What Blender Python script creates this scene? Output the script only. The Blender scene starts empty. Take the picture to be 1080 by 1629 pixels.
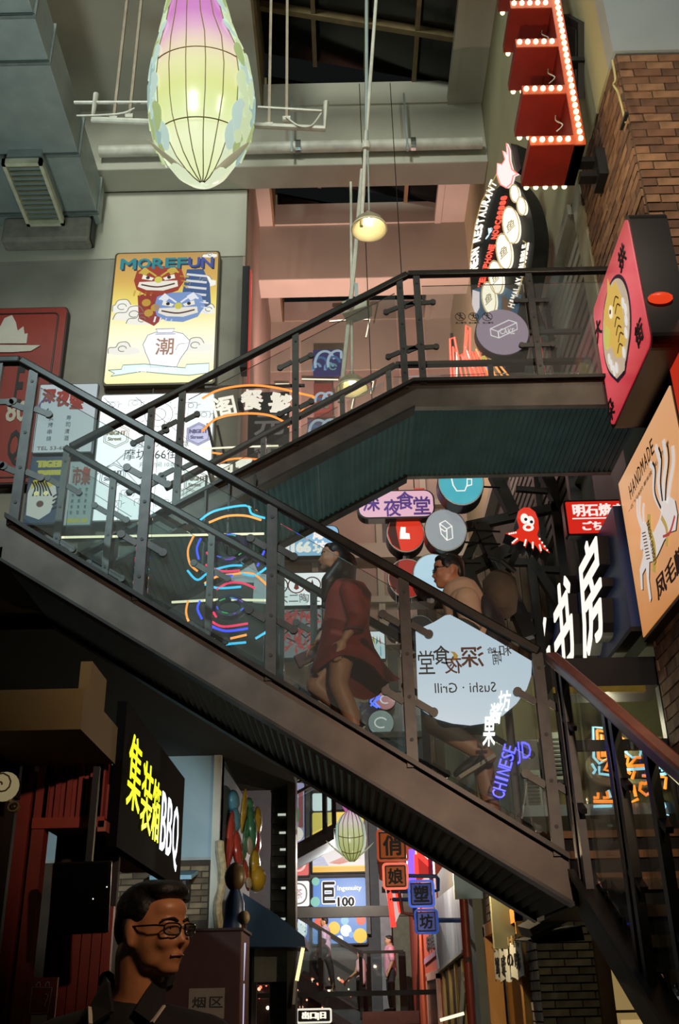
import bpy, bmesh, math, random
from mathutils import Vector, Matrix
from math import sin, cos, pi, radians
R = random.Random(7)
scene = bpy.context.scene
col = scene.collection

# ---------------------------------------------------------------- camera
IMG_W, IMG_H, FOCAL = 1080.0, 1629.0, 1584.0
EYE = Vector((0, 0, 1.5))
PITCH, ROLL = radians(26.2), radians(1.25)
FWD = Vector((0, cos(PITCH), sin(PITCH)))
UP0 = Vector((0, -sin(PITCH), cos(PITCH)))
RT0 = Vector((1, 0, 0))
RT = RT0 * cos(ROLL) - UP0 * sin(ROLL)
UP = RT0 * sin(ROLL) + UP0 * cos(ROLL)
cam_data = bpy.data.cameras.new('camera')
cam_data.sensor_fit = 'VERTICAL'
cam_data.sensor_height = 36.0
cam_data.sensor_width = 24.0
cam_data.lens = 36.0 * FOCAL / IMG_H
cam_data.clip_end = 200
camera = bpy.data.objects.new('camera', cam_data)
col.objects.link(camera)
camera.matrix_world = Matrix(((RT.x, UP.x, -FWD.x, EYE.x), (RT.y, UP.y, -FWD.y, EYE.y), (RT.z, UP.z, -FWD.z, EYE.z), (0, 0, 0, 1)))
scene.camera = camera

# ---------------------------------------------------------------- world, lights, exposure
world = bpy.data.worlds.new('night_air')
scene.world = world
world.use_nodes = True
world.node_tree.nodes['Background'].inputs[0].default_value = (0.62, 0.74, 0.72, 1)
world.node_tree.nodes['Background'].inputs[1].default_value = 0.008
scene.view_settings.view_transform = 'Standard'
scene.view_settings.look = 'None'
scene.view_settings.gamma = 1.0
scene.view_settings.exposure = 0.0
scene.view_settings.use_curve_mapping = False
scene.cycles.transparent_max_bounces = 40
scene.cycles.sample_clamp_indirect = 4.0

def lamp(name, loc, power, color, size=0.12, target=None, cone=120):
    d = bpy.data.lights.new(name, 'SPOT' if target else 'POINT')
    d.energy = power; d.color = color; d.shadow_soft_size = size
    o = bpy.data.objects.new(name, d); col.objects.link(o); o.location = loc
    if target:
        d.spot_size = radians(cone); d.spot_blend = 0.6
        o.rotation_euler = (Vector(target) - Vector(loc)).to_track_quat('-Z', 'Y').to_euler()
    return o
def area_light(name, loc, target, size, power, color, spread=180):
    d = bpy.data.lights.new(name, 'AREA'); d.shape = 'DISK'; d.size = size; d.energy = power; d.color = color; d.spread = radians(spread)
    o = bpy.data.objects.new(name, d); col.objects.link(o); o.location = loc
    o.rotation_euler = (Vector(target) - Vector(loc)).to_track_quat('-Z', 'Y').to_euler()
area_light('atrium_fill_light', (-3.6, -3.0, 15.6), (-1.5, 12, 12.0), 2.2, 370, (0.92, 1.0, 0.92), 85)  # unseen area light added to brighten the ceiling and upper walls
lamp('atrium_fill_light', (3.0, 3.0, 13.5), 420, (0.92, 1.0, 0.92), 0.3, (-1, 11, 14.5), 130)  # second added fill for ceiling and beams, no such lamp there
lamp('gallery_pink_light', (1.3, 14.5, 10.0), 120, (1.0, 0.58, 0.54), 0.02)
lamp('gallery_pink_light', (-0.5, 13.4, 9.2), 1400, (1.0, 0.54, 0.50), 0.02, (0.6, 16.2, 13.6), 84)
lamp('gallery_white_light', (0.9, 15.2, 6.2), 14, (1.0, 0.84, 0.82), 0.02)
lamp('wall_warm_fill', (1.2, 5.6, 7.6), 100, (1.0, 0.80, 0.48), 0.02, (2.6, 7.2, 9.6), 140)  # added spot to warm the right wall, not a fixture
lamp('stair_cool_fill', (0.1, 7.5, 2.9), 200, (0.62, 0.92, 1.0), 0.1, (0.2, 7.6, 6), 90)  # hidden added spot standing in for sign glow on the upper soffit
lamp('stair_cool_fill', (-2.3, 1.4, 7.7), 1000, (0.70, 0.92, 1.0), 0.05, (-2.0, 5.5, 4.2), 42)  # added cool spot brightening the left end of the lower stringer
lamp('stair_front_fill', (0.9, 1.2, 3.2), 420, (1.0, 0.70, 0.54), 0.05, (0.1, 5.5, 3.5), 66)  # added front spot brightening the stringer and the climbers
lamp('shop_warm_light', (0.9, 9.6, 2.6), 70, (1.0, 0.76, 0.45), 0.01)
lamp('shop_warm_light', (0.7, 15.5, 3.1), 50, (1.0, 0.80, 0.62), 0.01)
lamp('alley_light', (0.1, 22.0, 4.3), 560, (1.0, 0.92, 0.86), 0.01)
lamp('alley_panel_fill', (-1.3, 8.4, 2.6), 150, (0.80, 0.95, 1.0), 0.01, (-2.4, 11.2, 3.0), 56)  # added spot brightening the blue panel wall
lamp('foreground_fill', (0.75, 1.4, 2.9), 72, (1.0, 0.64, 0.42), 0.12, (-0.45, 2.70, 1.69), 28)  # added spot on the foreground man's face, outside the frame
lamp('foreground_fill', (-1.85, 3.6, 2.2), 0.9, (1.0, 0.66, 0.32), 0.05)  # weak added fill near the stall front
lamp('brick_fill', (2.2, 3.2, 7.4), 260, (1.0, 0.84, 0.66), 0.05, (2.9, 6.1, 7.8), 100)  # added spot brightening the brick corner from the camera side
lamp('step_fill', (1.9, 2.3, 2.9), 9, (1.0, 0.80, 0.5), 0.03, (1.8, 5.0, 1.8), 70)  # added warm spot on the treads, outside the frame
lamp('duct_fill', (-3.9, 8.0, 8.2), 330, (0.84, 1.0, 0.97), 0.3, (-4.3, 10.3, 12.75), 75)  # added spot outside the frame, brightening the duct from below
lamp('room_fill', (2.3, 8.7, 3.6), 14, (0.95, 0.92, 0.62), 0.02)  # added fill to brighten the room behind the descending flight

# ---------------------------------------------------------------- pixel of the photograph -> point on a plane of the place
def ray(px, py):
    return RT * ((px - 540.0) / FOCAL) + UP * ((814.5 - py) / FOCAL) + FWD
def atY(px, py, Y):
    d = ray(px, py); return EYE + d * (Y / d.y)
def atX(px, py, X):
    d = ray(px, py); return EYE + d * (X / d.x)
def atZ(px, py, Z):
    d = ray(px, py); return EYE + d * ((Z - EYE.z) / d.z)

# ---------------------------------------------------------------- materials
def lin(h):
    h = h.lstrip('#'); o = []
    for i in (0, 2, 4):
        c = int(h[i:i + 2], 16) / 255
        o.append(c / 12.92 if c <= 0.04045 else ((c + 0.055) / 1.055) ** 2.4)
    return (o[0], o[1], o[2], 1)
MATS = {}
def new_mat(key):
    m = bpy.data.materials.new(key); m.use_nodes = True
    return m, m.node_tree, m.node_tree.nodes['Principled BSDF']
def D(h, rough=0.6, metal=0.0, var=0.18, scale=6.0, bump=0.0, stretch=None, coat=0.0):
    key = f'paint_{h}_{rough}_{metal}_{var}_{scale}_{bump}_{stretch}_{coat}'
    if key in MATS: return MATS[key]
    m, nt, b = new_mat(key)
    c = lin(h)
    b.inputs['Roughness'].default_value = rough; b.inputs['Metallic'].default_value = metal
    b.inputs['Coat Weight'].default_value = coat
    tc = nt.nodes.new('ShaderNodeTexCoord'); mp = nt.nodes.new('ShaderNodeMapping')
    nt.links.new(tc.outputs['Object'], mp.inputs[0])
    if stretch: mp.inputs['Scale'].default_value = stretch
    n = nt.nodes.new('ShaderNodeTexNoise'); n.inputs['Scale'].default_value = scale; n.inputs['Detail'].default_value = 6
    nt.links.new(mp.outputs[0], n.inputs[0])
    r = nt.nodes.new('ShaderNodeValToRGB')
    r.color_ramp.elements[0].position = 0.3; r.color_ramp.elements[1].position = 0.7
    r.color_ramp.elements[0].color = tuple(x * (1 - var) for x in c[:3]) + (1,)
    r.color_ramp.elements[1].color = tuple(min(1, x * (1 + var)) for x in c[:3]) + (1,)
    nt.links.new(n.outputs[0], r.inputs[0]); nt.links.new(r.outputs[0], b.inputs['Base Color'])
    if bump:
        bp = nt.nodes.new('ShaderNodeBump'); bp.inputs['Strength'].default_value = bump; bp.inputs['Distance'].default_value = 0.02
        nt.links.new(n.outputs[0], bp.inputs['Height']); nt.links.new(bp.outputs[0], b.inputs['Normal'])
    MATS[key] = m; return m
def E(h, s=1.0, base=0.15):
    key = f'lit_{h}_{s}'
    if key in MATS: return MATS[key]
    m, nt, b = new_mat(key); c = lin(h)
    b.inputs['Base Color'].default_value = tuple(x * base for x in c[:3]) + (1,)
    b.inputs['Roughness'].default_value = 0.35
    b.inputs['Emission Color'].default_value = c; b.inputs['Emission Strength'].default_value = s
    MATS[key] = m; return m
def Egrad(key, stops, z0, z1, s=1.0):
    """a glowing film: colours run up the object's own height"""
    if key in MATS: return MATS[key]
    m, nt, b = new_mat(key)
    g = nt.nodes.new('ShaderNodeNewGeometry'); sx = nt.nodes.new('ShaderNodeSeparateXYZ'); mr = nt.nodes.new('ShaderNodeMapRange')
    nt.links.new(g.outputs['Position'], sx.inputs[0]); nt.links.new(sx.outputs[2], mr.inputs[0])
    mr.inputs[1].default_value = z0; mr.inputs[2].default_value = z1
    r = nt.nodes.new('ShaderNodeValToRGB'); nt.links.new(mr.outputs[0], r.inputs[0])
    while len(r.color_ramp.elements) < len(stops): r.color_ramp.elements.new(0.5)
    for e, (p, h) in zip(r.color_ramp.elements, stops): e.position = p; e.color = lin(h)
    b.inputs['Base Color'].default_value = (0.1, 0.1, 0.1, 1); b.inputs['Roughness'].default_value = 0.25
    nt.links.new(r.outputs[0], b.inputs['Emission Color']); b.inputs['Emission Strength'].default_value = s
    MATS[key] = m; return m
def make_glass(key, tint, haze, hazecol, refl=1.0, rough=0.015):
    m = bpy.data.materials.new(key); m.use_nodes = True; nt = m.node_tree; nt.nodes.clear()
    out = nt.nodes.new('ShaderNodeOutputMaterial')
    tr = nt.nodes.new('ShaderNodeBsdfTransparent'); tr.inputs[0].default_value = tint
    gl = nt.nodes.new('ShaderNodeBsdfGlossy'); gl.inputs['Roughness'].default_value = rough
    df = nt.nodes.new('ShaderNodeBsdfDiffuse'); df.inputs[0].default_value = hazecol
    fr = nt.nodes.new('ShaderNodeFresnel'); fr.inputs[0].default_value = 1.45
    mu = nt.nodes.new('ShaderNodeMath'); mu.operation = 'MULTIPLY'; mu.inputs[1].default_value = refl
    m1 = nt.nodes.new('ShaderNodeMixShader'); m2 = nt.nodes.new('ShaderNodeMixShader')
    m1.inputs[0].default_value = haze
    nt.links.new(tr.outputs[0], m1.inputs[1]); nt.links.new(df.outputs[0], m1.inputs[2])
    nt.links.new(fr.outputs[0], mu.inputs[0]); nt.links.new(mu.outputs[0], m2.inputs[0])
    nt.links.new(m1.outputs[0], m2.inputs[1]); nt.links.new(gl.outputs[0], m2.inputs[2])
    nt.links.new(m2.outputs[0], out.inputs[0])
    return m
GLASS = make_glass('stair_glass', (0.90, 0.955, 0.94, 1), 0.035, (0.55, 0.62, 0.6, 1))
GLASS_UP = make_glass('upper_stair_glass', (0.93, 0.955, 0.94, 1), 0.06, (0.6, 0.6, 0.58, 1))
FILM = make_glass('frosted_film', (0.80, 0.86, 0.88, 1), 0.5, (0.6, 0.66, 0.7, 1), 0.6, 0.2)
GLASS_B = make_glass('lower_stair_glass', (0.92, 0.955, 0.93, 1), 0.03, (0.55, 0.62, 0.55, 1), 0.35)
LENS = make_glass('lens_glass', (0.94, 0.95, 0.94, 1), 0.01, (0.5, 0.5, 0.5, 1), 0.6)
STEEL = D('#26241f', 0.42, 0.55, 0.30, 9)
STEEL_FACE = D('#4a443c', 0.50, 0.45, 0.30, 5)
STEEL_POST = D('#3d3c38', 0.45, 0.45, 0.25, 12)
BLACK = D('#0d0d0c', 0.55, 0.0, 0.2)
SOFFIT = D('#33443f', 0.45, 0.35, 0.2, 4)
CONCRETE = D('#8a877b', 0.85, 0, 0.20, 1.3, 0.25)
CONC_LIGHT = D('#a8a595', 0.85, 0, 0.10, 1.0, 0.15)
PINKWALL = D('#a59589', 0.85, 0, 0.10, 0.8, 0.1)
GALV = D('#8f9a96', 0.5, 0.25, 0.12, 3)
WOODDARK = D('#5d4630', 0.6, 0, 0.25, 6)
WHITEPIPE = D('#b9b6a8', 0.5)
CHROME = D('#9a9a92', 0.25, 0.9, 0.1)

# ---------------------------------------------------------------- mesh building
class MB:
    def __init__(s): s.v = []; s.f = []
    def add(s, vs, fs):
        n = len(s.v); s.v += [Vector(p) for p in vs]; s.f += [tuple(i + n for i in f) for f in fs]; return s
    def box(s, a, b):
        x0, y0, z0 = a; x1, y1, z1 = b
        return s.add([(x0, y0, z0), (x1, y0, z0), (x1, y1, z0), (x0, y1, z0), (x0, y0, z1), (x1, y0, z1), (x1, y1, z1), (x0, y1, z1)],
                     [(0, 3, 2, 1), (4, 5, 6, 7), (0, 1, 5, 4), (1, 2, 6, 5), (2, 3, 7, 6), (3, 0, 4, 7)])
    def obox(s, c, ax, ay, az):
        c = Vector(c); vs = []
        for k in (-1, 1):
            for i, j in ((-1, -1), (1, -1), (1, 1), (-1, 1)): vs.append(c + ax * i + ay * j + az * k)
        return s.add(vs, [(0, 3, 2, 1), (4, 5, 6, 7), (0, 1, 5, 4), (1, 2, 6, 5), (2, 3, 7, 6), (3, 0, 4, 7)])
    def bar(s, p, q, w, h, up=(0, 0, 1)):
        p = Vector(p); q = Vector(q); d = (q - p); L = d.length; d.normalize()
        sd = d.cross(Vector(up))
        if sd.length < 1e-4: sd = d.cross(Vector((0, 1, 0)))
        sd.normalize(); u = sd.cross(d).normalized()
        return s.obox((p + q) / 2, d * (L / 2), sd * (w / 2), u * (h / 2))
    def tube(s, pts, r, n=8, closed=False, radii=None):
        pts = [Vector(p) for p in pts]; N = len(pts); rings = []
        t0 = (pts[1] - pts[0]).normalized()
        nr = t0.orthogonal().normalized()
        for i, p in enumerate(pts):
            if closed: t = (pts[(i + 1) % N] - pts[i - 1])
            else: t = pts[min(i + 1, N - 1)] - pts[max(i - 1, 0)]
            t.normalize()
            nr = (nr - t * nr.dot(t))
            if nr.length < 1e-5: nr = t.orthogonal()
            nr.normalize(); bn = t.cross(nr)
            rr = radii[i] if radii else r
            rings.append([p + nr * (rr * cos(2 * pi * k / n)) + bn * (rr * sin(2 * pi * k / n)) for k in range(n)])
        vs = [v for g in rings for v in g]; fs = []
        for i in range(N if closed else N - 1):
            a = i * n; b = ((i + 1) % N) * n
            for k in range(n): fs.append((a + k, a + (k + 1) % n, b + (k + 1) % n, b + k))
        if not closed: fs += [tuple(range(n - 1, -1, -1)), tuple(range((N - 1) * n, N * n))]
        return s.add(vs, fs)
    def prism(s, poly, vec):
        vec = Vector(vec); n = len(poly); P = [Vector(p) for p in poly]
        fs = [tuple(range(n - 1, -1, -1)), tuple(range(n, 2 * n))] + [(i, (i + 1) % n, n + (i + 1) % n, n + i) for i in range(n)]
        return s.add(P + [p + vec for p in P], fs)
    def lathe(s, prof, c, n=24, ax=None):
        c = Vector(c); Z = Vector(ax).normalized() if ax else Vector((0, 0, 1))
        X = Z.orthogonal().normalized() if ax else Vector((1, 0, 0)); Y = Z.cross(X)
        vs = [c + X * (r * cos(2 * pi * k / n)) + Y * (r * sin(2 * pi * k / n)) + Z * z for r, z in prof for k in range(n)]
        fs = []
        for i in range(len(prof) - 1):
            for k in range(n): fs.append((i * n + k, i * n + (k + 1) % n, (i + 1) * n + (k + 1) % n, (i + 1) * n + k))
        return s.add(vs, fs)
    def ball(s, c, r, rot=None, nu=14, nv=9):
        if not hasattr(r, '__len__'): r = (r, r, r)
        c = Vector(c); vs = [Vector((0, 0, -r[2]))]
        for j in range(1, nv):
            a = -pi / 2 + pi * j / nv
            for k in range(nu): vs.append(Vector((r[0] * cos(a) * cos(2 * pi * k / nu), r[1] * cos(a) * sin(2 * pi * k / nu), r[2] * sin(a))))
        vs.append(Vector((0, 0, r[2])))
        if rot is not None: vs = [rot @ v for v in vs]
        fs = [(0, 1 + (k + 1) % nu, 1 + k) for k in range(nu)]
        for j in range(nv - 2):
            a = 1 + j * nu; b = a + nu
            for k in range(nu): fs.append((a + k, a + (k + 1) % nu, b + (k + 1) % nu, b + k))
        t = len(vs) - 1; a = 1 + (nv - 2) * nu
        for k in range(nu): fs.append((a + k, a + (k + 1) % nu, t))
        return s.add([c + v for v in vs], fs)
    def cap(s, p, q, r1, r2, n=14):
        p = Vector(p); q = Vector(q); d = q - p; L = d.length
        if L < 1e-5: return s.ball(p, r1)
        prof = [(r1 * cos(a), r1 * sin(a)) for a in (-1.57, -1.1, -0.6, 0)] + [(r1 + (r2 - r1) * t, L * t) for t in (0.25, 0.5, 0.75)] + [(r2 * cos(a), L + r2 * sin(a)) for a in (0, 0.6, 1.1, 1.57)]
        prof = [(max(r, 1e-4), z) for r, z in prof]
        return s.lathe(prof, p, n, d)
    def mesh(s, name, origin=None):
        me = bpy.data.meshes.new(name)
        o = origin or Vector((0, 0, 0))
        me.from_pydata([tuple(v - o) for v in s.v], [], s.f)
        bm = bmesh.new(); bm.from_mesh(me); bmesh.ops.recalc_face_normals(bm, faces=bm.faces); bm.to_mesh(me); bm.free()
        return me
    def build(s, name, mat, parent=None, kind=None, label=None, smooth=False, bevel=0, recenter=True):
        ow = world_loc(parent) if parent else Vector((0, 0, 0))
        me = s.mesh(name, ow)
        me.materials.append(mat)
        if smooth:
            for p in me.polygons: p.use_smooth = True
            try: me.set_sharp_from_angle(angle=radians(40))
            except Exception: pass
        o = bpy.data.objects.new(name, me); col.objects.link(o)
        if parent: o.parent = parent
        if kind: o['kind'] = kind
        if label: o['label'] = label
        if bevel:
            md = o.modifiers.new('bevel', 'BEVEL'); md.width = bevel; md.segments = 2; md.limit_method = 'ANGLE'
        return o
WL = {}
def world_loc(o):
    v = Vector(o.location)
    while o.parent: o = o.parent; v += o.location
    return v
def thing(name, label, cat, loc=(0, 0, 0), group=None):
    o = bpy.data.objects.new(name, None); col.objects.link(o); o.location = Vector(loc)
    o.empty_display_size = 0.1
    o['label'] = label; o['category'] = cat
    if group: o['group'] = group
    return o
def structure(mb, name, mat, parent=None, **k):
    return mb.build(name, mat, parent, kind='structure' if parent is None else None, **k)
def copy_thing(root, loc, label=None):
    r = root.copy(); col.objects.link(r); r.location = loc
    if label: r['label'] = label
    for ch in list(root.children):
        c = ch.copy(); col.objects.link(c); c.parent = r
        for g in list(ch.children):
            d = g.copy(); col.objects.link(d); d.parent = c
    return r
def bez(pts, n=8):
    """smooth curve through 2-D or 3-D points (Catmull-Rom)"""
    P = [Vector(p) for p in pts]; out = []
    for i in range(len(P) - 1):
        a = P[max(i - 1, 0)]; b = P[i]; c = P[i + 1]; d = P[min(i + 2, len(P) - 1)]
        for k in range(n):
            t = k / n
            out.append(0.5 * ((2 * b) + (c - a) * t + (2 * a - 5 * b + 4 * c - d) * t * t + (3 * b - a - 3 * c + d) * t ** 3))
    out.append(P[-1]); return out
def arc(cx, cy, rx, ry, a0, a1, n=16):
    return [(cx + rx * cos(radians(a0 + (a1 - a0) * i / n)), cy + ry * sin(radians(a0 + (a1 - a0) * i / n))) for i in range(n + 1)]

# ---------------------------------------------------------------- lettering
TXT = {}; ASPECT = {}
def text_mesh(s, bold=0.0, shear=0.0):
    key = (s, bold, shear)
    if key in TXT: return TXT[key]
    c = bpy.data.curves.new('lettering', 'FONT'); c.body = s; c.size = 1; c.resolution_u = 2
    c.shear = shear; c.extrude = 0.5
    o = bpy.data.objects.new('lettering', c); col.objects.link(o)
    dg = bpy.context.evaluated_depsgraph_get()
    me = bpy.data.meshes.new_from_object(o.evaluated_get(dg))
    vs = [v.co.copy() for v in me.vertices]; fs = [tuple(p.vertices) for p in me.polygons]
    bpy.data.objects.remove(o); bpy.data.curves.remove(c); bpy.data.meshes.remove(me)
    x0 = min(v.x for v in vs); x1 = max(v.x for v in vs); y0 = min(v.y for v in vs); y1 = max(v.y for v in vs)
    ASPECT[s] = (x1 - x0) / (y1 - y0)
    vs = [Vector(((v.x - x0) / (x1 - x0), (v.y - y0) / (y1 - y0), v.z)) for v in vs]
    if bold:
        v2 = []; f2 = []
        for k, (a, b) in enumerate(((0, 0), (bold, 0), (-bold, 0), (0, bold), (0, -bold), (bold * .7, bold * .7), (-bold * .7, -bold * .7), (bold * .7, -bold * .7), (-bold * .7, bold * .7))):
            n = len(v2); v2 += [Vector(((v.x + a + bold) / (1 + 2 * bold), (v.y + b + bold) / (1 + 2 * bold), v.z - .01 * k)) for v in vs]; f2 += [tuple(i + n for i in f) for f in fs]
        vs, fs = v2, f2
    TXT[key] = (vs, fs); return TXT[key]

class Sheet:
    """an upright plane in the place (point + horizontal normal) with its own metre axes u (right) and v (up)"""
    def __init__(s, O, N, parent=None):
        s.O = Vector(O); s.N = Vector(N).normalized(); s.V = Vector((0, 0, 1)); s.U = s.V.cross(s.N); s.parent = parent
    def w(s, u, v, d=0.0): return s.O + s.U * u + s.V * v + s.N * d
    def uv(s, px, py):
        d = ray(px, py); t = (s.O - EYE).dot(s.N) / d.dot(s.N); p = EYE + d * t - s.O
        return (p.dot(s.U), p.dot(s.V))
    def uvs(s, pts): return [s.uv(*p) for p in pts]
    def poly(s, uvs, name, mat, d0=0.0, d1=0.006, **k):
        return MB().prism([s.w(u, v, d0) for u, v in uvs], s.N * (d1 - d0)).build(name, mat, k.pop('parent', s.parent), **k)
    def rect(s, u0, v0, u1, v1, name, mat, d0=0.0, d1=0.006, r=0.0, **k):
        return s.poly(rrect(u0, v0, u1, v1, r), name, mat, d0, d1, **k)
    def strokes(s, lines, wd, name, mat, d=0.004, th=0.004, round_=False, **k):
        """flat ribbons (print, brush strokes)"""
        m = MB()
        for L in lines:
            P = [Vector(p) for p in L]
            n = len(P); lft = []; rgt = []
            for i in range(n):
                t = (P[min(i + 1, n - 1)] - P[max(i - 1, 0)])
                if t.length < 1e-6: t = Vector((1, 0))
                t.normalize(); q = Vector((-t.y, t.x)) * (wd / 2)
                lft.append(P[i] + q); rgt.append(P[i] - q)
            vs = []; fs = []
            for i in range(n):
                for p in (lft[i], rgt[i]):
                    vs.append(s.w(p.x, p.y, d)); vs.append(s.w(p.x, p.y, d + th))
            for i in range(n - 1):
                a = i * 4; b = a + 4
                fs += [(a + 1, b + 1, b + 3, a + 3), (a, a + 2, b + 2, b), (a, b, b + 1, a + 1), (a + 2, a + 3, b + 3, b + 2)]
            fs += [(0, 1, 3, 2), ((n - 1) * 4, (n - 1) * 4 + 2, (n - 1) * 4 + 3, (n - 1) * 4 + 1)]
            m.add(vs, fs)
        return m.build(name, mat, k.pop('parent', s.parent), **k)
    def neon(s, lines, r, name, mat, d=0.03, closed=False, n=6, **k):
        par = k.pop('parent', s.parent)
        for L in lines: o = MB().tube([s.w(p[0], p[1], d) for p in L], r, n, closed).build(name, mat, par, smooth=True, **k)
        return o
    def text(s, t, u0, v0, u1, v1, name='lettering', mat=None, d=0.004, th=0.006, bold=0.0, shear=0.0, mirror=False, rot=0, **k):
        vs, fs = text_mesh(t, bold, shear); out = []
        for p in vs:
            x, y = p.x, p.y
            if mirror: x = 1 - x
            if rot: x, y = (1 - y, x) if rot == 90 else ((y, 1 - x) if rot == -90 else (1 - x, 1 - y))
            out.append(s.w(u0 + (u1 - u0) * x, v0 + (v1 - v0) * y, d + th * (p.z + 0.5)))
        return MB().add(out, fs).build(name, mat, k.pop('parent', s.parent), **k)
    def ptext(s, t, p0, p1, **k):
        """text whose lower-left and upper-right corners stand at two points"""
        a = s.uv(*p0); b = s.uv(*p1)
        return s.text(t, a[0], a[1], b[0], b[1], **k)
    def atext(s, t, cx, cy, r, a0, a1, h, name='lettering', mat=None, bold=0.0, d=0.004, th=0.006, wf=0.9, **k):
        """letters set along an arc"""
        m = MB(); n = len(t)
        for i, ch in enumerate(t):
            if ch == ' ': continue
            a = radians(a0 + (a1 - a0) * (i + 0.5) / n); wd = abs(radians(a1 - a0)) * r / n * wf
            vs, fs = text_mesh(ch, bold)
            tx, ty = (sin(a), -cos(a)) if a1 < a0 else (-sin(a), cos(a)); nx, ny = (cos(a), sin(a)) if a1 < a0 else (-cos(a), -sin(a))
            c = (cx + r * cos(a), cy + r * sin(a))
            m.add([s.w(c[0] + tx * (p.x - .5) * wd + nx * (p.y - .5) * h, c[1] + ty * (p.x - .5) * wd + ny * (p.y - .5) * h, d + th * (p.z + .5)) for p in vs], fs)
        return m.build(name, mat, k.pop('parent', s.parent), **k)
    def disc(s, u, v, ru, name, mat, d0=0.0, d1=0.006, rv=None, n=36, **k):
        return s.poly([(u + ru * cos(2 * pi * i / n), v + (rv or ru) * sin(2 * pi * i / n)) for i in range(n)], name, mat, d0, d1, **k)
def rrect(u0, v0, u1, v1, r=0.0, n=5):
    if r <= 0: return [(u0, v0), (u1, v0), (u1, v1), (u0, v1)]
    o = []
    for cx, cy, a in ((u1 - r, v0 + r, -90), (u1 - r, v1 - r, 0), (u0 + r, v1 - r, 90), (u0 + r, v0 + r, 180)):
        o += arc(cx, cy, r, r, a, a + 90, n)
    return o
def sign(name, label, O, N, group=None, cat='sign'):
    t = thing(name, label, cat, O, group)
    return Sheet(O, N, t)
def front_sign(name, label, x0, y0, x1, y1, Y, group=None, cat='sign', N=(0, -1, 0)):
    """a sign board hung facing -Y; returns its sheet and its size, u,v from the lower-left corner"""
    a = atY((x0 + x1) / 2, y1, Y); b = atY((x0 + x1) / 2, y0, Y)
    l = atY(x0, (y0 + y1) / 2, Y); r = atY(x1, (y0 + y1) / 2, Y)
    s = sign(name, label, (l.x, Y, a.z), N, group, cat)
    return s, r.x - l.x, b.z - a.z
# ================================================================ THE BUILDING
structure(MB().box((-9, -6, -0.1), (9, 32, 0)), 'floor', D('#3a352d', 0.5, 0, 0.15, 2))
ZC = 14.8
ceil = structure(MB().box((-9, 6, ZC), (-1.15, 19, ZC + .3)).box((2.05, 6, ZC), (6, 19, ZC + .3)).box((-1.15, 6, ZC), (2.05, 8.2, ZC + .3)), 'ceiling', CONC_LIGHT)
for k, (y0, y1) in enumerate(((11.82, 12.32), (14.62, 15.15), (17.6, 18.1))):
    structure(MB().box((-9, y0, 13.5), (2.55 if k else 2.5, y1, ZC + .3)), 'beam', CONC_LIGHT, ceil, bevel=.02)
# skylights: pitched glazing over each bay, timber lining and bars
TIMBER = D('#6d5c3c', 0.6, 0, 0.2, 5); NIGHTGLASS = D('#050806', 0.15, 0, 0.1)
for k, (y0, y1) in enumerate(((8.2, 11.82), (12.32, 14.62), (15.15, 17.6))):
    w = structure(MB().box((-1.15, y0, ZC), (-1.11, y1, 16.1)).box((2.01, y0, ZC), (2.05, y1, 15.2)), f'window_{k + 1}', TIMBER)
    zr = lambda x: 16.0 + (x + 1.1) * (15.15 - 16.0) / 3.1
    MB().add([(-1.11, y0, 16.1), (2.01, y0, 15.25), (2.01, y1, 15.25), (-1.11, y1, 16.1), (-1.11, y0, 16.15), (2.01, y0, 15.3), (2.01, y1, 15.3), (-1.11, y1, 16.15)],
             [(0, 1, 2, 3), (4, 7, 6, 5), (0, 4, 5, 1), (1, 5, 6, 2), (2, 6, 7, 3), (3, 7, 4, 0)]).build('pane', NIGHTGLASS, w)
    for yy in [y0 + .55 + 1.05 * i for i in range(4) if y0 + .55 + 1.05 * i < y1 - .1]:
        MB().bar((-1.11, yy, 16.03), (2.01, yy, 15.18), .09, .16).build('glazing_bar', TIMBER, w)
    for xx in (-.25, .6, 1.4):
        MB().bar((xx, y0, zr(xx) + .02), (xx, y1, zr(xx) + .02), .07, .11).build('glazing_bar', TIMBER, w)
    MB().box((-1.11, y1 - .04, ZC), (2.01, y1, 15.3)).build('lining_board', CONC_LIGHT, w)
    MB().box((2.05 - .12, y0, ZC - .02), (2.05, y1, ZC + .12)).build('lining_board', CONC_LIGHT, w)
# left wall: grey concrete, pale band along its top, and the pink-lit return
wl = structure(MB().box((-9, 12.35, 0), (-1.4, 12.6, 13.5)), 'wall_left', CONCRETE)
MB().box((-9, 12.33, 12.12), (-1.4, 12.35, 13.5)).build('painted_band', CONC_LIGHT, wl)
MB().box((-1.44, 12.34, 3), (-1.40, 12.36, 13.5)).build('corner_trim', PINKWALL, wl)
structure(MB().box((-1.6, 12.6, 5.3), (-1.4, 17.6, 14.8)), 'wall_return', PINKWALL)
wb = structure(MB().box((-1.6, 17.62, 5.9), (6, 17.9, 14.9)), 'wall_back', PINKWALL)
for z, h, d in ((10.2, .12, .18), (9.05, .3, .30), (8.2, .12, .16), (7.3, .45, .34), (6.2, .25, .2)):
    MB().box((-1.4, 17.62 - d, z), (2.5, 17.62, z + h)).build('ledge', CONC_LIGHT, wb)
for x in (-.55, .7, 1.6):
    MB().box((x, 17.5, 5.9), (x + .12, 17.62, 12)).build('pilaster', CONC_LIGHT, wb)
for x, w_, z, h in ((-1.25, .9, 9.5, .75), (.75, .9, 9.4, .7), (.1, .9, 6.5, .65)):
    b = MB().box((x, 17.54, z), (x + w_, 17.6, z + h)).build('glazed_panel', D('#55504e', .25), wb)
    MB().box((x - .04, 17.52, z - .04), (x + w_ + .04, 17.56, z)).build('frame', STEEL, b)
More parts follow.
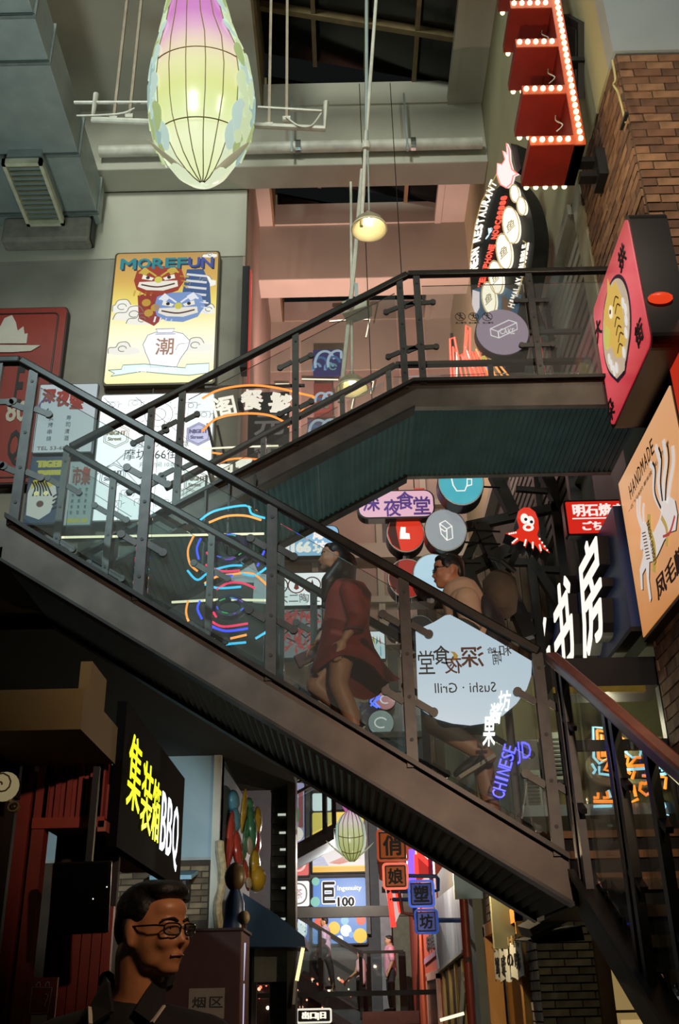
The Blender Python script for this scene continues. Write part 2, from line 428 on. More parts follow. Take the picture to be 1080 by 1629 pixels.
# right wall: brick pillar face, plaster side, shutter band
MORTAR = D('#3f362a', 0.9, 0, .2, 8)
wr = structure(MB().box((2.52, 6.12, 6.4), (5, 7.6, 8.95)).box((2.56, 6.16, 2.3), (5, 7.8, 6.4)), 'wall_right', MORTAR)
MB().box((2.50, 6.10, 4.1), (5, 7.62, 6.4)).build('plaster_band', D('#6a6353', .8, 0, .12, 2), wr)
MB().box((2.50, 6.10, 8.97), (5, 6.3, 15)).build('render_panel', D('#8b9496', .7, 0, .06, 2), wr)
MB().box((2.50, 6.3, 8.97), (2.8, 17.7, 15)).build('plaster_panel', D('#9c9a78', .8, 0, .08, 1.5), wr)
BR = [D('#6f4f38', .9, 0, .3, 9, .3), D('#634430', .9, 0, .3, 9, .3), D('#7b5b41', .9, 0, .3, 9, .3), D('#553b2b', .9, 0, .3, 9, .3)]
def brick_face(parent, org, du, dn, length, height, cl, ch, mats, seed, proud=.016, name='brick'):
    """a running bond of single bricks over one wall face: org lower corner, du along, dn outward"""
    rr = random.Random(seed); org = Vector(org); du = Vector(du); dn = Vector(dn); gap = .012
    me_cache = {}
    def mesh(lw, m):
        k = (round(lw, 3), m)
        if k not in me_cache:
            mb = MB().obox((0, 0, 0), du * (lw / 2), Vector((0, 0, (ch - gap) / 2)), dn * .03)
            me = mb.mesh(name); me.materials.append(mats[m]); me_cache[k] = me
        return me_cache[k]
    rows = int(height / ch); pw = world_loc(parent)
    for j in range(rows):
        u = 0; first = True
        while u < length - .02:
            lw = (cl / 2 if (first and j % 2) else cl); first = False
            lw = min(lw, length - u)
            if lw > .04:
                o = bpy.data.objects.new(name, mesh(lw - gap, rr.randrange(len(mats)))); col.objects.link(o); o.parent = parent
                o.location = org + du * (u + lw / 2) + Vector((0, 0, ch * (j + .5))) + dn * (proud - .03 + rr.uniform(-.005, .005)) - pw
            u += lw
brick_face(wr, (2.52, 6.12, 6.4), (1, 0, 0), (0, -1, 0), .95, 2.55, .24, .09, BR, 1)
brick_face(wr, (2.52, 6.12, 6.4), (0, 1, 0), (-1, 0, 0), 1.46, 2.55, .24, .09, BR, 2)
wp = structure(MB().box((2.52, 6.3, 2.2), (2.56, 7.75, 4.1)), 'wall_pier', MORTAR)
brick_face(wp, (2.52, 6.3, 2.6), (0, 1, 0), (-1, 0, 0), 1.4, 1.5, .27, .10, BR, 3)
# shutter wall further along on the right
ws = structure(MB().box((2.62, 7.62, 4.2), (2.9, 17.6, 8.97)), 'wall_shutter', D('#45473f', .6, 0, .15, 2))
RIB = D('#474a42', .5, .2, .1); RIBL = D('#8b8d80', .6, 0, .08)
for i in range(16):
    z = 6.5 + i * .15
    MB().box((2.56, 8.0, z), (2.63, 13.2, z + .09)).build('slat', RIB if i < 11 else RIBL, ws)
MB().box((2.50, 7.62, 6.2), (2.64, 7.95, 8.97)).build('jamb', D('#83816f', .8), ws)
MB().box((2.46, 8.0, 8.85), (2.64, 17.0, 8.99)).build('ledge', RIBL, ws)
for y in (9.6, 11.3): MB().box((2.5, y, 4.4), (2.62, y + .12, 8.9)).build('mullion', BLACK, ws)

# ================================================================ UPPER FLOOR SLAB, DARK UNDERSIDE ON THE LEFT
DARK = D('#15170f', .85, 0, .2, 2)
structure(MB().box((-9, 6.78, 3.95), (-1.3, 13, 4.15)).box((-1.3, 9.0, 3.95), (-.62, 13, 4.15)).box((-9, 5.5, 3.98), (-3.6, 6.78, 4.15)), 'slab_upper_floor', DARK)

# ================================================================ STAIRS
def tread_z_A(x): return 2.86 - .64 * x
def staircase(name, label, Yf, Yb, x0, x1, ztop, zbot, rail, posts, glass, rear_posts=None, steps=12, soffit_rib=.045, rear_rail=True, land=None, up=1, face_mat=STEEL_FACE):
    """a steel flight along X between Yf (front) and Yb: stringers, treads, ribbed soffit, two glazed rails"""
    t = thing(name, label, 'staircase', ((x0 + x1) / 2, (Yf + Yb) / 2, min(zbot(x0), zbot(x1))))
    for Y, nm in ((Yf, 'stringer'), (Yb - .06, 'stringer')):
        m = MB(); pts = [(x0, Y, zbot(x0)), (x1, Y, zbot(x1)), (x1, Y, ztop(x1) - .03), (x0, Y, ztop(x0) - .03)]
        s = m.prism(pts, (0, .06, 0)).build(nm, face_mat, t)
        MB().prism([(x0, Y - .05, ztop(x0) - .03), (x1, Y - .05, ztop(x1) - .03), (x1, Y - .05, ztop(x1)), (x0, Y - .05, ztop(x0))], (0, .16, 0)).build('top_flange', STEEL, s)
        MB().prism([(x0, Y - .03, zbot(x0) - .02), (x1, Y - .03, zbot(x1) - .02), (x1, Y - .03, zbot(x1)), (x0, Y - .03, zbot(x0))], (0, .12, 0)).build('bottom_flange', STEEL, s)
    n = steps
    for i in range(n):
        xa = x0 + (x1 - x0) * i / n; xb = x0 + (x1 - x0) * (i + 1) / n
        z = max(ztop(xa), ztop(xb)) - .14 if False else (ztop((xa + xb) / 2) - .1)
        MB().box((xa, Yf + .07, z - .05), (xb + .02, Yb - .07, z)).build('tread', D('#2b2a26', .7), t)
        MB().box((xa if up < 0 else xb - .015, Yf + .07, z - .02), (xa + .015 if up < 0 else xb, Yb - .07, z + (x1 - x0) / n * .52)).build('riser', D('#1d1c1a', .7), t)
    # ribbed soffit
    m = MB(); L = x1 - x0; k = int(L / soffit_rib); vs = []; fs = []
    for i in range(k * 2 + 1):
        x = x0 + L * i / (k * 2); dz = .012 if i % 2 else -.012
        z = zbot(x) + .012 + dz
        vs += [(x, Yf + .05, z), (x, Yb - .05, z)]
    for i in range(k * 2): fs.append((2 * i, 2 * i + 1, 2 * i + 3, 2 * i + 2))
    m.add(vs, fs); o = m.build('ribbed_soffit', SOFFIT, t, kind='stuff')
    return t
def railing(t, Y, rail, base, posts, glass_mat, post_w=.05, clamps=True, glass_y=0.03, skip_panes=(), pane_ext=None, rail_w=.06, rail_h=.055, mat=STEEL_POST, rail_mat=STEEL):
    """handrail polyline, flat posts with glass clamps, panes between the posts"""
    m = MB()
    for a, b in zip(rail[:-1], rail[1:]): m.bar((a[0], Y, a[1]), (b[0], Y, b[1]), rail_w, rail_h)
    m.build('handrail', rail_mat, t, bevel=.012)
    def rz(x):
        for a, b in zip(rail[:-1], rail[1:]):
            if min(a[0], b[0]) <= x <= max(a[0], b[0]): return a[1] + (b[1] - a[1]) * (x - a[0]) / (b[0] - a[0])
        return rail[0][1] if abs(x - rail[0][0]) < abs(x - rail[-1][0]) else rail[-1][1]
    for x in posts:
        p = MB().box((x - post_w / 2, Y - .02, base(x) - .04), (x + post_w / 2, Y + .02, rz(x) - .02)).build('post', mat, t)
        mb = MB()
        for f in (.1, .32, .55, .9):
            z = base(x) + (rz(x) - base(x)) * f
            mb.lathe([(.001, -.024), (.011, -.024), (.011, 0), (.001, 0)], (x, Y, z), 8, (0, 1, 0))
        mb.build('bolt', BLACK, p, kind='stuff')
        if clamps:
            for f in (.3, .72):
                for sgn in (-1, 1):
                    z = base(x) + (rz(x) - base(x)) * f
                    sl = (base(x + .1) - base(x - .1)) / .2
                    a = Vector((x + sgn * post_w / 2, Y + glass_y - .03, z)); b = a + Vector((sgn * .10, 0, sgn * .10 * sl))
                    mc = MB().bar(a, b, .014, .04, (0, 0, 1)); mc.lathe([(.001, -.012), (.026, -.012), (.026, .012), (.001, .012)], b, 12, (0, 1, 0))
                    mc.build('glass_clamp', mat, p)
    xs = sorted(posts)
    if pane_ext: xs = sorted(list(posts) + list(pane_ext))
    for i, (a, b) in enumerate(zip(xs[:-1], xs[1:])):
        if b - a < .25 or i in skip_panes: continue
        a += .045; b -= .045
        MB().prism([(a, Y + glass_y, base(a) + .05), (b, Y + glass_y, base(b) + .05), (b, Y + glass_y, rz(b) - .10), (a, Y + glass_y, rz(a) - .10)], (0, .012, 0)).build('glass_pane', glass_mat, t)

# --- lower flight in front (A) between Y 5.5 and 6.7
zA = lambda x: 2.918 - .6416 * x
bA = lambda x: 2.662 - .6241 * x
YA0, YA1 = 5.5, 6.7
stA = staircase('staircase', 'dark steel staircase crossing the whole picture with two climbers on it', YA0, YA1, -2.05, 1.16, zA, bA, None, None, GLASS, steps=12, up=-1)
railA = lambda x: 4.013 - .6482 * x
xl = atY(33, 574, YA0)
railing(stA, YA0, [(-3.4, xl.z), (xl.x, xl.z), (1.13, railA(1.13))], lambda x: zA(max(x, -2.05)),
        [atY(22, 700, YA0).x - .17, atY(40, 700, YA0).x, atY(231, 800, YA0).x, atY(432, 930, YA0).x, atY(648, 1050, YA0).x, atY(880, 1200, YA0).x - .03], GLASS, post_w=.062)
railing(stA, YA1, [(-2.12, 5.40), (1.16, 4.06 - .64 * 1.16)], lambda x: zA(x), [-2.1, -1.72, -.95, -.2, .55, 1.12], GLASS, post_w=.05)
# posts and panes standing on the little landing at the left end
ld = MB().box((-4.2, 5.5, 4.02), (-2.05, 8.1, 4.2)).build('landing_plate', STEEL_FACE, stA)
# --- quarter landing and flight B coming towards the camera
st = thing('staircase', 'dark steel stair with wooden nosings descending to the right towards the viewer', 'staircase', (1.8, 4.0, 0))
MB().box((1.18, 5.45, 1.92), (2.5, 6.7, 2.04)).build('landing_plate', STEEL_FACE, st)
MB().box((1.24, 5.41, 1.97), (2.5, 5.45, 2.045)).build('nosing', D('#7a5226', .6, 0, .25, 9), st)
for yy, zz in ((6.72, 2.20), (7.0, 2.37), (7.28, 2.54)):
    td = MB().box((1.35, yy, zz - .04), (2.5, yy + .32, zz)).build('tread', D('#211f19', .7), st)
    MB().box((1.35, yy - .02, zz - .045), (2.5, yy + .01, zz + .004)).build('nosing', D('#7a5226', .6, 0, .25, 9), td); MB().box((1.35, yy + .02, zz - .17), (2.5, yy + .04, zz - .04)).build('riser', D('#131210', .8), td)
zB = lambda y: 2.10 - .5 * (5.5 - y)
bB = lambda y: 1.88 - .5 * (5.5 - y)
y_end = 1.9
for X in (1.18, 2.44):
    s = MB().prism([(X, 5.5, bB(5.5)), (X, y_end, bB(y_end)), (X, y_end, zB(y_end)), (X, 5.5, zB(5.5))], (.06, 0, 0)).build('stringer', STEEL_FACE, st)
    MB().prism([(X - .03, 5.5, zB(5.5) - .03), (X - .03, y_end, zB(y_end) - .03), (X - .03, y_end, zB(y_end)), (X - .03, 5.5, zB(5.5))], (.13, 0, 0)).build('top_flange', D('#2b2c22', .5, .4), s)
NOSE = D('#5a3f22', .6, 0, .25, 9)
for i in range(13):
    y = 5.4 - i * .277; z = 2.0 - i * .1385
    if z < .15: break
    td = MB().box((1.24, y - .29, z - .04), (2.44, y + .01, z)).build('tread', D('#211f19', .7), st)
    MB().box((1.24, y - .31, z - .045), (2.44, y - .28, z + .004)).build('nosing', NOSE, td)
    MB().box((1.24, y - .27, z - .15), (2.44, y - .25, z - .04)).build('riser', D('#131210', .8), st)
XB = 1.2
RB = lambda y: 3.24 - .546 * (5.49 - y)
m = MB().bar((XB, 5.52, RB(5.52)), (XB, 2.2, RB(2.2)), .075, .06)
m.build('handrail', D('#6b3a2c', .35, 0, .25, 14), st, bevel=.014)
for y in (5.40, 5.28, 4.50, 4.40, 3.95, 3.2, 2.4):
    p = MB().box((XB - .02, y - .025, zB(y) - .04), (XB + .02, y + .025, RB(y) - .03)).build('post', STEEL_POST if y > 5 else D('#2b2a24', .35, .6), st)
    for f in (.35, .72):
        z = zB(y) + (RB(y) - zB(y)) * f
        MB().bar((XB + .0, y - .01, z), (XB - .0, y - .10, z - .05), .03, .025).build('glass_clamp', BLACK, p)
for a, b in ((5.23, 4.55), (4.35, 4.0), (3.9, 3.25), (3.15, 2.45)):
    MB().prism([(XB + .03, a, zB(a) + .05), (XB + .03, b, zB(b) + .05), (XB + .03, b, RB(b) - .08), (XB + .03, a, RB(a) - .08)], (.012, 0, 0)).build('glass_pane', GLASS_B, st)
# far rail of flight B and landing
MB().bar((2.42, 5.5, RB(5.5)), (2.42, 3.6, RB(3.6)), .06, .05).build('handrail', STEEL, st)
for y in (5.42,):
    MB().box((2.40, y - .02, zB(y)), (2.44, y + .02, RB(y) - .02)).build('post', STEEL_POST, st)

# --- upper flight (C) climbing right, with its landing
YC0, YC1 = 6.85, 8.1
pa = atY(280, 803, YC0); pb = atY(657, 606, YC0); mC = (pb.z - pa.z) / (pb.x - pa.x)
zC = lambda x: pb.z + mC * (x - pb.x)
qa = atY(365, 777, YC0); qb = atY(660, 647, YC0); kC = (qb.z - qa.z) / (qb.x - qa.x)
bC = lambda x: qb.z + (mC * .97) * (x - qb.x)
xC1 = pb.x
stC = staircase('staircase', 'upper dark steel staircase rising to the right to a glazed bridge', YC0, YC1, -2.0, xC1, zC, bC, None, None, GLASS_UP, steps=13, up=1)
lz = pb.z
xe = 2.5
MB().prism([(xC1, YC0, qb.z), (xe, YC0, qb.z - .02), (xe, YC0, lz - .03), (xC1, YC0, lz - .03)], (0, .06, 0)).build('stringer', STEEL_FACE, stC)
MB().box((xC1, YC0 - .05, lz - .03), (xe, YC0 + .11, lz)).build('top_flange', STEEL, stC)
MB().box((xC1, YC1 - .06, qb.z), (xe, YC1, lz)).build('stringer', STEEL_FACE, stC)
MB().box((xC1, YC0 + .06, lz - .14), (xe, YC1 - .06, lz - .08)).build('landing_plate', D('#2b2a26', .7), stC)
vs = []; fs = []; k = int((xe - xC1) / .045)
for i in range(2 * k + 1):
    x = xC1 + (xe - xC1) * i / (2 * k); z = qb.z + .012 + (.012 if i % 2 else -.012); vs += [(x, YC0 + .05, z), (x, YC1 - .05, z)]
fs = [(2 * i, 2 * i + 1, 2 * i + 3, 2 * i + 2) for i in range(2 * k)]
MB().add(vs, fs).build('ribbed_soffit', SOFFIT, stC, kind='stuff')
r0 = atY(112, 712, YC0); r1 = atY(648, 437, YC0); r2 = atY(950, 443, YC0)
r2 = Vector((2.48, YC0, r1.z))
bCf = lambda x: zC(x) if x < xC1 else lz
railing(stC, YC0, [(r0.x, r0.z), (r1.x, r1.z), (r2.x, r2.z)], bCf,
        [atY(235, 740, YC0).x, atY(286, 700, YC0).x, atY(470, 600, YC0).x, atY(640, 530, YC0).x, atY(668, 530, YC0).x, atY(852, 530, YC0).x, 2.45], GLASS_UP, post_w=.055)
railing(stC, YC1, [(-1.6, zC(-1.6) + 1.0), (xC1 - .05, lz + 1.02), (2.48, lz + 1.02)], bCf, [-1.5, -.7, 0.05, xC1 - .12, 1.5, 2.4], GLASS_UP, post_w=.05)
# ================================================================ CEILING SERVICES
t = thing('air_duct', 'big galvanised box duct along the ceiling in the upper left corner', 'air duct', (-4.4, 10, 12.75))
MB().box((-9, 6.5, 12.75), (-3.72, 12.24, 13.45)).build('duct_body', GALV, t, bevel=.01)
for y in (8.45, 9.15, 10.75, 11.95):
    f = MB().box((-9, y, 12.72), (-3.69, y + .04, 13.48)).build('flange', D('#747d79', .5, .3), t)
    MB().box((-9, y - .02, 12.735), (-3.70, y + .06, 12.745)).build('seam', D('#5b6460', .5, .3), f)
MB().box((-5.2, 12.0, 12.25), (-3.82, 12.28, 12.72)).build('wall_collar', D('#7f7c70', .8), t, bevel=.05)
MB().box((-3.84, 12.05, 12.3), (-3.80, 12.28, 12.75)).build('gasket', BLACK, t)
vs = [atZ(22, 245, 12.45), atZ(72, 245, 12.45), atZ(95, 350, 12.45), atZ(43, 352, 12.45)]
cx = -4.5
t = thing('air_vent', 'white framed slatted air vent hanging under the duct on the left', 'air vent', (cx, 11.2, 12.4))
MB().box((-4.72, 10.65, 12.5), (-4.22, 11.85, 12.75)).build('vent_box', GALV, t)
fr = D('#b7b79c', .5)
for a, b in (((-4.76, 10.6, 12.42), (-4.71, 11.9, 12.52)), ((-4.23, 10.6, 12.42), (-4.18, 11.9, 12.52)), ((-4.76, 10.6, 12.42), (-4.18, 10.66, 12.52)), ((-4.76, 11.84, 12.42), (-4.18, 11.9, 12.52))):
    MB().box(a, b).build('frame_bar', fr, t)
for i in range(12):
    MB().obox((-4.47, 10.72 + i * .098, 12.47), Vector((.25, 0, 0)), Vector((0, .03, .02)), Vector((0, -.002, .004))).build('slat', D('#7a7a58', .6), t)
# white pipe and its brackets
t = thing('water_pipe', 'long white pipe running below the ceiling beam across the atrium', 'pipe', (-1, 11.6, 13.62))
MB().tube([(-3.7, 11.68, 13.75), (2.4, 11.68, 13.75)], .095, 14).build('pipe_run', WHITEPIPE, t, smooth=True)
for x in (-2.55, -.63, 1.2):
    MB().bar((x, 11.6, 13.55), (x, 11.6, 14.8), .03, .05, (0, 1, 0)).build('hanger', GALV, t)
    MB().lathe([(.1, -.04), (.115, -.04), (.115, .04), (.1, .04)], (x + .1, 11.68, 13.75), 14, (1, 0, 0)).build('coupling', CHROME, t)
def pipeframe(name, label, pts, r, extra=(), Y=9.3, hang=()):
    P = [atY(x, y, Y) for x, y in pts]
    t = thing(name, label, 'pipe frame', P[0])
    MB().tube(P, r, 8).build('pipe_run', WHITEPIPE, t, smooth=True)
    for a, b in extra: MB().tube([atY(*a, Y), atY(*b, Y)], r * .6, 6).build('rail', WHITEPIPE, t, smooth=True)
    for (x, y) in hang:
        p = atY(x, y, Y); MB().bar(p, (p.x, p.y, ZC), .035, .035).build('hanger', D('#8a7d6a', .6), t)
        MB().lathe([(.02, -.05), (.045, -.05), (.045, .05), (.02, .05)], p, 10, (1, 0, 0)).build('clamp', WHITEPIPE, t)
pipeframe('pipe_frame', 'white pipe frame with upturned end left of the large fish lantern', [(153, 150), (147, 190), (265, 195)], .04, [((118, 163), (240, 163))], hang=((181, 190), (206, 186)))
pipeframe('pipe_frame', 'white pipe frame with upturned end right of the large fish lantern', [(395, 199), (516, 205), (519, 163)], .04, [((410, 171), (512, 177))], hang=((428, 200), (456, 190)))
t = thing('ceiling_cable', 'loose grey cable drooping from the pipe frame beside the duct', 'cable', atY(122, 184, 9.3))
MB().tube(bez([atY(x, y, 9.25) for x, y in ((122, 184), (160, 183), (195, 180), (214, 172))]), .012, 6).build('cable_run', WHITEPIPE, t, smooth=True)
MB().tube(bez([atY(x, y, 9.25) for x, y in ((455, 186), (475, 200), (495, 200), (511, 180))]), .012, 6).build('cable_run', WHITEPIPE, t, smooth=True)

# ================================================================ FISH LANTERNS
def leaf(c, ax, sd, nrm, L, Wd, mat, name, parent, curl=.15):
    """a leaf/scale/fin plate with a little thickness"""
    out = []
    for i in range(7):
        s = i / 6; w = Wd * (sin(pi * min(1, s * .9 + .08)) ** .7); out.append((s * L, w, curl * L * (s - .5) ** 2))
    vs = []; fs = []
    for s, w, b in out:
        for k in (-1, 0, 1):
            for d in (0, .006): vs.append(Vector(c) + ax * s + sd * (w * k) + nrm * (b + d + (0.25 * w if k == 0 else 0)))
    for i in range(6):
        a = i * 6; b = a + 6
        for k in (0, 2): fs += [(a + k + 1, b + k + 1, b + k + 3, a + k + 3), (a + k, a + k + 2, b + k + 2, b + k)]
        fs += [(a, b, b + 1, a + 1), (a + 4, a + 5, b + 5, b + 4)]
    return MB().add(vs, fs).build(name, mat, parent, smooth=True)
def fish(label, Y, prof, cxy, gr, strength, detail=True, wires=True):
    """prof: (y pixel, left pixel, right pixel) from the tail down to the nose"""
    rows = []
    for y, l, r in prof:
        a = atY(l, y, Y); b = atY(r, y, Y); rows.append(((a + b) / 2, (b - a).length / 2))
    base = rows[-1][0]
    t = thing('fish_lantern', label, 'lantern', base)
    z0 = base.z; z1 = rows[0][0].z
    rows = [(p + Vector((0, 0.25 * ((p.z - z0) / (z1 - z0)), 0)), r) for p, r in rows]
    def ring(i, a):
        p, r = rows[i]; return Vector((p.x + r * sin(a), p.y - r * .92 * cos(a), p.z))
    # dense interpolation along the spine
    dense = []
    for i in range(len(rows) - 1):
        for k in range(4):
            q = k / 4; dense.append((rows[i][0].lerp(rows[i + 1][0], q), rows[i][1] + (rows[i + 1][1] - rows[i][1]) * q))
    dense.append(rows[-1])
    rows2 = dense
    def P(i, a): p, r = rows2[i]; return Vector((p.x + r * sin(a), p.y - r * .92 * cos(a), p.z))
    def skin(a0, a1, n, name, mat):
        vs = [P(i, a0 + (a1 - a0) * k / n) for i in range(len(rows2)) for k in range(n + 1)]; w = n + 1
        fs = [(i * w + k, i * w + k + 1, (i + 1) * w + k + 1, (i + 1) * w + k) for i in range(len(rows2) - 1) for k in range(n)]
        return MB().add(vs, fs).build(name, mat, t, smooth=True)
    belly = Egrad(f'lantern_belly_{Y}', gr, z0, z1, strength)
    side = Egrad(f'lantern_side_{Y}', ((0, '#f4ffd8'), (.18, '#dff0c4'), (.5, '#b9d8c6'), (1, '#a8c9b4')), z0, z1, strength * .8)
    A = radians(50)
    skin(-A, A, 12, 'belly', belly); skin(A, 2 * pi - A, 22, 'flank', side)
    wire = D('#7d6a2c', .5)
    m = [radians(d) for d in (-50, -30, -10, 11, 31, 50)]
    for a in m:
        MB().tube([P(i, a) + Vector((sin(a), -cos(a), 0)) * .006 for i in range(0, len(rows2), 2)], .006, 5).build('rib_wire', wire, t)
    for f in ((.62, .35, .12) if detail else (.5, .2)):
        i = min(range(len(rows2)), key=lambda q: abs((rows2[q][0].z - z0) / (z1 - z0) - f))
        MB().tube([P(i, A * k / 8) + Vector((0, -.008, -.05 * (1 - (k / 8) ** 2))) for k in range(-8, 9)], .007, 5).build('hoop_wire', wire, t)
    sc = [E('#cfe9dc', strength * .72), E('#b7d9d2', strength * .62), E('#dff0c0', strength * .75), E('#c3d690', strength * .62)]
    edge = D('#7d8f7c', .5)
    if detail:
        rr = random.Random(3)
        for i in range(2, len(rows2) - 20, 2):
            for sgn in (-1, 1):
                for j, dg in enumerate((57, 76, 98)):
                    a = sgn * radians(dg + (8 if (i // 2) % 2 else 0)); r = rows2[i][1]
                    n = Vector((sin(a), -cos(a), 0)); c = P(i, a) + n * .012
                    dn = (P(i + 3, a) - P(i, a)).normalized()
                    leaf(c - dn * .05 - n * .02, (-dn + n * .16).normalized() * -1 if False else (dn + n * .035).normalized(), dn.cross(n).normalized(), n, .40, .105, sc[rr.randrange(4)], 'scale', t)
    # side fins
    fi = len(rows2) - 7 if detail else len(rows2) - 6
    for sgn in (-1, 1):
        a = sgn * radians(62); n = Vector((sin(a), -cos(a) * .6, 0)).normalized(); c = P(fi, a)
        r = rows2[fi][1]
        ax = (n + Vector((0, 0, .75))).normalized()
        leaf(c - ax * .02, ax, Vector((0, .8, .25)).normalized(), Vector((-sgn * .3, 0, .9)), (.62 if detail else .42) * (1 if sgn < 0 else .85), .09 if detail else .06, E('#c9c8a0', strength * .42), 'fin', t)
    # tail above
    top = rows[0][0]
    for sgn in (-1, 1):
        leaf(top - Vector((0, 0, .1)), Vector((sgn * .5, 0, 1)).normalized(), Vector((0, 1, 0)), Vector((sgn, 0, 0)), .8 if detail else .4, .18, E('#d66fb4', strength * .8), 'tail_fin', t)
    if wires:
        for x, dx in ((-.30, -.75), (.1, .02)):
            MB().tube([top + Vector((x * .3, 0, -.3)), (top.x + dx, top.y + .3, ZC)], .008, 5).build('hanging_wire', GALV, t)
    return t
FG = ((0, '#e6f0b4'), (.08, '#ecf3c4'), (.16, '#dbe79c'), (.22, '#d6de86'), (.29, '#e2dfa2'), (.36, '#e4cdb4'), (.43, '#d8a0c0'), (.52, '#c468b8'), (.75, '#b04aa8'))
f1 = fish('large glowing fish lantern diving nose down, pink tail above a yellow belly', 8.0,
     [(-150, 296, 322), (-100, 288, 332), (-60, 278, 342), (-30, 270, 350), (0, 263, 357), (49, 254, 371), (98, 242, 394), (147, 237, 402), (195, 240, 399), (222, 247, 390), (246, 260, 377), (267, 275, 364), (281, 292, 350), (289, 307, 337), (292, 319, 325)], None, FG, .98)
fish('small distant fish lantern with a pale pink top and green belly below the stairs', 17.5,
     [(1285, 552, 562), (1296, 541, 573), (1310, 534, 580), (1330, 533, 583), (1345, 535, 582), (1358, 541, 577), (1366, 548, 571), (1371, 556, 564)], None,
     ((0, '#9aa55e'), (.3, '#b5bf7c'), (.55, '#c9cf9a'), (.75, '#dccfca'), (1, '#d7aec8')), .8, detail=False, wires=False)
o_ = bpy.data.objects['fish_lantern.001']; q_ = atY(557, 1287, 17.5); MB().tube([(q_.x, 17.75, q_.z - .05), (q_.x, 17.75, 5.92)], .01, 5).build('hanging_wire', GALV, o_)

# ================================================================ PENDANT LAMPS
def pendant(label, px, py, wpx, Y, rods):
    c = atY(px, py, Y); sc = (atY(px + wpx / 2, py, Y) - atY(px - wpx / 2, py, Y)).length / 2
    t = thing('pendant_lamp', label, 'lamp', c)
    prof = [(1.0, -.35), (.99, -.30), (.93, -.05), (.80, .22), (.58, .46), (.32, .6), (.16, .66), (.15, .95), (.06, 1.0)]
    inner = [(.14, .62), (.30, .56), (.55, .42), (.76, .19), (.89, -.06), (.95, -.31), (1.0, -.35)]
    MB().lathe([(r * sc, z * sc) for r, z in prof], c, 32).build('shade', D('#8a826a', .4), t, smooth=True)
    MB().lathe([(r * sc, z * sc) for r, z in inner], c, 32).build('shade_lining', D('#e8e0c0', .5, 0, .03), t, smooth=True)
    MB().lathe([(1.0 * sc, -.36 * sc), (1.04 * sc, -.35 * sc), (1.03 * sc, -.25 * sc), (.98 * sc, -.27 * sc)], c, 32).build('shade_rim', D('#d8cfae', .4), t, smooth=True)
    MB().ball(c + Vector((0, 0, .22 * sc)), (.22 * sc, .22 * sc, .28 * sc)).build('bulb', E('#ffe9b8', 14), t, smooth=True)
    MB().lathe([(.1 * sc, 0), (.1 * sc, .3 * sc), (.001, .3 * sc)], c + Vector((0, 0, .45 * sc)), 12).build('socket', BLACK, t)
    for r in rods:
        P = [atY(x, y, Y) for x, y in r[0]]
        MB().tube(P, r[1], 8).build('stem', r[2], t, smooth=True)
    return t
t = pendant('dome pendant lamp glowing in the open atrium above the upper handrail', 587, 358, 56, 8.6,
            [([(587, 335), (585, 232)], .010, GALV), ([(575, 360), (581, 236), (601, -40)], .022, WHITEPIPE), ([(583, 232), (583, -40)], .022, GALV)])
c = atY(582, 233, 8.6); MB().lathe([(.02, -.05), (.05, -.05), (.06, 0), (.05, .05), (.02, .05)], c, 12).build('junction_ball', WHITEPIPE, t, smooth=True)
pendant('dome pendant lamp seen through the glass of the upper stairs', 560, 612, 50, 10.5,
        [([(560, 596), (558, 290)], .018, WHITEPIPE), ([(541, 640), (563, 430), (576, 270)], .03, WHITEPIPE)])
t = thing('security_camera', 'white box camera on a bracket behind the upper handrail', 'camera', atY(568, 492, 10.4))
c = atY(568, 492, 10.4)
MB().obox(c, Vector((.16, -.05, .02)), Vector((.04, .12, 0)), Vector((0, 0, .10))).build('housing', D('#9b9a86', .5), t, bevel=.015)
MB().lathe([(.001, 0), (.045, 0), (.045, .05), (.001, .05)], c + Vector((-.10, -.14, -.02)), 14, (0, -1, 0)).build('lens_ring', BLACK, t)
MB().bar(c + Vector((0, .05, .1)), c + Vector((0, .05, .45)), .05, .05).build('bracket', GALV, t)

# ================================================================ BULB-LINED MARQUEE SIGN (top right)
RED = D('#7a1c10', .45, 0, .15, 5)
bp_ = atY(843, 232, 6.6); bq_ = atY(932, 232, 6.6)
x0, x1 = bp_.x, bq_.x; zb = bp_.z; Yf = 6.6; dp = .5
t = thing('marquee_sign', 'red comb-shaped marquee sign lined with glowing round bulbs', 'sign', ((x0 + x1) / 2, 6.85, zb))
bulb_me = None
def bulb(p, r=.031):
    global bulb_me
    if bulb_me is None:
        bulb_me = MB().ball((0, 0, 0), .025, nu=10, nv=7).mesh('bulb'); bulb_me.materials.append(E('#ffcf8e', 5))
        for q in bulb_me.polygons: q.use_smooth = True
    o = bpy.data.objects.new('bulb', bulb_me); col.objects.link(o); o.parent = t; o.location = Vector(p) - world_loc(t)
zs = [zb] + [atY(870, y, Yf).z for y in (150, 75, 13)]
zs += [zs[-1] + .62, zs[-1] + 1.24]
AX1 = x1 - .10
FASC = D('#a8472a', .5, 0, .1)
for i, z in enumerate(zs):
    xl = x0 - (.0 if i == 0 else 0.0)
    a = MB().box((xl, Yf, z), (AX1 if i else x1, Yf + dp, z + .10)).build('arm', RED, t)
    MB().box((xl, Yf - .012, z - .005), (AX1 + .0, Yf, z + .105)).build('bulb_strip', FASC, a)
    for k in range(5): bulb((xl + .035 + k * (AX1 - xl) / 5.2, Yf - .025, z + .05))
    for k in range(5 if i == 0 else 2): bulb((xl + .05 + k * .09, Yf + dp + .02, z + .01))
MB().box((AX1, Yf, zb), (x1, Yf + dp, zs[-1] + .1)).build('spine', RED, t)
MB().box((AX1, Yf - .012, zb - .01), (x1, Yf, zs[-1] + .1)).build('spine_strip', FASC, t)
nb = int((zs[-1] - zb) / .083)
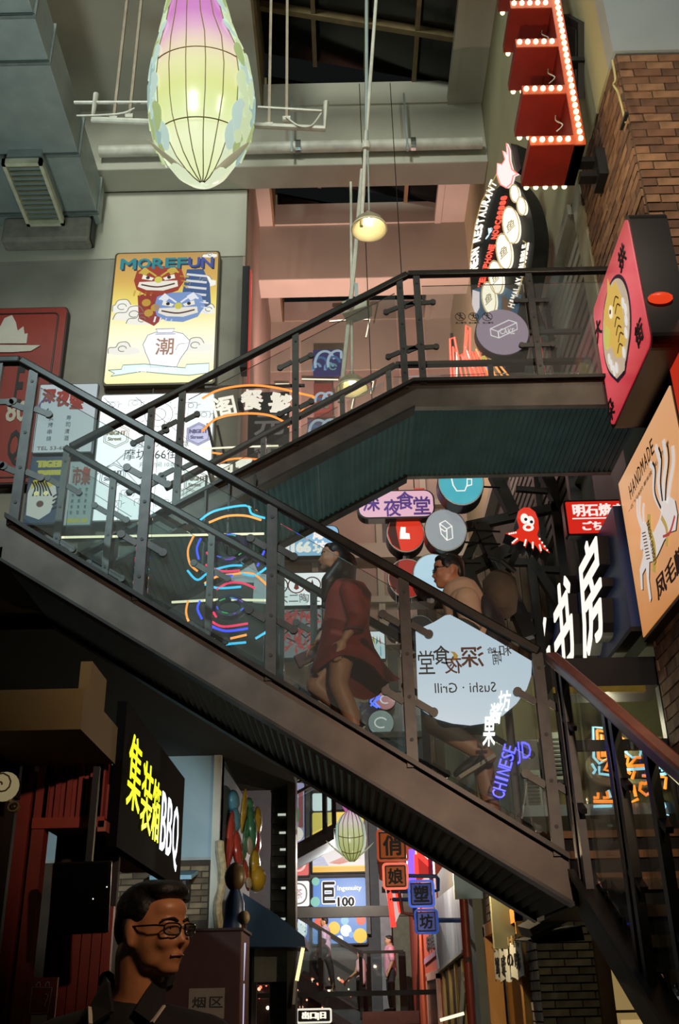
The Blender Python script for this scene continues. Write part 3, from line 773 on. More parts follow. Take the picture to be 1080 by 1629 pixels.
for k in range(nb + 1): bulb(((AX1 + x1) / 2 + .005, Yf - .03, zb + .05 + k * .083))
for i in range(1, 4):
    z = zs[i]; xx = x0 + .3
    MB().tube(bez([(xx + .05, Yf + .25, z), (xx + .03, Yf + .2, z - .12), (xx + .08, Yf + .18, z - .2), (xx + .02, Yf + .2, z - .26)]), .006, 5).build('loose_wire', WHITEPIPE, t)
for z in (zb + .02, zb - .16, zb + 1.35):
    MB().box((x1 - .02, Yf + .22, z), (2.53, Yf + .32, z + .06)).build('bracket', BLACK, t)
MB().box((2.42, Yf + .15, zb - .2), (2.52, Yf + .4, zb + .12)).build('transformer_box', BLACK, t)
# diamond plate high on the plaster
c = atX(917, 88, 2.5)
s = sign('diamond_plaque', 'small black diamond plaque high on the plaster beside the marquee bulbs', (2.498, c.y, c.z), (-1, 0, 0), cat='plaque')
s.poly([(0, -.62), (.38, 0), (0, .62), (-.38, 0)], 'plate', BLACK, 0, .06)
s.poly([(0, -.50), (.30, 0), (0, .50), (-.30, 0)], 'inset', D('#20221a', .4), .06, .07)
t = thing('wall_cable', 'thin cable with a knot hanging on the brick side face', 'cable', atX(975, 95, 2.47))
MB().tube(bez([atX(x, y, 2.46) for x, y in ((974, 96), (979, 125), (976, 135), (984, 150), (995, 195))]), .010, 6).build('cable_run', D('#a39a6a'), t, smooth=True)
MB().bar(atX(988, 205, 2.45), atX(997, 180, 2.45), .03, .03).build('plug', BLACK, t)

# ================================================================ RIGHT-HAND SIGNS
INK = D('#1c1a18', .6, 0, .05); NAVY = '#2a2f4e'
# square red lion sign (seen edge-on as a diamond)
XS = 2.2
s = sign('lion_head_sign', 'red square lightbox with a gold beast roundel, standing out from the brick corner', atX(975, 672, XS) + Vector((0, 0, 0)), (-1, 0, 0))
s.O = Vector((XS, 6.87, 5.58))
s.parent.location = s.O
W = H = 1.15
MB().prism([s.w(u, v, -.28) for u, v in rrect(-.03, -.03, W + .03, H + .03, .09)], s.N * .28).build('case', D('#12110f', .35, 0, .2), s.parent)
s.rect(0, 0, W, H, 'face', Egrad('lion_face', ((0, '#c8303c'), (.35, '#e8505c'), (.7, '#f0606a'), (1, '#c83a44')), 5.6, 6.7, .82), 0, .01, .07)
cu, cv = .52, .60
s.poly([(cu + .40 * cos(radians(a)), cv + .40 * sin(radians(a))) for a in range(-48, 230, 8)] + [(cu - .18, cv - .40), (cu + .02, cv - .45)], 'roundel_ring', D('#5a2a58', .5), .01, .014)
s.poly([(cu + .37 * cos(radians(a)), cv + .37 * sin(radians(a))) for a in range(-46, 226, 8)] + [(cu - .18, cv - .36), (cu + .02, cv - .42)], 'roundel', E('#cdb79c', .75), .014, .018)
gold = E('#d8b04a', .85)
s.poly([(cu + x, cv + y) for x, y in ((-.30, .12), (-.20, .30), (-.05, .36), (.02, .46), (.05, .34), (.18, .30), (.24, .12), (.22, -.05), (.16, -.16), (.20, -.26), (.02, -.30), (-.10, -.22), (-.16, -.06), (-.28, -.02))], 'beast_head', gold, .018, .022)
s.poly([(cu + x, cv + y) for x, y in ((-.31, .1), (-.2, .16), (-.12, .05), (-.22, -.04), (-.3, 0))], 'muzzle', E('#c9c15a', .85), .022, .026)
s.strokes([bez([(cu + a, cv + b), (cu + a + .08, cv + b + .03), (cu + a + .14, cv + b - .03)], 4) for a, b in ((0, 0), (0, -.08), (.02, -.16), (-.04, -.22), (.06, .08), (.05, .16))], .012, 'mane_lines', D('#8a5a1e', .6), .022, .003)
s.disc(cu - .02, cv + .16, .045, 'eye', E('#f4ead2', .9), .026, .03, .055)
s.disc(cu - .02, cv + .16, .018, 'pupil', D('#7a1f1a', .5), .03, .034)
wht = E('#e6e3de', .85)
for a, b in ((-.26, -.12), (-.23, -.2), (-.19, -.28), (.27, .02), (.3, -.06), (.27, -.14), (.22, -.22), (-.12, -.3), (.1, -.31)):
    s.disc(cu + a, cv + b, .028, 'tooth', wht, .022, .026, .05, n=10)
s.strokes([[(cu - .05 + .05 * k, cv - .44 + .02 * k), (cu + .22 + .05 * k, cv - .22 + .02 * k)] for k in range(3)], .010, 'speed_lines', D('#7a1a22', .6), .014, .003)
for ch, u, v in (('拱', .92, .95), ('大', .08, .90), ('街', .98, .20), ('朵', .07, .12)):
    s.text(ch, u - .09, v - .09, u + .09, v + .09, mat=INK, d=.012, bold=.02)
lm = MB().ball(s.w(W + .05, .34, -.1), (.09, .05, .04)).build('red_lamp', E('#d03a1c', 1.2), s.parent, smooth=True)
MB().box((2.3, 6.12, 6.0), (2.56, 6.3, 6.2)).build('bracket', BLACK, s.parent)

# orange horse sign
XH = 2.42
a = atX(985, 770, XH); b = atX(1065, 618, XH); c = atX(1026, 1012, XH)
s = sign('horse_sign', 'orange lightbox with a prancing white horse and black lettering under the red square sign', (XH, a.y, c.z), (-1, 0, 0))
W = a.y - 6.1; H = a.z - c.z
MB().prism([s.w(u, v, -.08) for u, v in ((-.03, -.03), (W + .03, -.03), (W + .03, H + .03), (-.03, H + .03))], s.N * .08).build('case', D('#191512', .35), s.parent)
s.rect(0, 0, W, H, 'face', Egrad('horse_face', ((0, '#c9854a'), (.5, '#e0a066'), (1, '#e6ac7c')), c.z, a.z, .86), 0, .008)
for k, ch in enumerate('HANDMADE'): s.text(ch, W * (.17 + .062 * k), H * (.795 + .004 * k), W * (.17 + .062 * k + .045), H * (.885 + .004 * k), mat=INK, d=.008, th=.002)
s.text('一匹飞马如约 都有独一无二的故事', W * .10, H * .74, W * .86, H * .765, mat=D('#7b5a40', .6), d=.008, th=.001)
s.text('凤毛麟角', W * .33, H * .08, W * .95, H * .21, mat=D('#5b3436', .6), d=.008, th=.002, bold=.01)
def hz(pts): return [(W * x, H * y) for x, y in pts]
wh = E('#dcd3cc', .85); dkl = D('#33343c', .6)
body = hz(((.20, .46), (.235, .51), (.27, .56), (.31, .575), (.35, .55), (.38, .47), (.45, .44), (.56, .46), (.64, .50), (.74, .50), (.80, .44), (.80, .36), (.74, .30), (.66, .33), (.56, .33), (.46, .31), (.38, .30), (.30, .33), (.25, .25), (.235, .14), (.21, .13), (.215, .22), (.24, .33), (.16, .32), (.125, .24), (.105, .25), (.135, .36), (.22, .40), (.255, .45), (.225, .44)))
s.poly([(u + .012, v - .012) for u, v in body], 'horse_shadow_print', dkl, .008, .010)
s.poly(body, 'horse', wh, .010, .014)
s.strokes([bez(hz(p)) for p in (((.27, .56), (.245, .66), (.28, .74)), ((.29, .57), (.28, .65), (.33, .73)), ((.32, .56), (.34, .63), (.37, .66)))], .028, 'mane', wh, .010, .004)
s.strokes([bez(hz(p)) for p in (((.62, .48), (.55, .62), (.60, .74), (.56, .80)), ((.64, .5), (.63, .64), (.70, .72), (.68, .84)), ((.67, .5), (.70, .6), (.78, .68), (.80, .8)), ((.7, .48), (.78, .55), (.87, .62), (.9, .70)))], .05, 'tail', wh, .010, .004)
s.strokes([bez(hz(p)) for p in (((.61, .5), (.57, .62), (.63, .72), (.61, .78)), ((.65, .52), (.67, .62), (.74, .72), (.73, .80)), ((.69, .5), (.74, .57), (.83, .66), (.85, .74)))], .022, 'tail_lines', dkl, .014, .003)
s.strokes([hz(((.275, .52 - .02 * k), (.33, .50 - .02 * k))) for k in range(9)], .008, 'neck_stripes', D('#8a5a2a'), .014, .003)
gb = E('#b89a4a', .8)
s.strokes([bez(hz(((.43, .56), (.40, .48), (.42, .36), (.36, .24))))], .07, 'ribbon', gb, .015, .004)
s.text('LEGEND HORN', W * .385, H * .27, W * .425, H * .53, mat=D('#6d5a28', .6), d=.02, th=.003, rot=90)
s.strokes([bez(hz(((.60, .45), (.64, .36), (.60, .28))))], .04, 'saddle_strap', gb, .015, .004)
s.strokes([bez(hz(((.58, .345), (.68, .32), (.78, .36))))], .02, 'red_sash', E('#b8323a', .7), .018, .004)
s = sign('red_light_box', 'sliver of a glowing red lightbox at the right edge beside the orange horse sign', (2.44, 6.03, 5.0), (-1, 0, 0))
s.rect(0, -.9, .5, .75, 'face', E('#c8331c', .8), 0, .03); s.rect(-.02, -.92, .52, .77, 'case', BLACK, -.06, 0)

# bookshop sign: dark blue board, raised white letters
XK = 2.36
s = sign('bookshop_sign', 'dark blue sloping board with three big raised white characters', (XK, 8.0, 4.0), (-1, 0, 0))
s.O = Vector((XK, 7.55, 4.2)); s.parent.location = s.O
s.rect(-4.9, 0, -.17, 1.1, 'board', D('#34477a', .4, 0, .12, 2), -.08, 0)
s.rect(-4.9, -.04, -.17, 0, 'bottom_edge', BLACK, -.1, .01)
for ch, y0, y1, z0, z1 in (('房', 8.98, 7.98, 4.30, 5.24), ('书', 10.15, 9.15, 4.36, 5.34), ('长', 11.4, 10.4, 4.42, 5.32)):
    b = s.text(ch, -(y0 - 7.55), z0 - 4.2, -(y1 - 7.55), z1 - 4.2, mat=E('#fdf6ea', 1.1), d=.10, th=.012, bold=.012, shear=.25)
    s.text(ch, -(y0 - 7.55), z0 - 4.2, -(y1 - 7.55), z1 - 4.2, name='letter_return', mat=D('#1a1815', .5), d=.0, th=.098, bold=.008, shear=.25)
# ================================================================ BOTTLE-SHAPED NEON RESTAURANT SIGN
ang = radians(28)
NB = (-cos(ang), -sin(ang), 0)
c0 = atX(800, 420, 1.75)
s = sign('restaurant_sign', 'black bottle-shaped restaurant sign with a neon flame, white bubbles and slanted lettering', (1.75, 9.2, 7.0), NB)
out = s.uvs([(790, 300), (774, 316), (760, 352), (752, 398), (748, 440), (753, 490), (768, 540), (790, 582), (806, 600), (812, 575), (822, 520), (836, 470), (846, 420), (850, 380), (846, 345), (838, 318), (828, 300), (812, 285)])
out = [tuple(p) for p in bez(out + [out[0]], 3)][:-1]
s.poly(out, 'board', BLACK, -.20, 0)
cx_ = sum(p[0] for p in out) / len(out); cy_ = sum(p[1] for p in out) / len(out)
low = s.uvs([(752, 462), (757, 500), (770, 540), (790, 580), (803, 592), (808, 565), (818, 520), (830, 470), (800, 455), (770, 455)])
s.poly(low, 'blue_print', D('#3f6f9a', .4), 0, .01)
s.poly(s.uvs([(800, 470), (815, 480), (824, 462), (812, 500), (800, 505)]), 'rust_print', D('#7d5a48', .5), .01, .014)
WHT = E('#fff6df', 1.25)
ring = E('#e9c98a', .7)
for i, (x, y, rx, ry) in enumerate(((824, 310, 6, 13), (835, 330, 6, 13), (818, 360, 12, 28), (807, 402, 11, 27), (794, 443, 10, 25), (783, 476, 10, 24))):
    pts = s.uvs([(x + rx * cos(2 * pi * k / 24) - .12 * ry * sin(2 * pi * k / 24) * -1 * 0.9, y + ry * sin(2 * pi * k / 24)) for k in range(24)])
    b = s.poly(pts, 'bubble', WHT, .01, .05)
    pr = s.uvs([(x + (rx + 1.2) * cos(2 * pi * k / 24) + .108 * ry * sin(2 * pi * k / 24), y + (ry + 1.6) * sin(2 * pi * k / 24)) for k in range(24)])
    s.neon([pr], .006, 'bubble_rim', ring, .05, True)
    if i > 1: s.text('鱼', *[v for p in (s.uv(x - rx * .45, y + ry * .5), s.uv(x + rx * .45, y - ry * .5)) for v in p], name='bubble_mark', mat=D('#d9c8a8', .6), d=.05, th=.004, parent=b.parent)
def along(sh, t, pts, h, mat, name='lettering', d=.01, bold=.03, lean=.15):
    """letters following a path given from first to last letter; h = letter height across the path"""
    P = [Vector(p) for p in bez(pts, 8)]; L = [0]
    for a, b in zip(P[:-1], P[1:]): L.append(L[-1] + (b - a).length)
    def at(q):
        for i in range(len(P) - 1):
            if L[i + 1] >= q: f = (q - L[i]) / max(1e-6, L[i + 1] - L[i]); return P[i].lerp(P[i + 1], f), (P[i + 1] - P[i]).normalized()
        return P[-1], (P[-1] - P[-2]).normalized()
    m = MB(); n = len(t); w = L[-1] / n
    for i, ch in enumerate(t):
        if ch == ' ': continue
        c, tg = at(w * (i + .5)); nm = Vector((-tg.y, tg.x)); vs, fs = text_mesh(ch, bold)
        cw = min(w * .88, h * ASPECT.get(ch, 1) * 1.25)
        m.add([sh.w(*(c + tg * ((p.x - .5) * cw + lean * (p.y - .5) * w * .86) + nm * ((p.y - .5) * h)), d + .012 * (p.z + .5)) for p in vs], fs)
    return m.build(name, mat, sh.parent)
along(s, 'NEON RESTAURANT', s.uvs([(755, 432), (757, 400), (763, 365), (773, 326), (788, 288)]), .17, E('#fff3e4', 1.3))
along(s, 'TELEPHONE NO.C.8888', s.uvs([(766, 458), (776, 420), (788, 378), (804, 312)]), .13, E('#ff5a45', 1.3))
along(s, 'HIMALAYA BUBBLE', s.uvs([(814, 490), (825, 455), (833, 420), (838, 388)]), .12, E('#fff3e4', 1.2))
s.neon([s.uvs([(749, 436), (752, 400), (758, 360), (768, 322), (792, 278), (796, 292)])], .008, 'outline_tube', E('#b8a060', .8), .02)
s.neon([s.uvs([(834, 384), (840, 388), (836, 430), (826, 470)])], .007, 'outline_tube', E('#b8a060', .8), .02)
s.text('♪', *[v for p in (s.uv(774, 382), s.uv(784, 358)) for v in p], name='note', mat=E('#cfe6f4', 1.1), d=.012)
fl = s.uvs([(797, 262), (796, 280), (802, 296), (811, 301), (819, 294), (822, 282), (829, 279), (820, 272), (816, 258), (815, 240), (811, 230), (812, 248), (805, 242), (809, 256), (804, 264)])
s.poly(fl, 'flame', E('#fbe3e0', 1.1), .02, .05)
s.neon([fl], .008, 'flame_tube', E('#ff7a70', 1.4), .05, True)
s.poly(s.uvs([(812, 228), (822, 230), (829, 268), (822, 276)]), 'flame_backing', BLACK, -.16, .0)
fl2 = s.uvs([(755, 462), (754, 485), (759, 500), (764, 490), (764, 465)])
s.poly(fl2, 'white_tail', E('#f4e6e6', .9), .012, .03)
MB().bar(s.w(cx_ + .1, cy_ + .3, -.1), (2.62, 9.9, 8.2), .06, .06).build('bracket', STEEL, s.parent)

# red neon drawing and yellow bulbs behind the bridge glass
s, W, H = front_sign('neon_drawing', 'dense red and orange neon line drawing glowing behind the bridge glass', 714, 520, 800, 606, 8.9)
RN = E('#ff5136', 2.2); RN2 = E('#ff9a50', 1.8)
s.neon([[(0, 0), (.02, H * .75), (W * .12, H * .78), (W * .2, .0)], [(W * .25, H * .3), (W * .36, H), (W * .43, H * .95), (W * .36, H * .25)], [(W * .06, .02), (W * .08, H * .6), (W * .2, H * .3)], [(W * .28, H * .35), (W * .38, H * .9)]] +
       [[(W * (.2 + .09 * k), .0), (W * (.16 + .07 * k), H * (.42 + .02 * (k % 3))), (W * (.3 + .06 * k), H * .5), (W * (.42 + .06 * k), 0)] for k in range(5)], .012, 'red_tube', RN)
s.neon([[(W * (.5 + .1 * k), H * (.55 - .05 * k)), (W * (.72 + .12 * k), 0)] for k in range(4)] + [[(W * .62, H * .9), (W * .74, H * .4), (W * .9, H * .1)]], .010, 'orange_tube', RN2)
s.neon([[(W * .55, H * .85), (W * .62, H * .45), (W * .72, H * .05)]], .010, 'blue_tube', E('#6a9dff', 1.6))
s.neon([[(W * .45, H * .1), (W * .3, H * .6)], [(W * .1, H * .05), (W * .14, H * .5)]], .010, 'white_tube', E('#ffe2da', 1.6))
for a in ((.05, -.1), (W - .05, -.1)): MB().bar(s.w(a[0], H * .9, -.02), s.w(a[0], -.15, -.02), .03, .03).build('frame_bar', STEEL, s.parent)
for k, x in enumerate((769, 782, 793)):
    c = atY(x, 570, 8.85); t = thing('string_bulb', ('first', 'second', 'third')[k] + ' yellow bulb from the left in the row behind the bridge glass', 'bulb', c)
    MB().ball(c, .028).build('glass_globe', E('#d9c256', 1.0), t, smooth=True); MB().lathe([(.012, .02), (.015, .06), (.001, .06)], c, 8).build('cap', BLACK, t)
# reflection of a round sign, modelled as a dim glowing disc behind the bridge glass
s, W, H = front_sign('round_box_reflection', 'dim glowing mauve disc for a reflected round sign with a cake box outline behind the bridge glass', 756, 492, 842, 566, 8.45)
s.disc(W / 2, H / 2, W / 2, 'case', BLACK, -.10, -.005, H / 2); s.disc(W / 2, H / 2, W / 2 - .01, 'face', E('#b9a3b8', .55), 0, .01, H / 2 - .01)  # added case and face, only there to carry the reflected disc
bx = [(.28, .42), (.42, .36), (.78, .54), (.78, .68), (.64, .74), (.28, .56)]
s.neon([[(W * x, H * y) for x, y in bx + [bx[0]]], [(W * .28, H * .56), (W * .42, H * .5), (W * .78, H * .68)], [(W * .42, H * .5), (W * .42, H * .36)]], .006, 'box_outline', E('#f3eef0', .8), .015)
c_ = s.w(W * .5, H * .55, -.08); MB().box((c_.x, 8.52, c_.z), (2.66, 8.56, c_.z + .05)).build('bracket', BLACK, s.parent)
s.text('CAKE', W * .45, H * .44, W * .72, H * .56, mat=E('#f3eef0', .8), d=.012)
# prohibition stickers on the bridge glass
for k, x in enumerate((733, 754, 776)):
    c = atY(x, 499, YC0 - .02)
    s = sign('glass_sticker', ('first', 'second', 'third')[k] + ' round prohibition sticker from the left on the bridge glass', (c.x, YC0 + .024, c.z), (0, -1, 0), 'prohibition stickers on glass', 'sticker')
    s.neon([arc(0, 0, .042, .042, 0, 345, 20)], .003, 'ring', INK, .003, True)
    s.strokes([[(-.03, .03), (.03, -.03)], [(-.012, -.025), (0, .0), (.012, -.025)], [(0, 0), (0, .018)], [(-.016, .01), (.016, .01)]], .006, 'figure', INK)
    s.disc(0, .026, .008, 'figure_head', INK, .003, .006, n=10)
    s.text('禁止攀爬', -.045, -.075, .045, -.055, mat=INK, d=.003, th=.002)

# ================================================================ POSTERS ON THE LEFT WALL
YW = 12.2
s, W, H = front_sign('morefun_lightbox', 'tall yellow MOREFUN lightbox with a red and a blue lion head over a white vase', 176, 403, 343, 609, YW)
# leaning of the photo's verticals is perspective only; the box is a true rectangle
s.rect(-.03, -.03, W + .03, H + .03, 'case', D('#3a300e', .4), -.12, -.004, .06)
s.rect(0, 0, W, H, 'face', Egrad('poster_yellow', ((0, '#fff0a8'), (.25, '#fffbe0'), (.42, '#f8f2c0'), (.6, '#e8d25a'), (.78, '#c99a26'), (1, '#a87a1c')), s.O.z, s.O.z + H, 1.0), 0, .008, .05)  # film colours also carry the box's brighter glow towards the bottom
u_ = W * .045
for k, (ch, wd_) in enumerate(zip('MOREFUN', (.165, .14, .125, .115, .105, .125, .125))):
    v0_ = H * (.868 + (.006 if k % 2 else 0)); v1_ = H * .955
    s.text(ch, u_ + .025, v0_ - .025, u_ + W * wd_ * .94 + .025, v1_ - .025, name='letter_shadow', mat=D('#20203c', .5), d=.008, bold=.04)
    s.text(ch, u_, v0_, u_ + W * wd_ * .94, v1_, mat=E('#2e919c', .6) if k < 5 else E('#3f55a8', .6), d=.016, bold=.04)
    u_ += W * wd_ * 1.02
def pp(L): return [(W * x, H * y) for x, y in L]
cl = E('#f3f0e6', .85); ln = D('#8d8a80', .6)
for cxx, cyy, sc in ((.10, .56, 1.1), (.22, .50, 1.2), (.88, .75, .9), (.93, .53, .8), (.14, .24, 1.0), (.82, .255, 1.1), (.92, .97, .5), (.30, .46, .9)):
    pts = [(W * cxx + sc * x, H * cyy + sc * y) for x, y in ((-.26, -.05), (-.22, .05), (-.1, .06), (-.06, .14), (.06, .15), (.12, .06), (.24, .04), (.28, -.05), (.1, -.08), (-.1, -.07))]
    pts = [(max(.02, min(W - .02, a)), max(.02, min(H - .02, b))) for a, b in pts]
    s.poly(pts, 'cloud_print', cl, .008, .011)
    s.strokes([bez([(max(.02, min(W - .02, a)), b) for a, b in pts[:6]], 3), [(min(W - .02, max(.02, W * cxx + sc * a)), H * cyy + sc * b) for a, b in arc(0, .03, .06, .05, 0, 300, 12)]], .012, 'cloud_line', ln, .011, .003)
def lion(cx, cy, sc, c1, c2, nm, open_=True):
    q = lambda L: [(cx + sc * x, cy + sc * y) for x, y in L]
    s.poly(q([(-.44, .02), (-.40, .24), (-.22, .33), (.2, .34), (.40, .26), (.48, .02), (.36, -.22), (.1, -.33), (-.2, -.3), (-.38, -.18)]), nm + '_head', c1, .011, .016)
    s.poly(q([(-.36, .2), (-.26, .32), (-.16, .22), (-.24, .12)]), nm + '_ear', c2, .016, .02); s.poly(q([(.34, .22), (.26, .33), (.14, .24), (.22, .13)]), nm + '_ear', c2, .016, .02)
    s.poly(q([(-.34, -.02), (.34, .0), (.36, -.13), (.1, -.22), (-.2, -.2), (-.36, -.12)]), nm + '_jaw', E('#efe9dc', .8), .016, .02)
    s.strokes([bez(q([(-.3, -.08), (0, -.14), (.3, -.07)]), 5)], .03 * sc, nm + '_mouth', D('#5b1f1c', .5), .02, .003)
    for k in (-1, 1):
        s.poly(q([(k * .08, .06), (k * .28, .14), (k * .30, .05), (k * .12, .01)]), nm + '_eye', E('#f5efe0', .8), .02, .024)
        s.disc(cx + sc * k * .19, cy + sc * .07, .035 * sc, nm + '_pupil', INK, .024, .027, n=12)
        s.strokes([bez(q([(k * .04, .10), (k * .2, .22), (k * .36, .18)]), 5)], .035 * sc, nm + '_brow', c2, .02, .004)
    s.disc(cx, cy + sc * .02, .07 * sc, nm + '_nose', E('#d8cf56', .75), .02, .028, n=14)
    s.strokes([bez(q([(-.40 + .1 * k, -.2 - .02 * k), (-.42 + .1 * k, -.32)]), 3) for k in range(4)] + [bez(q([(.38 + .03 * k, .1 - .1 * k), (.54, .08 - .12 * k)]), 3) for k in range(3)], .03 * sc, nm + '_fringe', c2, .012, .004)
s.poly(pp([(.66, .62), (.70, .86), (.86, .86), (.93, .74), (.95, .58), (.80, .50)]), 'blue_body', E('#3d62a0', .5), .009, .012)
s.strokes([pp([(.70, .82 - .05 * k), (.90, .80 - .05 * k)]) for k in range(6)], .04, 'body_stripe', E('#e6e6ea', .7), .012, .003)
s.poly(pp([(.24, .66), (.27, .48), (.42, .42), (.56, .52), (.52, .70)]), 'red_body', E('#b0342a', .5), .009, .012)
for x, y in ((.33, .60), (.42, .56), (.36, .52)): s.disc(W * x, H * y, .07, 'body_flower', E('#d9a83c', .6), .012, .016, n=10)
lion(W * .43, H * .77, .86, E('#b23a22', .55), E('#d8b64a', .65), 'red_lion')
lion(W * .64, H * .56, .84, E('#7d9ad0', .75), E('#e8eaf2', .8), 'blue_lion')
va = pp([(.44, .395), (.62, .395), (.60, .375), (.70, .355), (.77, .30), (.75, .24), (.69, .17), (.66, .11), (.42, .11), (.40, .16), (.36, .22), (.33, .28), (.37, .35), (.46, .375)])
s.poly(va, 'vase_print', E('#f6f2f4', 1.0), .011, .014)
s.strokes([[*va, va[0]], pp([(.45, .365), (.61, .365)]), pp([(.44, .355), (.63, .355)])], .010, 'vase_line', D('#8f93bd', .6), .014, .003)
s.text('潮', W * .45, H * .20, W * .62, H * .325, mat=D('#b98a78', .6), d=.014, bold=.01)
rb = pp([(.03, .095), (.15, .10), (.16, .13), (.36, .135), (.62, .11), (.74, .10), (.75, .125), (.96, .13), (.96, .06), (.78, .045), (.62, .055), (.34, .08), (.06, .05), (.09, .07)])
s.poly(rb, 'ribbon_print', E('#dff0f0', .95), .014, .017); s.strokes([[*rb, rb[0]]], .010, 'ribbon_line', D('#5f8a84', .6), .017, .003)
s.text('MISTER LION', W * .30, H * .075, W * .66, H * .105, mat=E('#ffffff', 1.0), d=.018)
# flame BBQ sign
s, W, H = front_sign('flame_sign', 'dark red sign with a white flame over a dish at the left edge', -60, 490, 92, 770, 12.2)
s.rect(0, 0, W, H, 'case', D('#2a100a', .5), -.12, -.002, .08)
s.rect(.02, .02, W - .02, H - .02, 'face', D('#8a2410', .45, 0, .08), 0, .01, .07)
s.neon([rrect(.10, .10, W - .14, H - .12, .07)], .014, 'inner_border', D('#2a0e08', .5), .01, True)
def q(L): return [s.uv(x, y) for x, y in L]
FW = D('#c2bcae', .6, 0, .05)
s.poly(q([(-24, 548), (-14, 530), (2, 520), (8, 508), (20, 503), (26, 514), (29, 528), (38, 521), (40, 533), (45, 532), (43, 548)]), 'flame', FW, .01, .03)
s.poly(q([(-40, 550), (65, 551), (50, 560), (20, 562), (-20, 562)]), 'dish', FW, .01, .03)
for ch, p0, p1, m_ in (('E', (20, 648), (42, 582), INK), ('80', (8, 672), (46, 638), FW), ('Q', (8, 742), (36, 684), INK), ('B', (-34, 742), (-2, 684), INK)):
    a = s.uv(*p0); b = s.uv(*p1); s.text(ch, a[0], a[1], b[0], b[1], mat=m_, d=.012, bold=.03)
# white map lightbox
s, W, H = front_sign('map_lightbox', 'large glaring white lightbox with thin line drawings and hexagon badges', 153, 628, 336, 826, YW)
s.rect(-.02, -.02, W + .02, H + .02, 'case', D('#8f9290', .5), -.10, -.002, .05)
s.rect(0, 0, W, H, 'face', E('#eef3f8', 1.25), 0, .008, .04)
th = D('#6f7580', .6); hx = lambda cx, cy, r: [(cx + r * cos(radians(30 + 60 * k)), cy + r * sin(radians(30 + 60 * k))) for k in range(7)]
s.strokes([[(W * a, H * b) for a, b in L] for L in (((.02, .35), (.42, .62), (.02, .98)), ((.98, .30), (.55, .05)), ((.3, .98), (.78, .62), (.98, .75)), ((.25, .52), (.18, .46), (.45, .20), (.75, .42)), ((.02, .2), (.35, .02)))], .008, 'street_lines', th, .008, .002)
s.strokes([arc(W * .52, H * .83, .20, .20, 0, 360, 28), arc(W * .52, H * .83, .10, .10, 0, 360, 20), [(W * .47, H * .78), (W * .44, H * .66)], [(W * .57, H * .78), (W * .6, H * .66)]] +
          [[(W * .52 + .23 * cos(a), H * .83 + .23 * sin(a)), (W * .52 + .27 * cos(a), H * .83 + .27 * sin(a))] for a in [2 * pi * k / 14 for k in range(14)]], .008, 'ferris_wheel_print', th, .008, .002)
for cx, cy, r, c in ((.16, .66, .20, '#b9a88a'), (.16, .34, .20, '#9aa0b4'), (.88, .66, .19, '#8a7fc0'), (.88, .28, .18, '#b09a94')):
    if c == '#8a7fc0': s.poly(hx(W * cx, H * cy, r)[:-1], 'badge_fill', E('#c3bdea', .95), .008, .010)
    s.strokes([hx(W * cx, H * cy, r), hx(W * cx, H * cy, r * .86)], .010, 'badge_outline', D(c, .6), .010, .002)
    s.text('NIGHT', W * cx - r * .7, H * cy + .01, W * cx + r * .7, H * cy + .08, mat=D(c, .6), d=.012, th=.002, bold=.03); s.text('Street', W * cx - r * .6, H * cy - .08, W * cx + r * .4, H * cy - .02, mat=D(c, .6), d=.012, th=.002, bold=.03)
s.text('上海人大创意', W * .36, H * .56, W * .80, H * .61, mat=D('#9aa0a8', .6), d=.008, th=.002)
s.text('摩坊166街市', W * .24, H * .46, W * .82, H * .55, mat=D('#53585f', .6), d=.008, th=.003)
s.text('开放时间 10:00', W * .38, H * .40, W * .70, H * .44, mat=D('#9aa0a8', .6), d=.008, th=.002)
for cx, cy in ((.1, .92), (.3, .93), (.8, .9), (.92, .82), (.2, .12), (.42, .13), (.3, .2), (.75, .2), (.6, .12)):
    s.strokes([rrect(W * cx - .09, H * cy - .05, W * cx + .09, H * cy + .05, .02) + [(W * cx - .09 + .02, H * cy - .05)], arc(W * cx, H * cy, .04, .04, 0, 360, 12), [(W * cx + .09, H * cy), (W * cx + .14, H * cy + .02)]], .006, 'doodle', th, .008, .002)
MB().bar(s.w(W * .45, H, -.03), s.w(W * .45, H + .12, -.03), .02, .02).build('cable', BLACK, s.parent)
# small posters between the two
def poster(label, x0, y0, x1, y1, Y, face, deco, nm='poster'):
    s, W, H = front_sign(nm, label, x0, y0, x1, y1, Y)
    s.rect(-.015, -.015, W + .015, H + .015, 'case', D('#4a4f50', .5), -.06, -.002, .02); s.rect(0, 0, W, H, 'face', face, 0, .006, .015)
    for u in (.2, .8): MB().box(tuple(s.w(W * u - .02, H * .7, -.3)), tuple(s.w(W * u + .02, H * .75, -.05))).build('stand_off', STEEL, s.parent)
    deco(s, W, H); return s, W, H
def deco_red(s, W, H):
    a = D('#a83a30', .6)
    for k, (u, v, h) in enumerate(((.05, .72, .22), (.30, .66, .26), (.50, .74, .2), (.55, .62, .16))): s.text('深夜食堂'[k], W * u, H * v, W * (u + .24), H * (v + h), mat=a, d=.006, bold=.06)
    s.strokes([arc(W * .12, H * .68, .07, .1, 20, 330, 14)], .02, 'violet_stroke', D('#6a4aa0', .6), .014, .003)
    for k in range(4): s.text('炙烤串烧'[k], W * .22, H * (.46 - .1 * k), W * .30, H * (.53 - .1 * k), mat=th, d=.006)
    for k in range(4): s.text('寿司清酒'[k], W * .52, H * (.46 - .1 * k), W * .60, H * (.53 - .1 * k), mat=th, d=.006)
    s.text('TEL 53-680802', W * .08, H * .03, W * .80, H * .08, mat=D('#6f5a58', .6), d=.006)
poster('white poster with bold red brush characters behind the leftmost glass pane', 58, 612, 150, 719, 12.05, E('#c3d0d6', .62), deco_red)
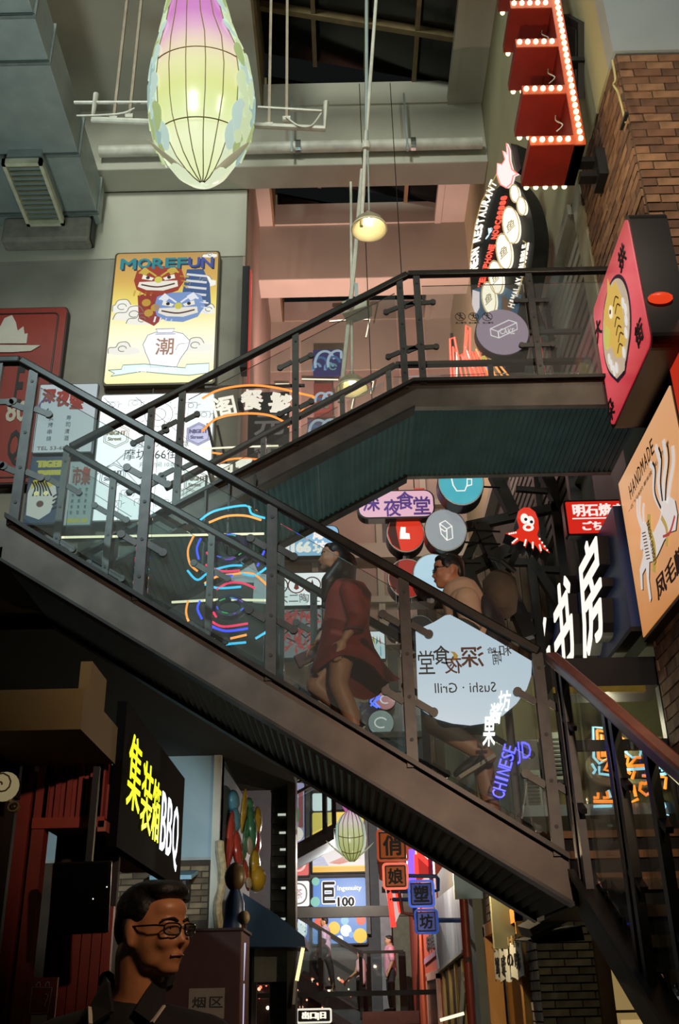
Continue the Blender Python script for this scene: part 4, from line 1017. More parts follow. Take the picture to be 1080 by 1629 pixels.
def deco_tiger(s, W, H):
    yl = E('#b9b63a', .6)
    s.text('TIGER', W * .14, H * .84, W * .9, H * .95, mat=yl, d=.006, bold=.05); s.text('SNAPPED', W * .2, H * .72, W * .95, H * .80, mat=yl, d=.006, bold=.05)
    s.poly([(W * x, H * y) for x, y in ((.05, .12), (.02, .45), (.12, .64), (.45, .70), (.72, .58), (.80, .38), (.66, .15), (.4, .05))], 'tiger_head', E('#c9cfc6', .6), .006, .01)
    s.poly([(W * x, H * y) for x, y in ((.08, .5), (.12, .64), (.45, .70), (.70, .58), (.55, .52), (.3, .6))], 'tiger_brow', E('#c9b93a', .6), .01, .014)
    s.strokes([bez([(W * (.1 + .07 * k), H * .62), (W * (.2 + .07 * k), H * .52), (W * (.16 + .1 * k), H * .40)], 4) for k in range(6)] + [bez([(W * .7, H * (.2 + .06 * k)), (W * .88, H * (.24 + .07 * k)), (W * .98, H * (.22 + .08 * k))], 4) for k in range(4)], .022, 'tiger_stripe', INK, .014, .003)
    for u in (.25, .5): s.disc(W * u, H * .44, .035, 'tiger_eye', E('#e8e0a0', .7), .014, .018, n=10)
    s.disc(W * .38, H * .28, .05, 'tiger_nose', D('#7a4a44', .6), .014, .018, n=10)
poster('dark blue tiger poster with yellow lettering under the white brush-character poster', 44, 728, 104, 832, 12.05, E('#27415e', .55), deco_tiger)
def deco_pale(s, W, H):
    s.text('市集', W * .15, H * .62, W * .85, H * .92, mat=D('#a8554c', .6), d=.006, bold=.03)
    for j in range(3):
        for k in range(5): s.text('夜市美食街'[k], W * (.2 + .25 * j), H * (.52 - .09 * k), W * (.30 + .25 * j), H * (.58 - .09 * k), mat=th, d=.006)
    s.text('RULE 30', W * .1, H * .03, W * .9, H * .10, mat=E('#b9b63a', .6), d=.006, bold=.04)
poster('pale blue poster with small columns of characters right of the tiger poster', 106, 735, 148, 835, 12.1, E('#9fb6b8', .5), deco_pale)
# edge-on banner at the corner of the left wall
t = thing('corner_banner', 'black upright banner seen edge-on with a red lit edge at the wall corner', 'sign', atY(392, 590, 12.2))
a = atY(387, 430, 12.2); b = atY(398, 590, 12.2)
MB().box((a.x, 12.1, b.z), (a.x + .11, 12.345, a.z)).build('board', BLACK, t); MB().box((a.x + .11, 12.12, b.z - .3), (a.x + .135, 12.27, a.z - .05)).build('lit_edge', E('#c8443a', .7), t)

# ================================================================ SIGNS SEEN THROUGH THE UPPER STAIRS
s, W, H = front_sign('arched_neon_sign', 'arched neon sign of three white characters between two orange tubes', 330, 612, 502, 690, 10.6)
OR = E('#ff8a3a', 2.0); WN = E('#fff2e2', 1.15)
U = lambda x, y: s.uv(x, y)
s.neon([[U(*p) for p in bez([(322, 636), (350, 622), (396, 615), (440, 619), (478, 628), (500, 633)], 5)] + [U(*p) for p in ((482, 652), (478, 662))], [U(*p) for p in bez([(322, 688), (345, 668), (385, 660), (425, 662), (450, 672), (459, 681)], 5)]], .014, 'orange_tube', OR)
for ch, x, y, r in (('阁', 357, 648, 12), ('餐', 401, 637, 0), ('饕', 445, 643, -14)):
    c = U(x, y); vs, fs = text_mesh(ch, .02); a = radians(r); w_ = .28; h_ = .30
    MB().add([s.w(c[0] + (p.x - .5) * w_ * cos(a) - (p.y - .5) * h_ * sin(a), c[1] + (p.x - .5) * w_ * sin(a) + (p.y - .5) * h_ * cos(a), .02 + .02 * p.z) for p in vs], fs).build('lettering', WN, s.parent)
s.rect(-.05, H * .98, W * .9, H * 1.02, 'carrier_bar', STEEL, -.06, -.02)
s, W, H = front_sign('arched_neon_sign', 'lower arched neon sign of small white characters just above the upper stair edge', 335, 712, 420, 760, 10.6)
s.neon([[s.uv(*p) for p in bez([(340, 742), (360, 734), (385, 731), (412, 733)], 5)], [s.uv(*p) for p in ((338, 722), (366, 726))]], .012, 'orange_tube', OR)
for ch, x, y in (('阁', 356, 750), ('餐', 389, 742)):
    c = s.uv(x, y); s.text(ch, c[0] - .11, c[1] - .09, c[0] + .11, c[1] + .09, mat=WN, d=.02, th=.02, bold=.04)
s.neon([[s.uv(*p) for p in ((322, 716), (378, 713), (443, 711))]], .011, 'white_tube', E('#fff0d0', 1.6))
s, W, H = front_sign('grey_shop_banner', 'dark grey hanging banner with two faint pinkish characters', 394, 625, 460, 765, 12.1)
s.rect(0, 0, W, H, 'cloth', D('#3f4447', .8, 0, .1), 0, .02)
for ch, y0, y1 in (('元', 694, 660), ('宵', 748, 706)):
    a = s.uv(404, y0); b = s.uv(452, y1); s.text(ch, a[0], a[1], b[0], b[1], mat=E('#8f8684', .45), d=.02, bold=.02)
s.poly([(W * .22 + .09 * cos(radians(90 + 36 * k)) * (1 if k % 2 == 0 else .42), H * .93 + .09 * sin(radians(90 + 36 * k)) * (1 if k % 2 == 0 else .42)) for k in range(10)], 'red_star', E('#a8382c', .7), .02, .03)
# wave banner, three printed panels one above the other
WB = [E('#7fa6cf', .7), E('#4d7fae', .6), E('#b6d0e2', .7)]
for k, (x0, y0, x1, y1, lab, ground) in enumerate(((498, 556, 543, 597, 'topmost blue wave panel of the three behind the upper stair glass', '#4a4a86'), (499, 610, 528, 662, 'middle wave panel with red and teal swirls behind the upper stair glass', '#a8554a'), (489, 667, 532, 705, 'lowest blue wave panel behind the upper stair glass', '#6a6a92'))):
    s, W, H = front_sign('wave_panel', lab, x0, y0, x1, y1, 17.25, 'wave panels behind upper stairs')
    for u in (.3, .7): MB().box(tuple(s.w(W * u - .03, H * .5, -.4)), tuple(s.w(W * u + .03, H * .56, -.05))).build('stand_off', STEEL, s.parent)
    s.rect(0, 0, W, H, 'board', E(ground, .45), -.05, 0)
    rr = random.Random(k)
    for j in range(6):
        cxx = W * (.12 + .15 * j); r = W * (.15 + .1 * ((j * 7) % 3))
        s.strokes([[(max(0, min(W, a)), max(0, min(H, b))) for a, b in arc(cxx, H * (.25 + .1 * (j % 3)), r, r * 1.5, 200, 20, 12)]], .055, 'wave_band', WB[j % 3], .002 + .003 * j, .003)
    s.strokes([[(max(0, min(W, a)), max(0, min(H, b))) for a, b in arc(W * .7, H * .3, W * .12, W * .12, 0, 330, 12)]], .03, 'curl', E('#6fb0a4', .6), .022, .003)
    if k == 1: s.strokes([[(0, H * .35), (W, H * .28)], [(0, H * .12), (W, H * .16)]], .09, 'red_band', E('#b5584c', .6), .022, .003)
def hang(t, pts, z=13.5):
    for p in pts: MB().tube([p, (p[0], p[1], z)], .006, 5).build('hanging_wire', STEEL, t)
for nm in ('arched_neon_sign', 'arched_neon_sign.001'):
    o = bpy.data.objects[nm]; p = o.location
    for dx in (0, .12): MB().box((min(p.x, -1.6) + dx, p.y - .03, p.z + .12), (min(p.x, -1.6) + dx + .03, 12.36, p.z + .15)).build('stand_off', STEEL, o)
o = bpy.data.objects['grey_shop_banner']; p = o.location; MB().box((-1.43, 12.1, p.z + 1.3), (-1.36, 12.4, p.z + 1.36)).build('stand_off', STEEL, o)
def stand(s, W, H, Y, d=.1):
    for u in (.25, .75): MB().box(tuple(s.w(W * u - .03, H * .5, -d)), (s.w(W * u, 0).x + .03, Y, s.w(0, H * .5).z + .06)).build('stand_off', STEEL, s.parent)
# LED strips
def led(label, lines, Y, c='#fff1d2', k=1.7, r=.014):
    P0 = atY(*lines[0][0], Y); t = thing('led_strip', label, 'light strip', P0)
    for L in lines:
        P = [atY(x, y, Y) for x, y in L]; MB().tube(P, r, 6).build('light_tube', E(c, k), t, smooth=True)
        MB().tube([p + Vector((0, .03, 0)) for p in P], r * 1.1, 6).build('back_channel', STEEL, t)
    return t
led('short horizontal white light strip under the upper handrail', [[(524, 511), (556, 508)]], 16.9)
led('seven-shaped white light strip under the upper handrail', [[(578, 508), (588, 508), (582, 536)]], 16.9)
led('white light strips crossing behind the second pendant lamp', [[(480, 603), (538, 604)], [(572, 607), (594, 607), (590, 626)]], 17.4)
led('bent white light strip under the second pendant lamp', [[(500, 629), (536, 629)], [(548, 630), (563, 630), (559, 650)]], 17.4)
led('short white light strip just above the right half of the arched neon sign', [[(438, 611), (460, 611)]], 17.4)
# ================================================================ MIDDLE: SIGNS BETWEEN THE TWO FLIGHTS
DKG = D('#141917', .35, 0, .2, 3)
zt = atY(440, 805, 9.95).z
structure(MB().box((atY(282, 900, 9.95).x, 9.95, 4.1), (atY(452, 900, 9.95).x, 10.05, zt)).box((atY(120, 900, 9.95).x, 9.95, 4.1), (atY(282, 900, 9.95).x, 10.05, atY(200, 862, 9.95).z)), 'wall_shopfront', DKG)
s, W, H = front_sign('neon_ring_reflection', 'tangle of glowing tubes for reflected orange, cyan, blue and red neon arcs around two dark rings', 295, 800, 440, 1030, 6.80)  # neon reflected in the stair glass, modelled as glowing tubes
Q = lambda L: [s.uv(*p) for p in bez(L, 5)]
OR2, CY, BL, RD, PK = E('#ff9a4a', 1.9), E('#3fb8e8', 1.8), E('#3a4cff', 2.2), E('#e8345c', 1.9), E('#f5e9c4', 1.7)
def tubes(L, mat, nm):
    for l in L: s.neon([Q(l)], .0085, nm, mat, .03)
tubes([[(315, 834), (341, 816), (391, 807), (401, 820), (422, 827)], [(299, 910), (315, 925), (334, 912), (364, 903), (386, 902)], [(327, 932), (349, 938), (384, 936)], [(360, 1027), (392, 1024)], [(407, 1018), (425, 1007)], [(384, 914), (405, 918), (424, 906)]], CY, 'cyan_tube')
tubes([[(333, 834), (360, 824), (390, 823), (416, 830)], [(309, 855), (300, 877), (303, 899), (315, 911)], [(326, 931), (345, 920), (371, 916), (393, 914), (408, 918), (425, 933)], [(300, 958), (297, 977), (304, 995), (320, 1003)], [(367, 1018), (393, 1012)]], OR2, 'orange_tube')
tubes([[(320, 859), (314, 875), (317, 892)], [(328, 909), (345, 916), (371, 918)], [(319, 958), (315, 971), (322, 987)], [(336, 998), (360, 1006), (395, 1002)], [(421, 879), (410, 903)]], BL, 'blue_tube')
tubes([[(342, 854), (333, 868), (338, 875)], [(330, 881), (338, 896)], [(328, 901), (353, 911), (382, 910)], [(345, 940), (364, 930), (386, 930), (406, 938)], [(336, 990), (356, 999), (395, 994)], [(340, 976), (345, 984)]], RD, 'red_tube')
for (x, y, rx, ry) in ((364, 872, 26, 19), (366, 966, 22, 14)):
    c = s.uv(x, y); a = s.uv(x + rx, y); b = s.uv(x, y - ry)
    s.neon([arc(c[0], c[1], a[0] - c[0], b[1] - c[1], 0, 345, 24)], .032, 'dark_ring', D('#2c2440', .5, 0, .5, 20), .0, True, 8)
    rr = random.Random(int(x))
    for k in range(9):
        q = rr.uniform(0, 340); L = arc(c[0], c[1], (a[0] - c[0]) * rr.uniform(.8, 1.1), (b[1] - c[1]) * rr.uniform(.8, 1.1), q, q + rr.uniform(12, 34), 4)
        s.neon([L], .0045, 'glow_fleck', [E('#8a4ad0', 1.2), E('#3fb86a', 1.0), E('#4a6cff', 1.2)][k % 3], .035)
s.poly(s.uvs([(362, 921), (404, 895), (411, 912), (425, 914), (425, 960), (402, 958), (404, 926), (380, 926)]), 'pale_screen', E('#aebcc0', .6), -.01, .0)
for u in (.12, .3, .5): MB().bar(s.w(u, H * .5, -.015), s.w(u, H + .25, -.015), .015, .015).build('hanger', STEEL, s.parent)
led('long thin warm light line across the reflected neon rings near the left stairs', [[(89, 855), (420, 849)]], 6.78, '#f5e9c4', 1.5, .009)
led('broken warm light line low across the reflected neon rings', [[(273, 958), (347, 954)], [(368, 954), (423, 955)]], 6.78, '#f5e9c4', 1.4, .009)

def boxsign(name, label, x0, y0, x1, y1, Y, face, depth=.14, r=.05, N=(0, -1, 0), rim=None):
    s, W, H = front_sign(name, label, x0, y0, x1, y1, Y, N=N)
    s.rect(-.02, -.02, W + .02, H + .02, 'case', D('#141312', .35), -depth, -.003, r + .02)
    s.rect(0, 0, W, H, 'face', face, 0, .008, r)
    return s, W, H
s, W, H = boxsign('pink_box_sign', 'pink rounded lightbox with four violet brush characters under the upper stairs', 571, 782, 689, 822, 10.2, E('#e8b6c8', .85), r=.10)
VI = D('#6a3fa8', .6)
for ch, u, v, k in (('深', .05, .22, 1), ('夜', .33, .0, .95), ('食', .51, .26, 1), ('堂', .73, .05, 1)): s.text(ch, W * u, H * v, W * (u + .23), H * (v + .72 * k), mat=VI, d=.008, bold=.02)
s.rect(W * .75, H + .01, W * .9, H + .05, 'red_lamp', E('#c8402c', .8), -.1, -.02)
hang(s.parent, [s.w(.2, H + .02, -.07), s.w(W - .2, H + .02, -.07)])
def drum(label, x, y, rpx, Y, face, deco=None, depth=.20, ry=None):
    c = atY(x, y, Y); r = (atY(x + rpx, y, Y) - c).length; rv = (atY(x, y - (ry or rpx), Y).z - c.z)
    s = sign('round_sign', label, c, (0, -1, 0), 'round drum signs on the red pole')
    s.disc(0, 0, r * 1.03, 'case', D('#121110', .35), -depth, -.004, rv * 1.03); s.disc(0, 0, r, 'rim', D('#b9bdb8', .4), -.004, .004, rv); s.disc(0, 0, r * .95, 'face', face, .004, .01, rv * .95)
    if deco: deco(s, r, rv)
    return s
WL2 = E('#f4f1ea', .95)
def cake(s, r, rv): s.neon([[(r * x, rv * y) for x, y in L] for L in (((-.28, .28), (.0, .42), (.3, .15), (.3, -.42), (.02, -.52), (-.24, -.2), (-.28, .28)), ((-.28, .28), (.04, .02), (.3, .15)), ((.04, .02), (.02, -.52)), ((-.26, .05), (-.05, -.1), (.02, -.05)))], .006, 'cake_outline', WL2, .014)
def cup(s, r, rv): s.neon([[(r * x, rv * y) for x, y in L] for L in (((-.42, .25), (-.36, -.15), (-.22, -.4), (.14, -.4), (.26, -.15), (.3, .25), (-.42, .25)), ((.28, .1), (.48, .1), (.46, -.15), (.24, -.2)))], .007, 'cup_outline', WL2, .014)
def tag_(s, r, rv):
    s.poly([(r * x, rv * y) for x, y in ((-.30, .0), (-.32, -.32), (.22, -.34), (.20, -.06), (.0, -.02), (.02, .28), (-.24, .30))], 'white_mark', E('#ffe9e0', 1.2), .01, .016)
    s.poly([(r * x, rv * y) for x, y in ((-.95, 0), (-.8, .55), (-.4, .88), (-.5, .3), (-.42, -.3), (-.3, -.9), (-.75, -.6))], 'dark_crescent', D('#5a2218', .3), .0105, .013)  # darker crescent along the left of the disc
drum('teal round drum sign with a white cup outline, cut off by the upper bridge', 733, 767, 36, 9.6, E('#4fb6c4', .8), cup)
drum('grey-white round drum sign with a white cake outline', 709, 843, 33, 9.8, E('#aab2b6', .62), cake)
drum('glowing red round drum sign with a white mark, above its red twin', 645, 848, 30, 10.3, E('#e0341c', .85), tag_)
drum('lower red round drum sign half hidden by the handrail', 648, 920, 31, 10.3, E('#a8281c', .7), tag_)
drum('pale blue round drum sign behind the climbing man', 690, 914, 33, 9.9, E('#b4d6e6', .85), None)
drum('small dim mirrored round sign beside the handrail post', 632, 1002, 17, 10.2, D('#3a4048', .15, .6), None, .1)
drum('dim grey round sign with a pinkish glint right of the handrail post', 668, 1003, 24, 10.2, D('#4a4c58', .15, .5), None, .1)
t = thing('sign_pole', 'thin red pole carrying the round drum signs', 'pole', atY(647, 1080, 10.45))
a = atY(647, 1100, 10.4)
MB().tube([(a.x, 10.55, 3.0), (a.x, 10.55, 7.6)], .035, 8).build('pole', D('#7a2a1e', .5), t)
for z in (4.9, 5.45, 5.9): MB().box((a.x - .05, 10.3, z), (a.x + .9, 10.56, z + .04)).build('arm', STEEL, t)
s, W, H = boxsign('blue_box_sign', 'light blue lightbox reading N166 behind the woman in red', 436, 838, 538, 884, 17.2, E('#8fbfe0', .85), r=.12)
s.text('N.E', W * .06, H * .58, W * .42, H * .95, mat=WL2, d=.01, bold=.04); s.text('摩', W * .60, H * .54, W * .84, H * .98, mat=WL2, d=.01, bold=.04)
s.text('N166', W * .06, H * .10, W * .58, H * .48, mat=WL2, d=.01, bold=.04); s.text('坊', W * .60, H * .06, W * .84, H * .50, mat=WL2, d=.01, bold=.04)
stand(s, W, H, 17.6, .14)
s, W, H = boxsign('white_shop_sign', 'white lightbox with round leaf emblem and thin characters behind the woman', 425, 912, 522, 963, 17.2, E('#eef0f2', 1.05), r=.02)
for u, m_ in ((.20, D('#4a4a4a', .6)), (.48, D('#a8604a', .6)), (.74, D('#6a4a44', .6))):
    s.neon([arc(W * u, H * .62, H * .24, H * .24, 0, 345, 22)], .012, 'emblem_ring', m_, .01, True)
    s.poly([(W * u - .05, H * .52), (W * u, H * .8), (W * u + .05, H * .52), (W * u, H * .47)], 'emblem_leaf', m_, .008, .012)
s.text('大二陶社', W * .18, H * .08, W * .86, H * .36, mat=D('#55585c', .6), d=.01)
stand(s, W, H, 17.6, .14)
s, W, H = boxsign('blossom_poster', 'grey poster of red blossom branches below the white leaf-emblem sign', 430, 970, 512, 1046, 17.2, E('#8a8e92', .6), r=.01)
rr = random.Random(5)
br_ = []
for k in range(5):
    x, y = W * rr.uniform(.0, .3), H * rr.uniform(.1, .9); L = [(x, y)]
    for j in range(5): x = min(W, x + W * .16); y = max(0.02, min(H - .02, y + H * rr.uniform(-.16, .18))); L.append((x, y))
    br_.append(L)
s.strokes(br_, .03, 'branch_print', D('#5a2426', .6), .008, .003)
mb = MB()
for k in range(150):
    L = br_[rr.randrange(5)]; i = rr.randrange(5); f = rr.random(); x = L[i][0] + (L[i + 1][0] - L[i][0]) * f + rr.gauss(0, .07); y = L[i][1] + (L[i + 1][1] - L[i][1]) * f + rr.gauss(0, .08)
    if 0.03 < x < W - .03 and 0.03 < y < H - .03:
        q = rr.uniform(0, 6.28); l = rr.uniform(.05, .1); w_ = l * .3
        mb.prism([s.w(x + a * cos(q) - b * sin(q), y + a * sin(q) + b * cos(q), .012) for a, b in ((-l, 0), (0, w_), (l, 0), (0, -w_))], s.N * .003)
mb.build('petal_print', E('#c24a4a', .6), s.parent, kind='stuff')
stand(s, W, H, 17.6, .14)
s, W, H = boxsign('small_poster', 'small bright poster of white and coloured shapes behind the stair right of the woman', 578, 1005, 612, 1048, 17.2, E('#d8e4e8', .85), r=.01)
for k, c in enumerate(('#c8603a', '#4a8ac8', '#d8b44a', '#50a88a', '#c85a6a')): s.poly([(W * (.1 + .16 * k), H * (.5 + .1 * (k % 3))), (W * (.28 + .14 * k), H * (.5 + .12 * (k % 2))), (W * (.22 + .14 * k), H * .85)], 'coloured_shape', E(c, .6), .008, .011)
s.strokes([[(W * .2, .05), (W * .2, H * .45)], [(W * .35, .05), (W * .35, H * .45)], [(W * .8, .05), (W * .8, H * .45)]], .02, 'blue_line', E('#6ab4d8', .8), .008, .003)
stand(s, W, H, 17.6, .14)
for lab, x, y, r, c in (('pink round lamp disc low behind the rear handrail post', 613, 1113, 16, '#d8858c'), ('pale grey round lamp disc lowest behind the rear handrail post', 606, 1150, 20, '#9aa6a4')):
    c_ = atY(x, y, 15.95); rad = (atY(x + r, y, 15.95) - c_).length
    s = sign('lamp_disc', lab, c_, (0, -1, 0)); s.disc(0, 0, rad * 1.04, 'case', BLACK, -.1, -.003); s.disc(0, 0, rad, 'face', E(c, .6), 0, .01)
    s.neon([arc(0, 0, rad * .5, rad * .4, 30, 300, 12)], .012, 'mark', E('#f0e4e4', .8), .015)
    stand(s, .1, 0, 16.2, .1)
s, W, H = front_sign('blue_neon_sign', 'small blue neon scribble low behind the rear handrail', 585, 1098, 606, 1130, 15.95)
s.neon([bez([(W * x, H * y) for x, y in L], 4) for L in (((.1, .9), (.5, .7), (.2, .4), (.7, .1)), ((.5, .95), (.9, .6), (.5, .4), (.9, .1)), ((.2, .2), (.6, .5), (.9, .9)))], .016, 'blue_tube', E('#5a6cff', 2.0), .03)
stand(s, W, H, 16.2, 0)
# dark gallery band behind the stairs
structure(MB().box((-.62, 13.9, 4.35), (1.35, 14.4, 4.85)), 'trim_1', D('#2a2f30', .5, 0, .2))
MB().box((-.62, 13.86, 4.8), (1.35, 13.92, 4.88)).build('edge_strip', STEEL_FACE, bpy.data.objects['trim_1'])
structure(MB().box((-.62, 16.2, 4.8), (1.5, 16.4, 5.95)), 'wall_gallery', D('#8d938f', .7, 0, .1))
for x in (-.2, .45, 1.0): MB().box((x, 16.16, 4.9), (x + .5, 16.2, 5.7)).build('glazed_panel', D('#757d7c', .25, 0, .1), bpy.data.objects['wall_gallery'])
# octopus sign
s, W, H = front_sign('octopus_sign', 'red octopus-shaped lightbox with round white eyes', 806, 806, 872, 884, 9.0)
oc = [(824, 858), (812, 852), (804, 849), (820, 846), (826, 840), (822, 826), (824, 814), (832, 808), (842, 808), (851, 815), (856, 828), (857, 842), (854, 852), (861, 862), (869, 873), (874, 880), (862, 872), (860, 880), (855, 872), (850, 866), (848, 876), (845, 866), (840, 860), (836, 872), (833, 862), (826, 860), (818, 866), (813, 866)]
ou = s.uvs(oc)
s.poly(ou, 'case', BLACK, -.22, -.004); s.poly(ou, 'face', E('#e2301c', .9), 0, .01)
for x, y in ((834, 826), (843, 830)):
    c = s.uv(x, y); s.disc(*c, .040, 'eye', E('#f8efe6', 1.0), .01, .018, .055); s.disc(c[0] + .01, c[1] - .012, .016, 'pupil', D('#3a4a6a', .4), .018, .024)
c = s.uv(840, 840); s.disc(*c, .055, 'mouth_ring', E('#f8efe6', 1.0), .01, .016, .04); s.disc(*c, .026, 'mouth', E('#e2301c', .9), .016, .02, .018)
for a, b in (((810, 850), (820, 848)), ((815, 864), (822, 858)), ((834, 868), (836, 860)), ((847, 872), (847, 864)), ((860, 876), (858, 868)), ((858, 858), (870, 876))):
    for f in (0, .33, .66, 1): q_ = s.uv(a[0] + (b[0] - a[0]) * f, a[1] + (b[1] - a[1]) * f); s.disc(q_[0], q_[1], .010, 'sucker', E('#f8efe6', 1.0), .01, .015, n=8)
MB().bar(s.w(.16, .22, -.2), s.w(.16, .3, -1.4), .05, .05).build('bracket', BLACK, s.parent)
# akashiyaki sign
s, W, H = boxsign('red_food_sign', 'red lightbox with two rows of outlined white Japanese characters', 902, 798, 1000, 848, 8.35, E('#d8281c', .9), .10, .01)
s.text('明石焼き', W * .10, H * .52, W * .93, H * .92, mat=E('#fbe9e2', 1.0), d=.01, bold=.012); s.rect(W * .08, H * .44, W, H * .475, 'rule', E('#fbe9e2', 1.0), .008, .012)
s.text('ごちそう', W * .22, H * .08, W * .88, H * .36, mat=E('#fbe9e2', 1.0), d=.01, bold=.02)
MB().bar(s.w(W * .2, H, -.05), (2.4, 8.6, s.O.z + H + .05), .04, .04).build('bracket', BLACK, s.parent)
# steel lattice and brown boards behind the octopus
t = thing('steel_lattice', 'black steel lattice frame behind the octopus sign', 'lattice', (1.6, 10.4, 3.9))
def lat(p, q, w=.12, Y=10.4): MB().bar(atY(*p, Y), atY(*q, Y), w, w, (0, 1, 0)).build('lattice_bar', D('#0f100e', .5, .2), t)
for p, q, w in (((763, 836), (842, 1015), .16), ((738, 910), (830, 866), .14), ((786, 755), (817, 820), .14), ((742, 838), (884, 808), .10), ((866, 755), (900, 822), .14), ((881, 800), (900, 940), .10), ((843, 890), (864, 1060), .09), ((800, 895), (850, 895), .08), ((812, 981), (855, 981), .08), ((858, 906), (898, 908), .07), ((843, 890), (898, 975), .10), ((745, 905), (700, 860), .05), ((738, 905), (765, 965), .16), ((820, 778), (985, 790), .06), ((765, 836), (735, 905), .10)):
    lat(p, q, w)
lat((770, 865), (795, 915), .05, 10.2)
for k, y in enumerate((772, 842, 862)): MB().tube([atY(730, y, 9.9), atY(795, y + 4, 10.3)], .012, 5).build('stay_wire', BLACK, t)
b = structure(MB().box((.95, 11.75, 3.0), (2.62, 11.8, 6.6)), 'wall_boards', D('#2a221a', .8))
rr = random.Random(2); BD = [D('#5a4634', .7, 0, .3, 4, .2, (6, 6, .6)), D('#4a3a2b', .7, 0, .3, 4, .2, (6, 6, .6)), D('#6d5744', .7, 0, .3, 4, .2, (6, 6, .6))]
for k in range(15): MB().box((.96 + k * .11, 11.70 + rr.uniform(0, .03), 3.0), (1.06 + k * .11, 11.75, 6.6)).build('plank', BD[rr.randrange(3)], b)
# umbrella-like brown cloth bundle behind the climbing man
t = thing('cloth_bundle', 'brown cloth bundle hanging on the lattice behind the climbing man', 'cloth', atY(790, 960, 9.9))
c = atY(795, 935, 9.9)
MB().lathe([(.02, .20), (.10, .17), (.18, .08), (.19, -.1), (.15, -.28), (.04, -.36)], c, 14).build('cloth', D('#5a4636', .8, 0, .3, 5), t, smooth=True); MB().tube(arc3 if False else [c + Vector((-.12, -.2, .28)), c + Vector((0, -.26, .2)), c + Vector((.14, -.2, .1))], .025, 6).build('strap', BLACK, t)
MB().bar(c + Vector((0, .1, .25)), c + Vector((0, .5, .6)), .03, .03).build('hook', BLACK, t)

# ================================================================ REFLECTED SUSHI SIGN, MODELLED AS A GLOWING PANEL ON THE FRONT GLASS
s = sign('sushi_reflection', 'pale glowing panel for a reflected round sushi and grill sign with mirrored writing on the front stair glass', atY(755, 1150, YA0 + .02), (0, -1, 0))
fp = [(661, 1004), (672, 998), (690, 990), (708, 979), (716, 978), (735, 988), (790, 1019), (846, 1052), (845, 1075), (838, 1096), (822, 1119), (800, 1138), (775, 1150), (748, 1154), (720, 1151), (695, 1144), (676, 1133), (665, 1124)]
s.poly(s.uvs(fp), 'panel', E('#b4ccd9', .8), -.004, .002)  # glowing panel standing in for the reflected sign
GR, BRN = D('#26332f', .6), D('#5a3a2c', .6)
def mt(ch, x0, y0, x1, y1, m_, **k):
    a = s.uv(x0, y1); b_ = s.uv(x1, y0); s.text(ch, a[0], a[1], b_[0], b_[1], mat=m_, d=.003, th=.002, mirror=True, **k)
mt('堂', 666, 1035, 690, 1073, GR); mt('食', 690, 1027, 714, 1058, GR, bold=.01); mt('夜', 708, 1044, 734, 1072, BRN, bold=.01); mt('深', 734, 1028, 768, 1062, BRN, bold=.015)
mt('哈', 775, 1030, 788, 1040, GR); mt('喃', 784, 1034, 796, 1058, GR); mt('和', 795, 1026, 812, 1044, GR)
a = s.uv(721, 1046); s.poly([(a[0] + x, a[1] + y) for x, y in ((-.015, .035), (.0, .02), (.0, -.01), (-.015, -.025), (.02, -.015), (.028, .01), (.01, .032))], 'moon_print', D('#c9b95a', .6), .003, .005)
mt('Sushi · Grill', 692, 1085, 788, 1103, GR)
# reflected signs on the right, modelled as glowing letters on the front glass
s, W, H = front_sign('white_letter_reflection', 'slanted white glowing characters for a reflected sign on the front stair glass overlapping the reflected sushi sign', 768, 1095, 812, 1190, YA0 + .012)
for ch, x0, y0, x1, y1 in (('果', 768, 1140, 786, 1188), ('酱', 779, 1118, 798, 1152), ('坊', 792, 1098, 812, 1132)):
    p = s.uv(x0, y1); q_ = s.uv(x1, y0); s.text(ch, p[0], p[1], q_[0], q_[1], mat=E('#f4f8f4', 1.1), d=.0, th=.006, bold=.02, shear=.3)
s, W, H = front_sign('blue_letter_reflection', 'glowing blue letters for a reflected sign reading CHINESE and JD low on the front stair glass', 788, 1175, 844, 1272, YA0 + .012)
along(s, 'CHINESE', [s.uv(791, 1270), s.uv(800, 1230), s.uv(812, 1186)], .07, E('#3c46ff', 2.0), lean=0, bold=0, d=0)
p = s.uv(823, 1216); q_ = s.uv(843, 1180); s.text('JD', p[0], p[1], q_[0], q_[1], mat=E('#3c46ff', 2.0), d=.0, th=.006)

# ================================================================ ROOM BEHIND FLIGHT B
t = structure(MB().box((1.7, 7.9, 3.76), (2.62, 8.4, 4.0)), 'lintel', BLACK)
MB().box((1.7, 7.9, 3.71), (2.45, 7.96, 3.76)).build('yellow_strip', D('#8a7a22', .5), t)
MB().box((1.72, 7.94, 2.2), (1.80, 8.0, 3.72)).build('post', BLACK, t); MB().box((2.56, 7.9, 2.2), (2.66, 8.0, 3.76)).build('post', BLACK, t)
MB().box((1.72, 7.92, 3.25), (2.6, 7.98, 3.33)).build('transom', BLACK, t)
rm = structure(MB().box((1.3, 9.7, 1.9), (4.5, 9.8, 4.4)), 'wall_room', D('#767455', .8, 0, .15, 2))
MB().box((1.9, 9.62, 1.95), (2.25, 9.7, 2.75)).build('yellow_board', D('#8a7a2a', .7), rm)
MB().box((2.0, 9.5, 1.95), (2.5, 9.62, 2.45)).build('slat_panel', D('#4a4028', .8, 0, .4, 8, 0, (1, 1, 9)), rm)
t = thing('room_duct', 'pale duct with a bent pipe on the room wall behind the descending handrail', 'duct', (2.5, 9.4, 3.3))
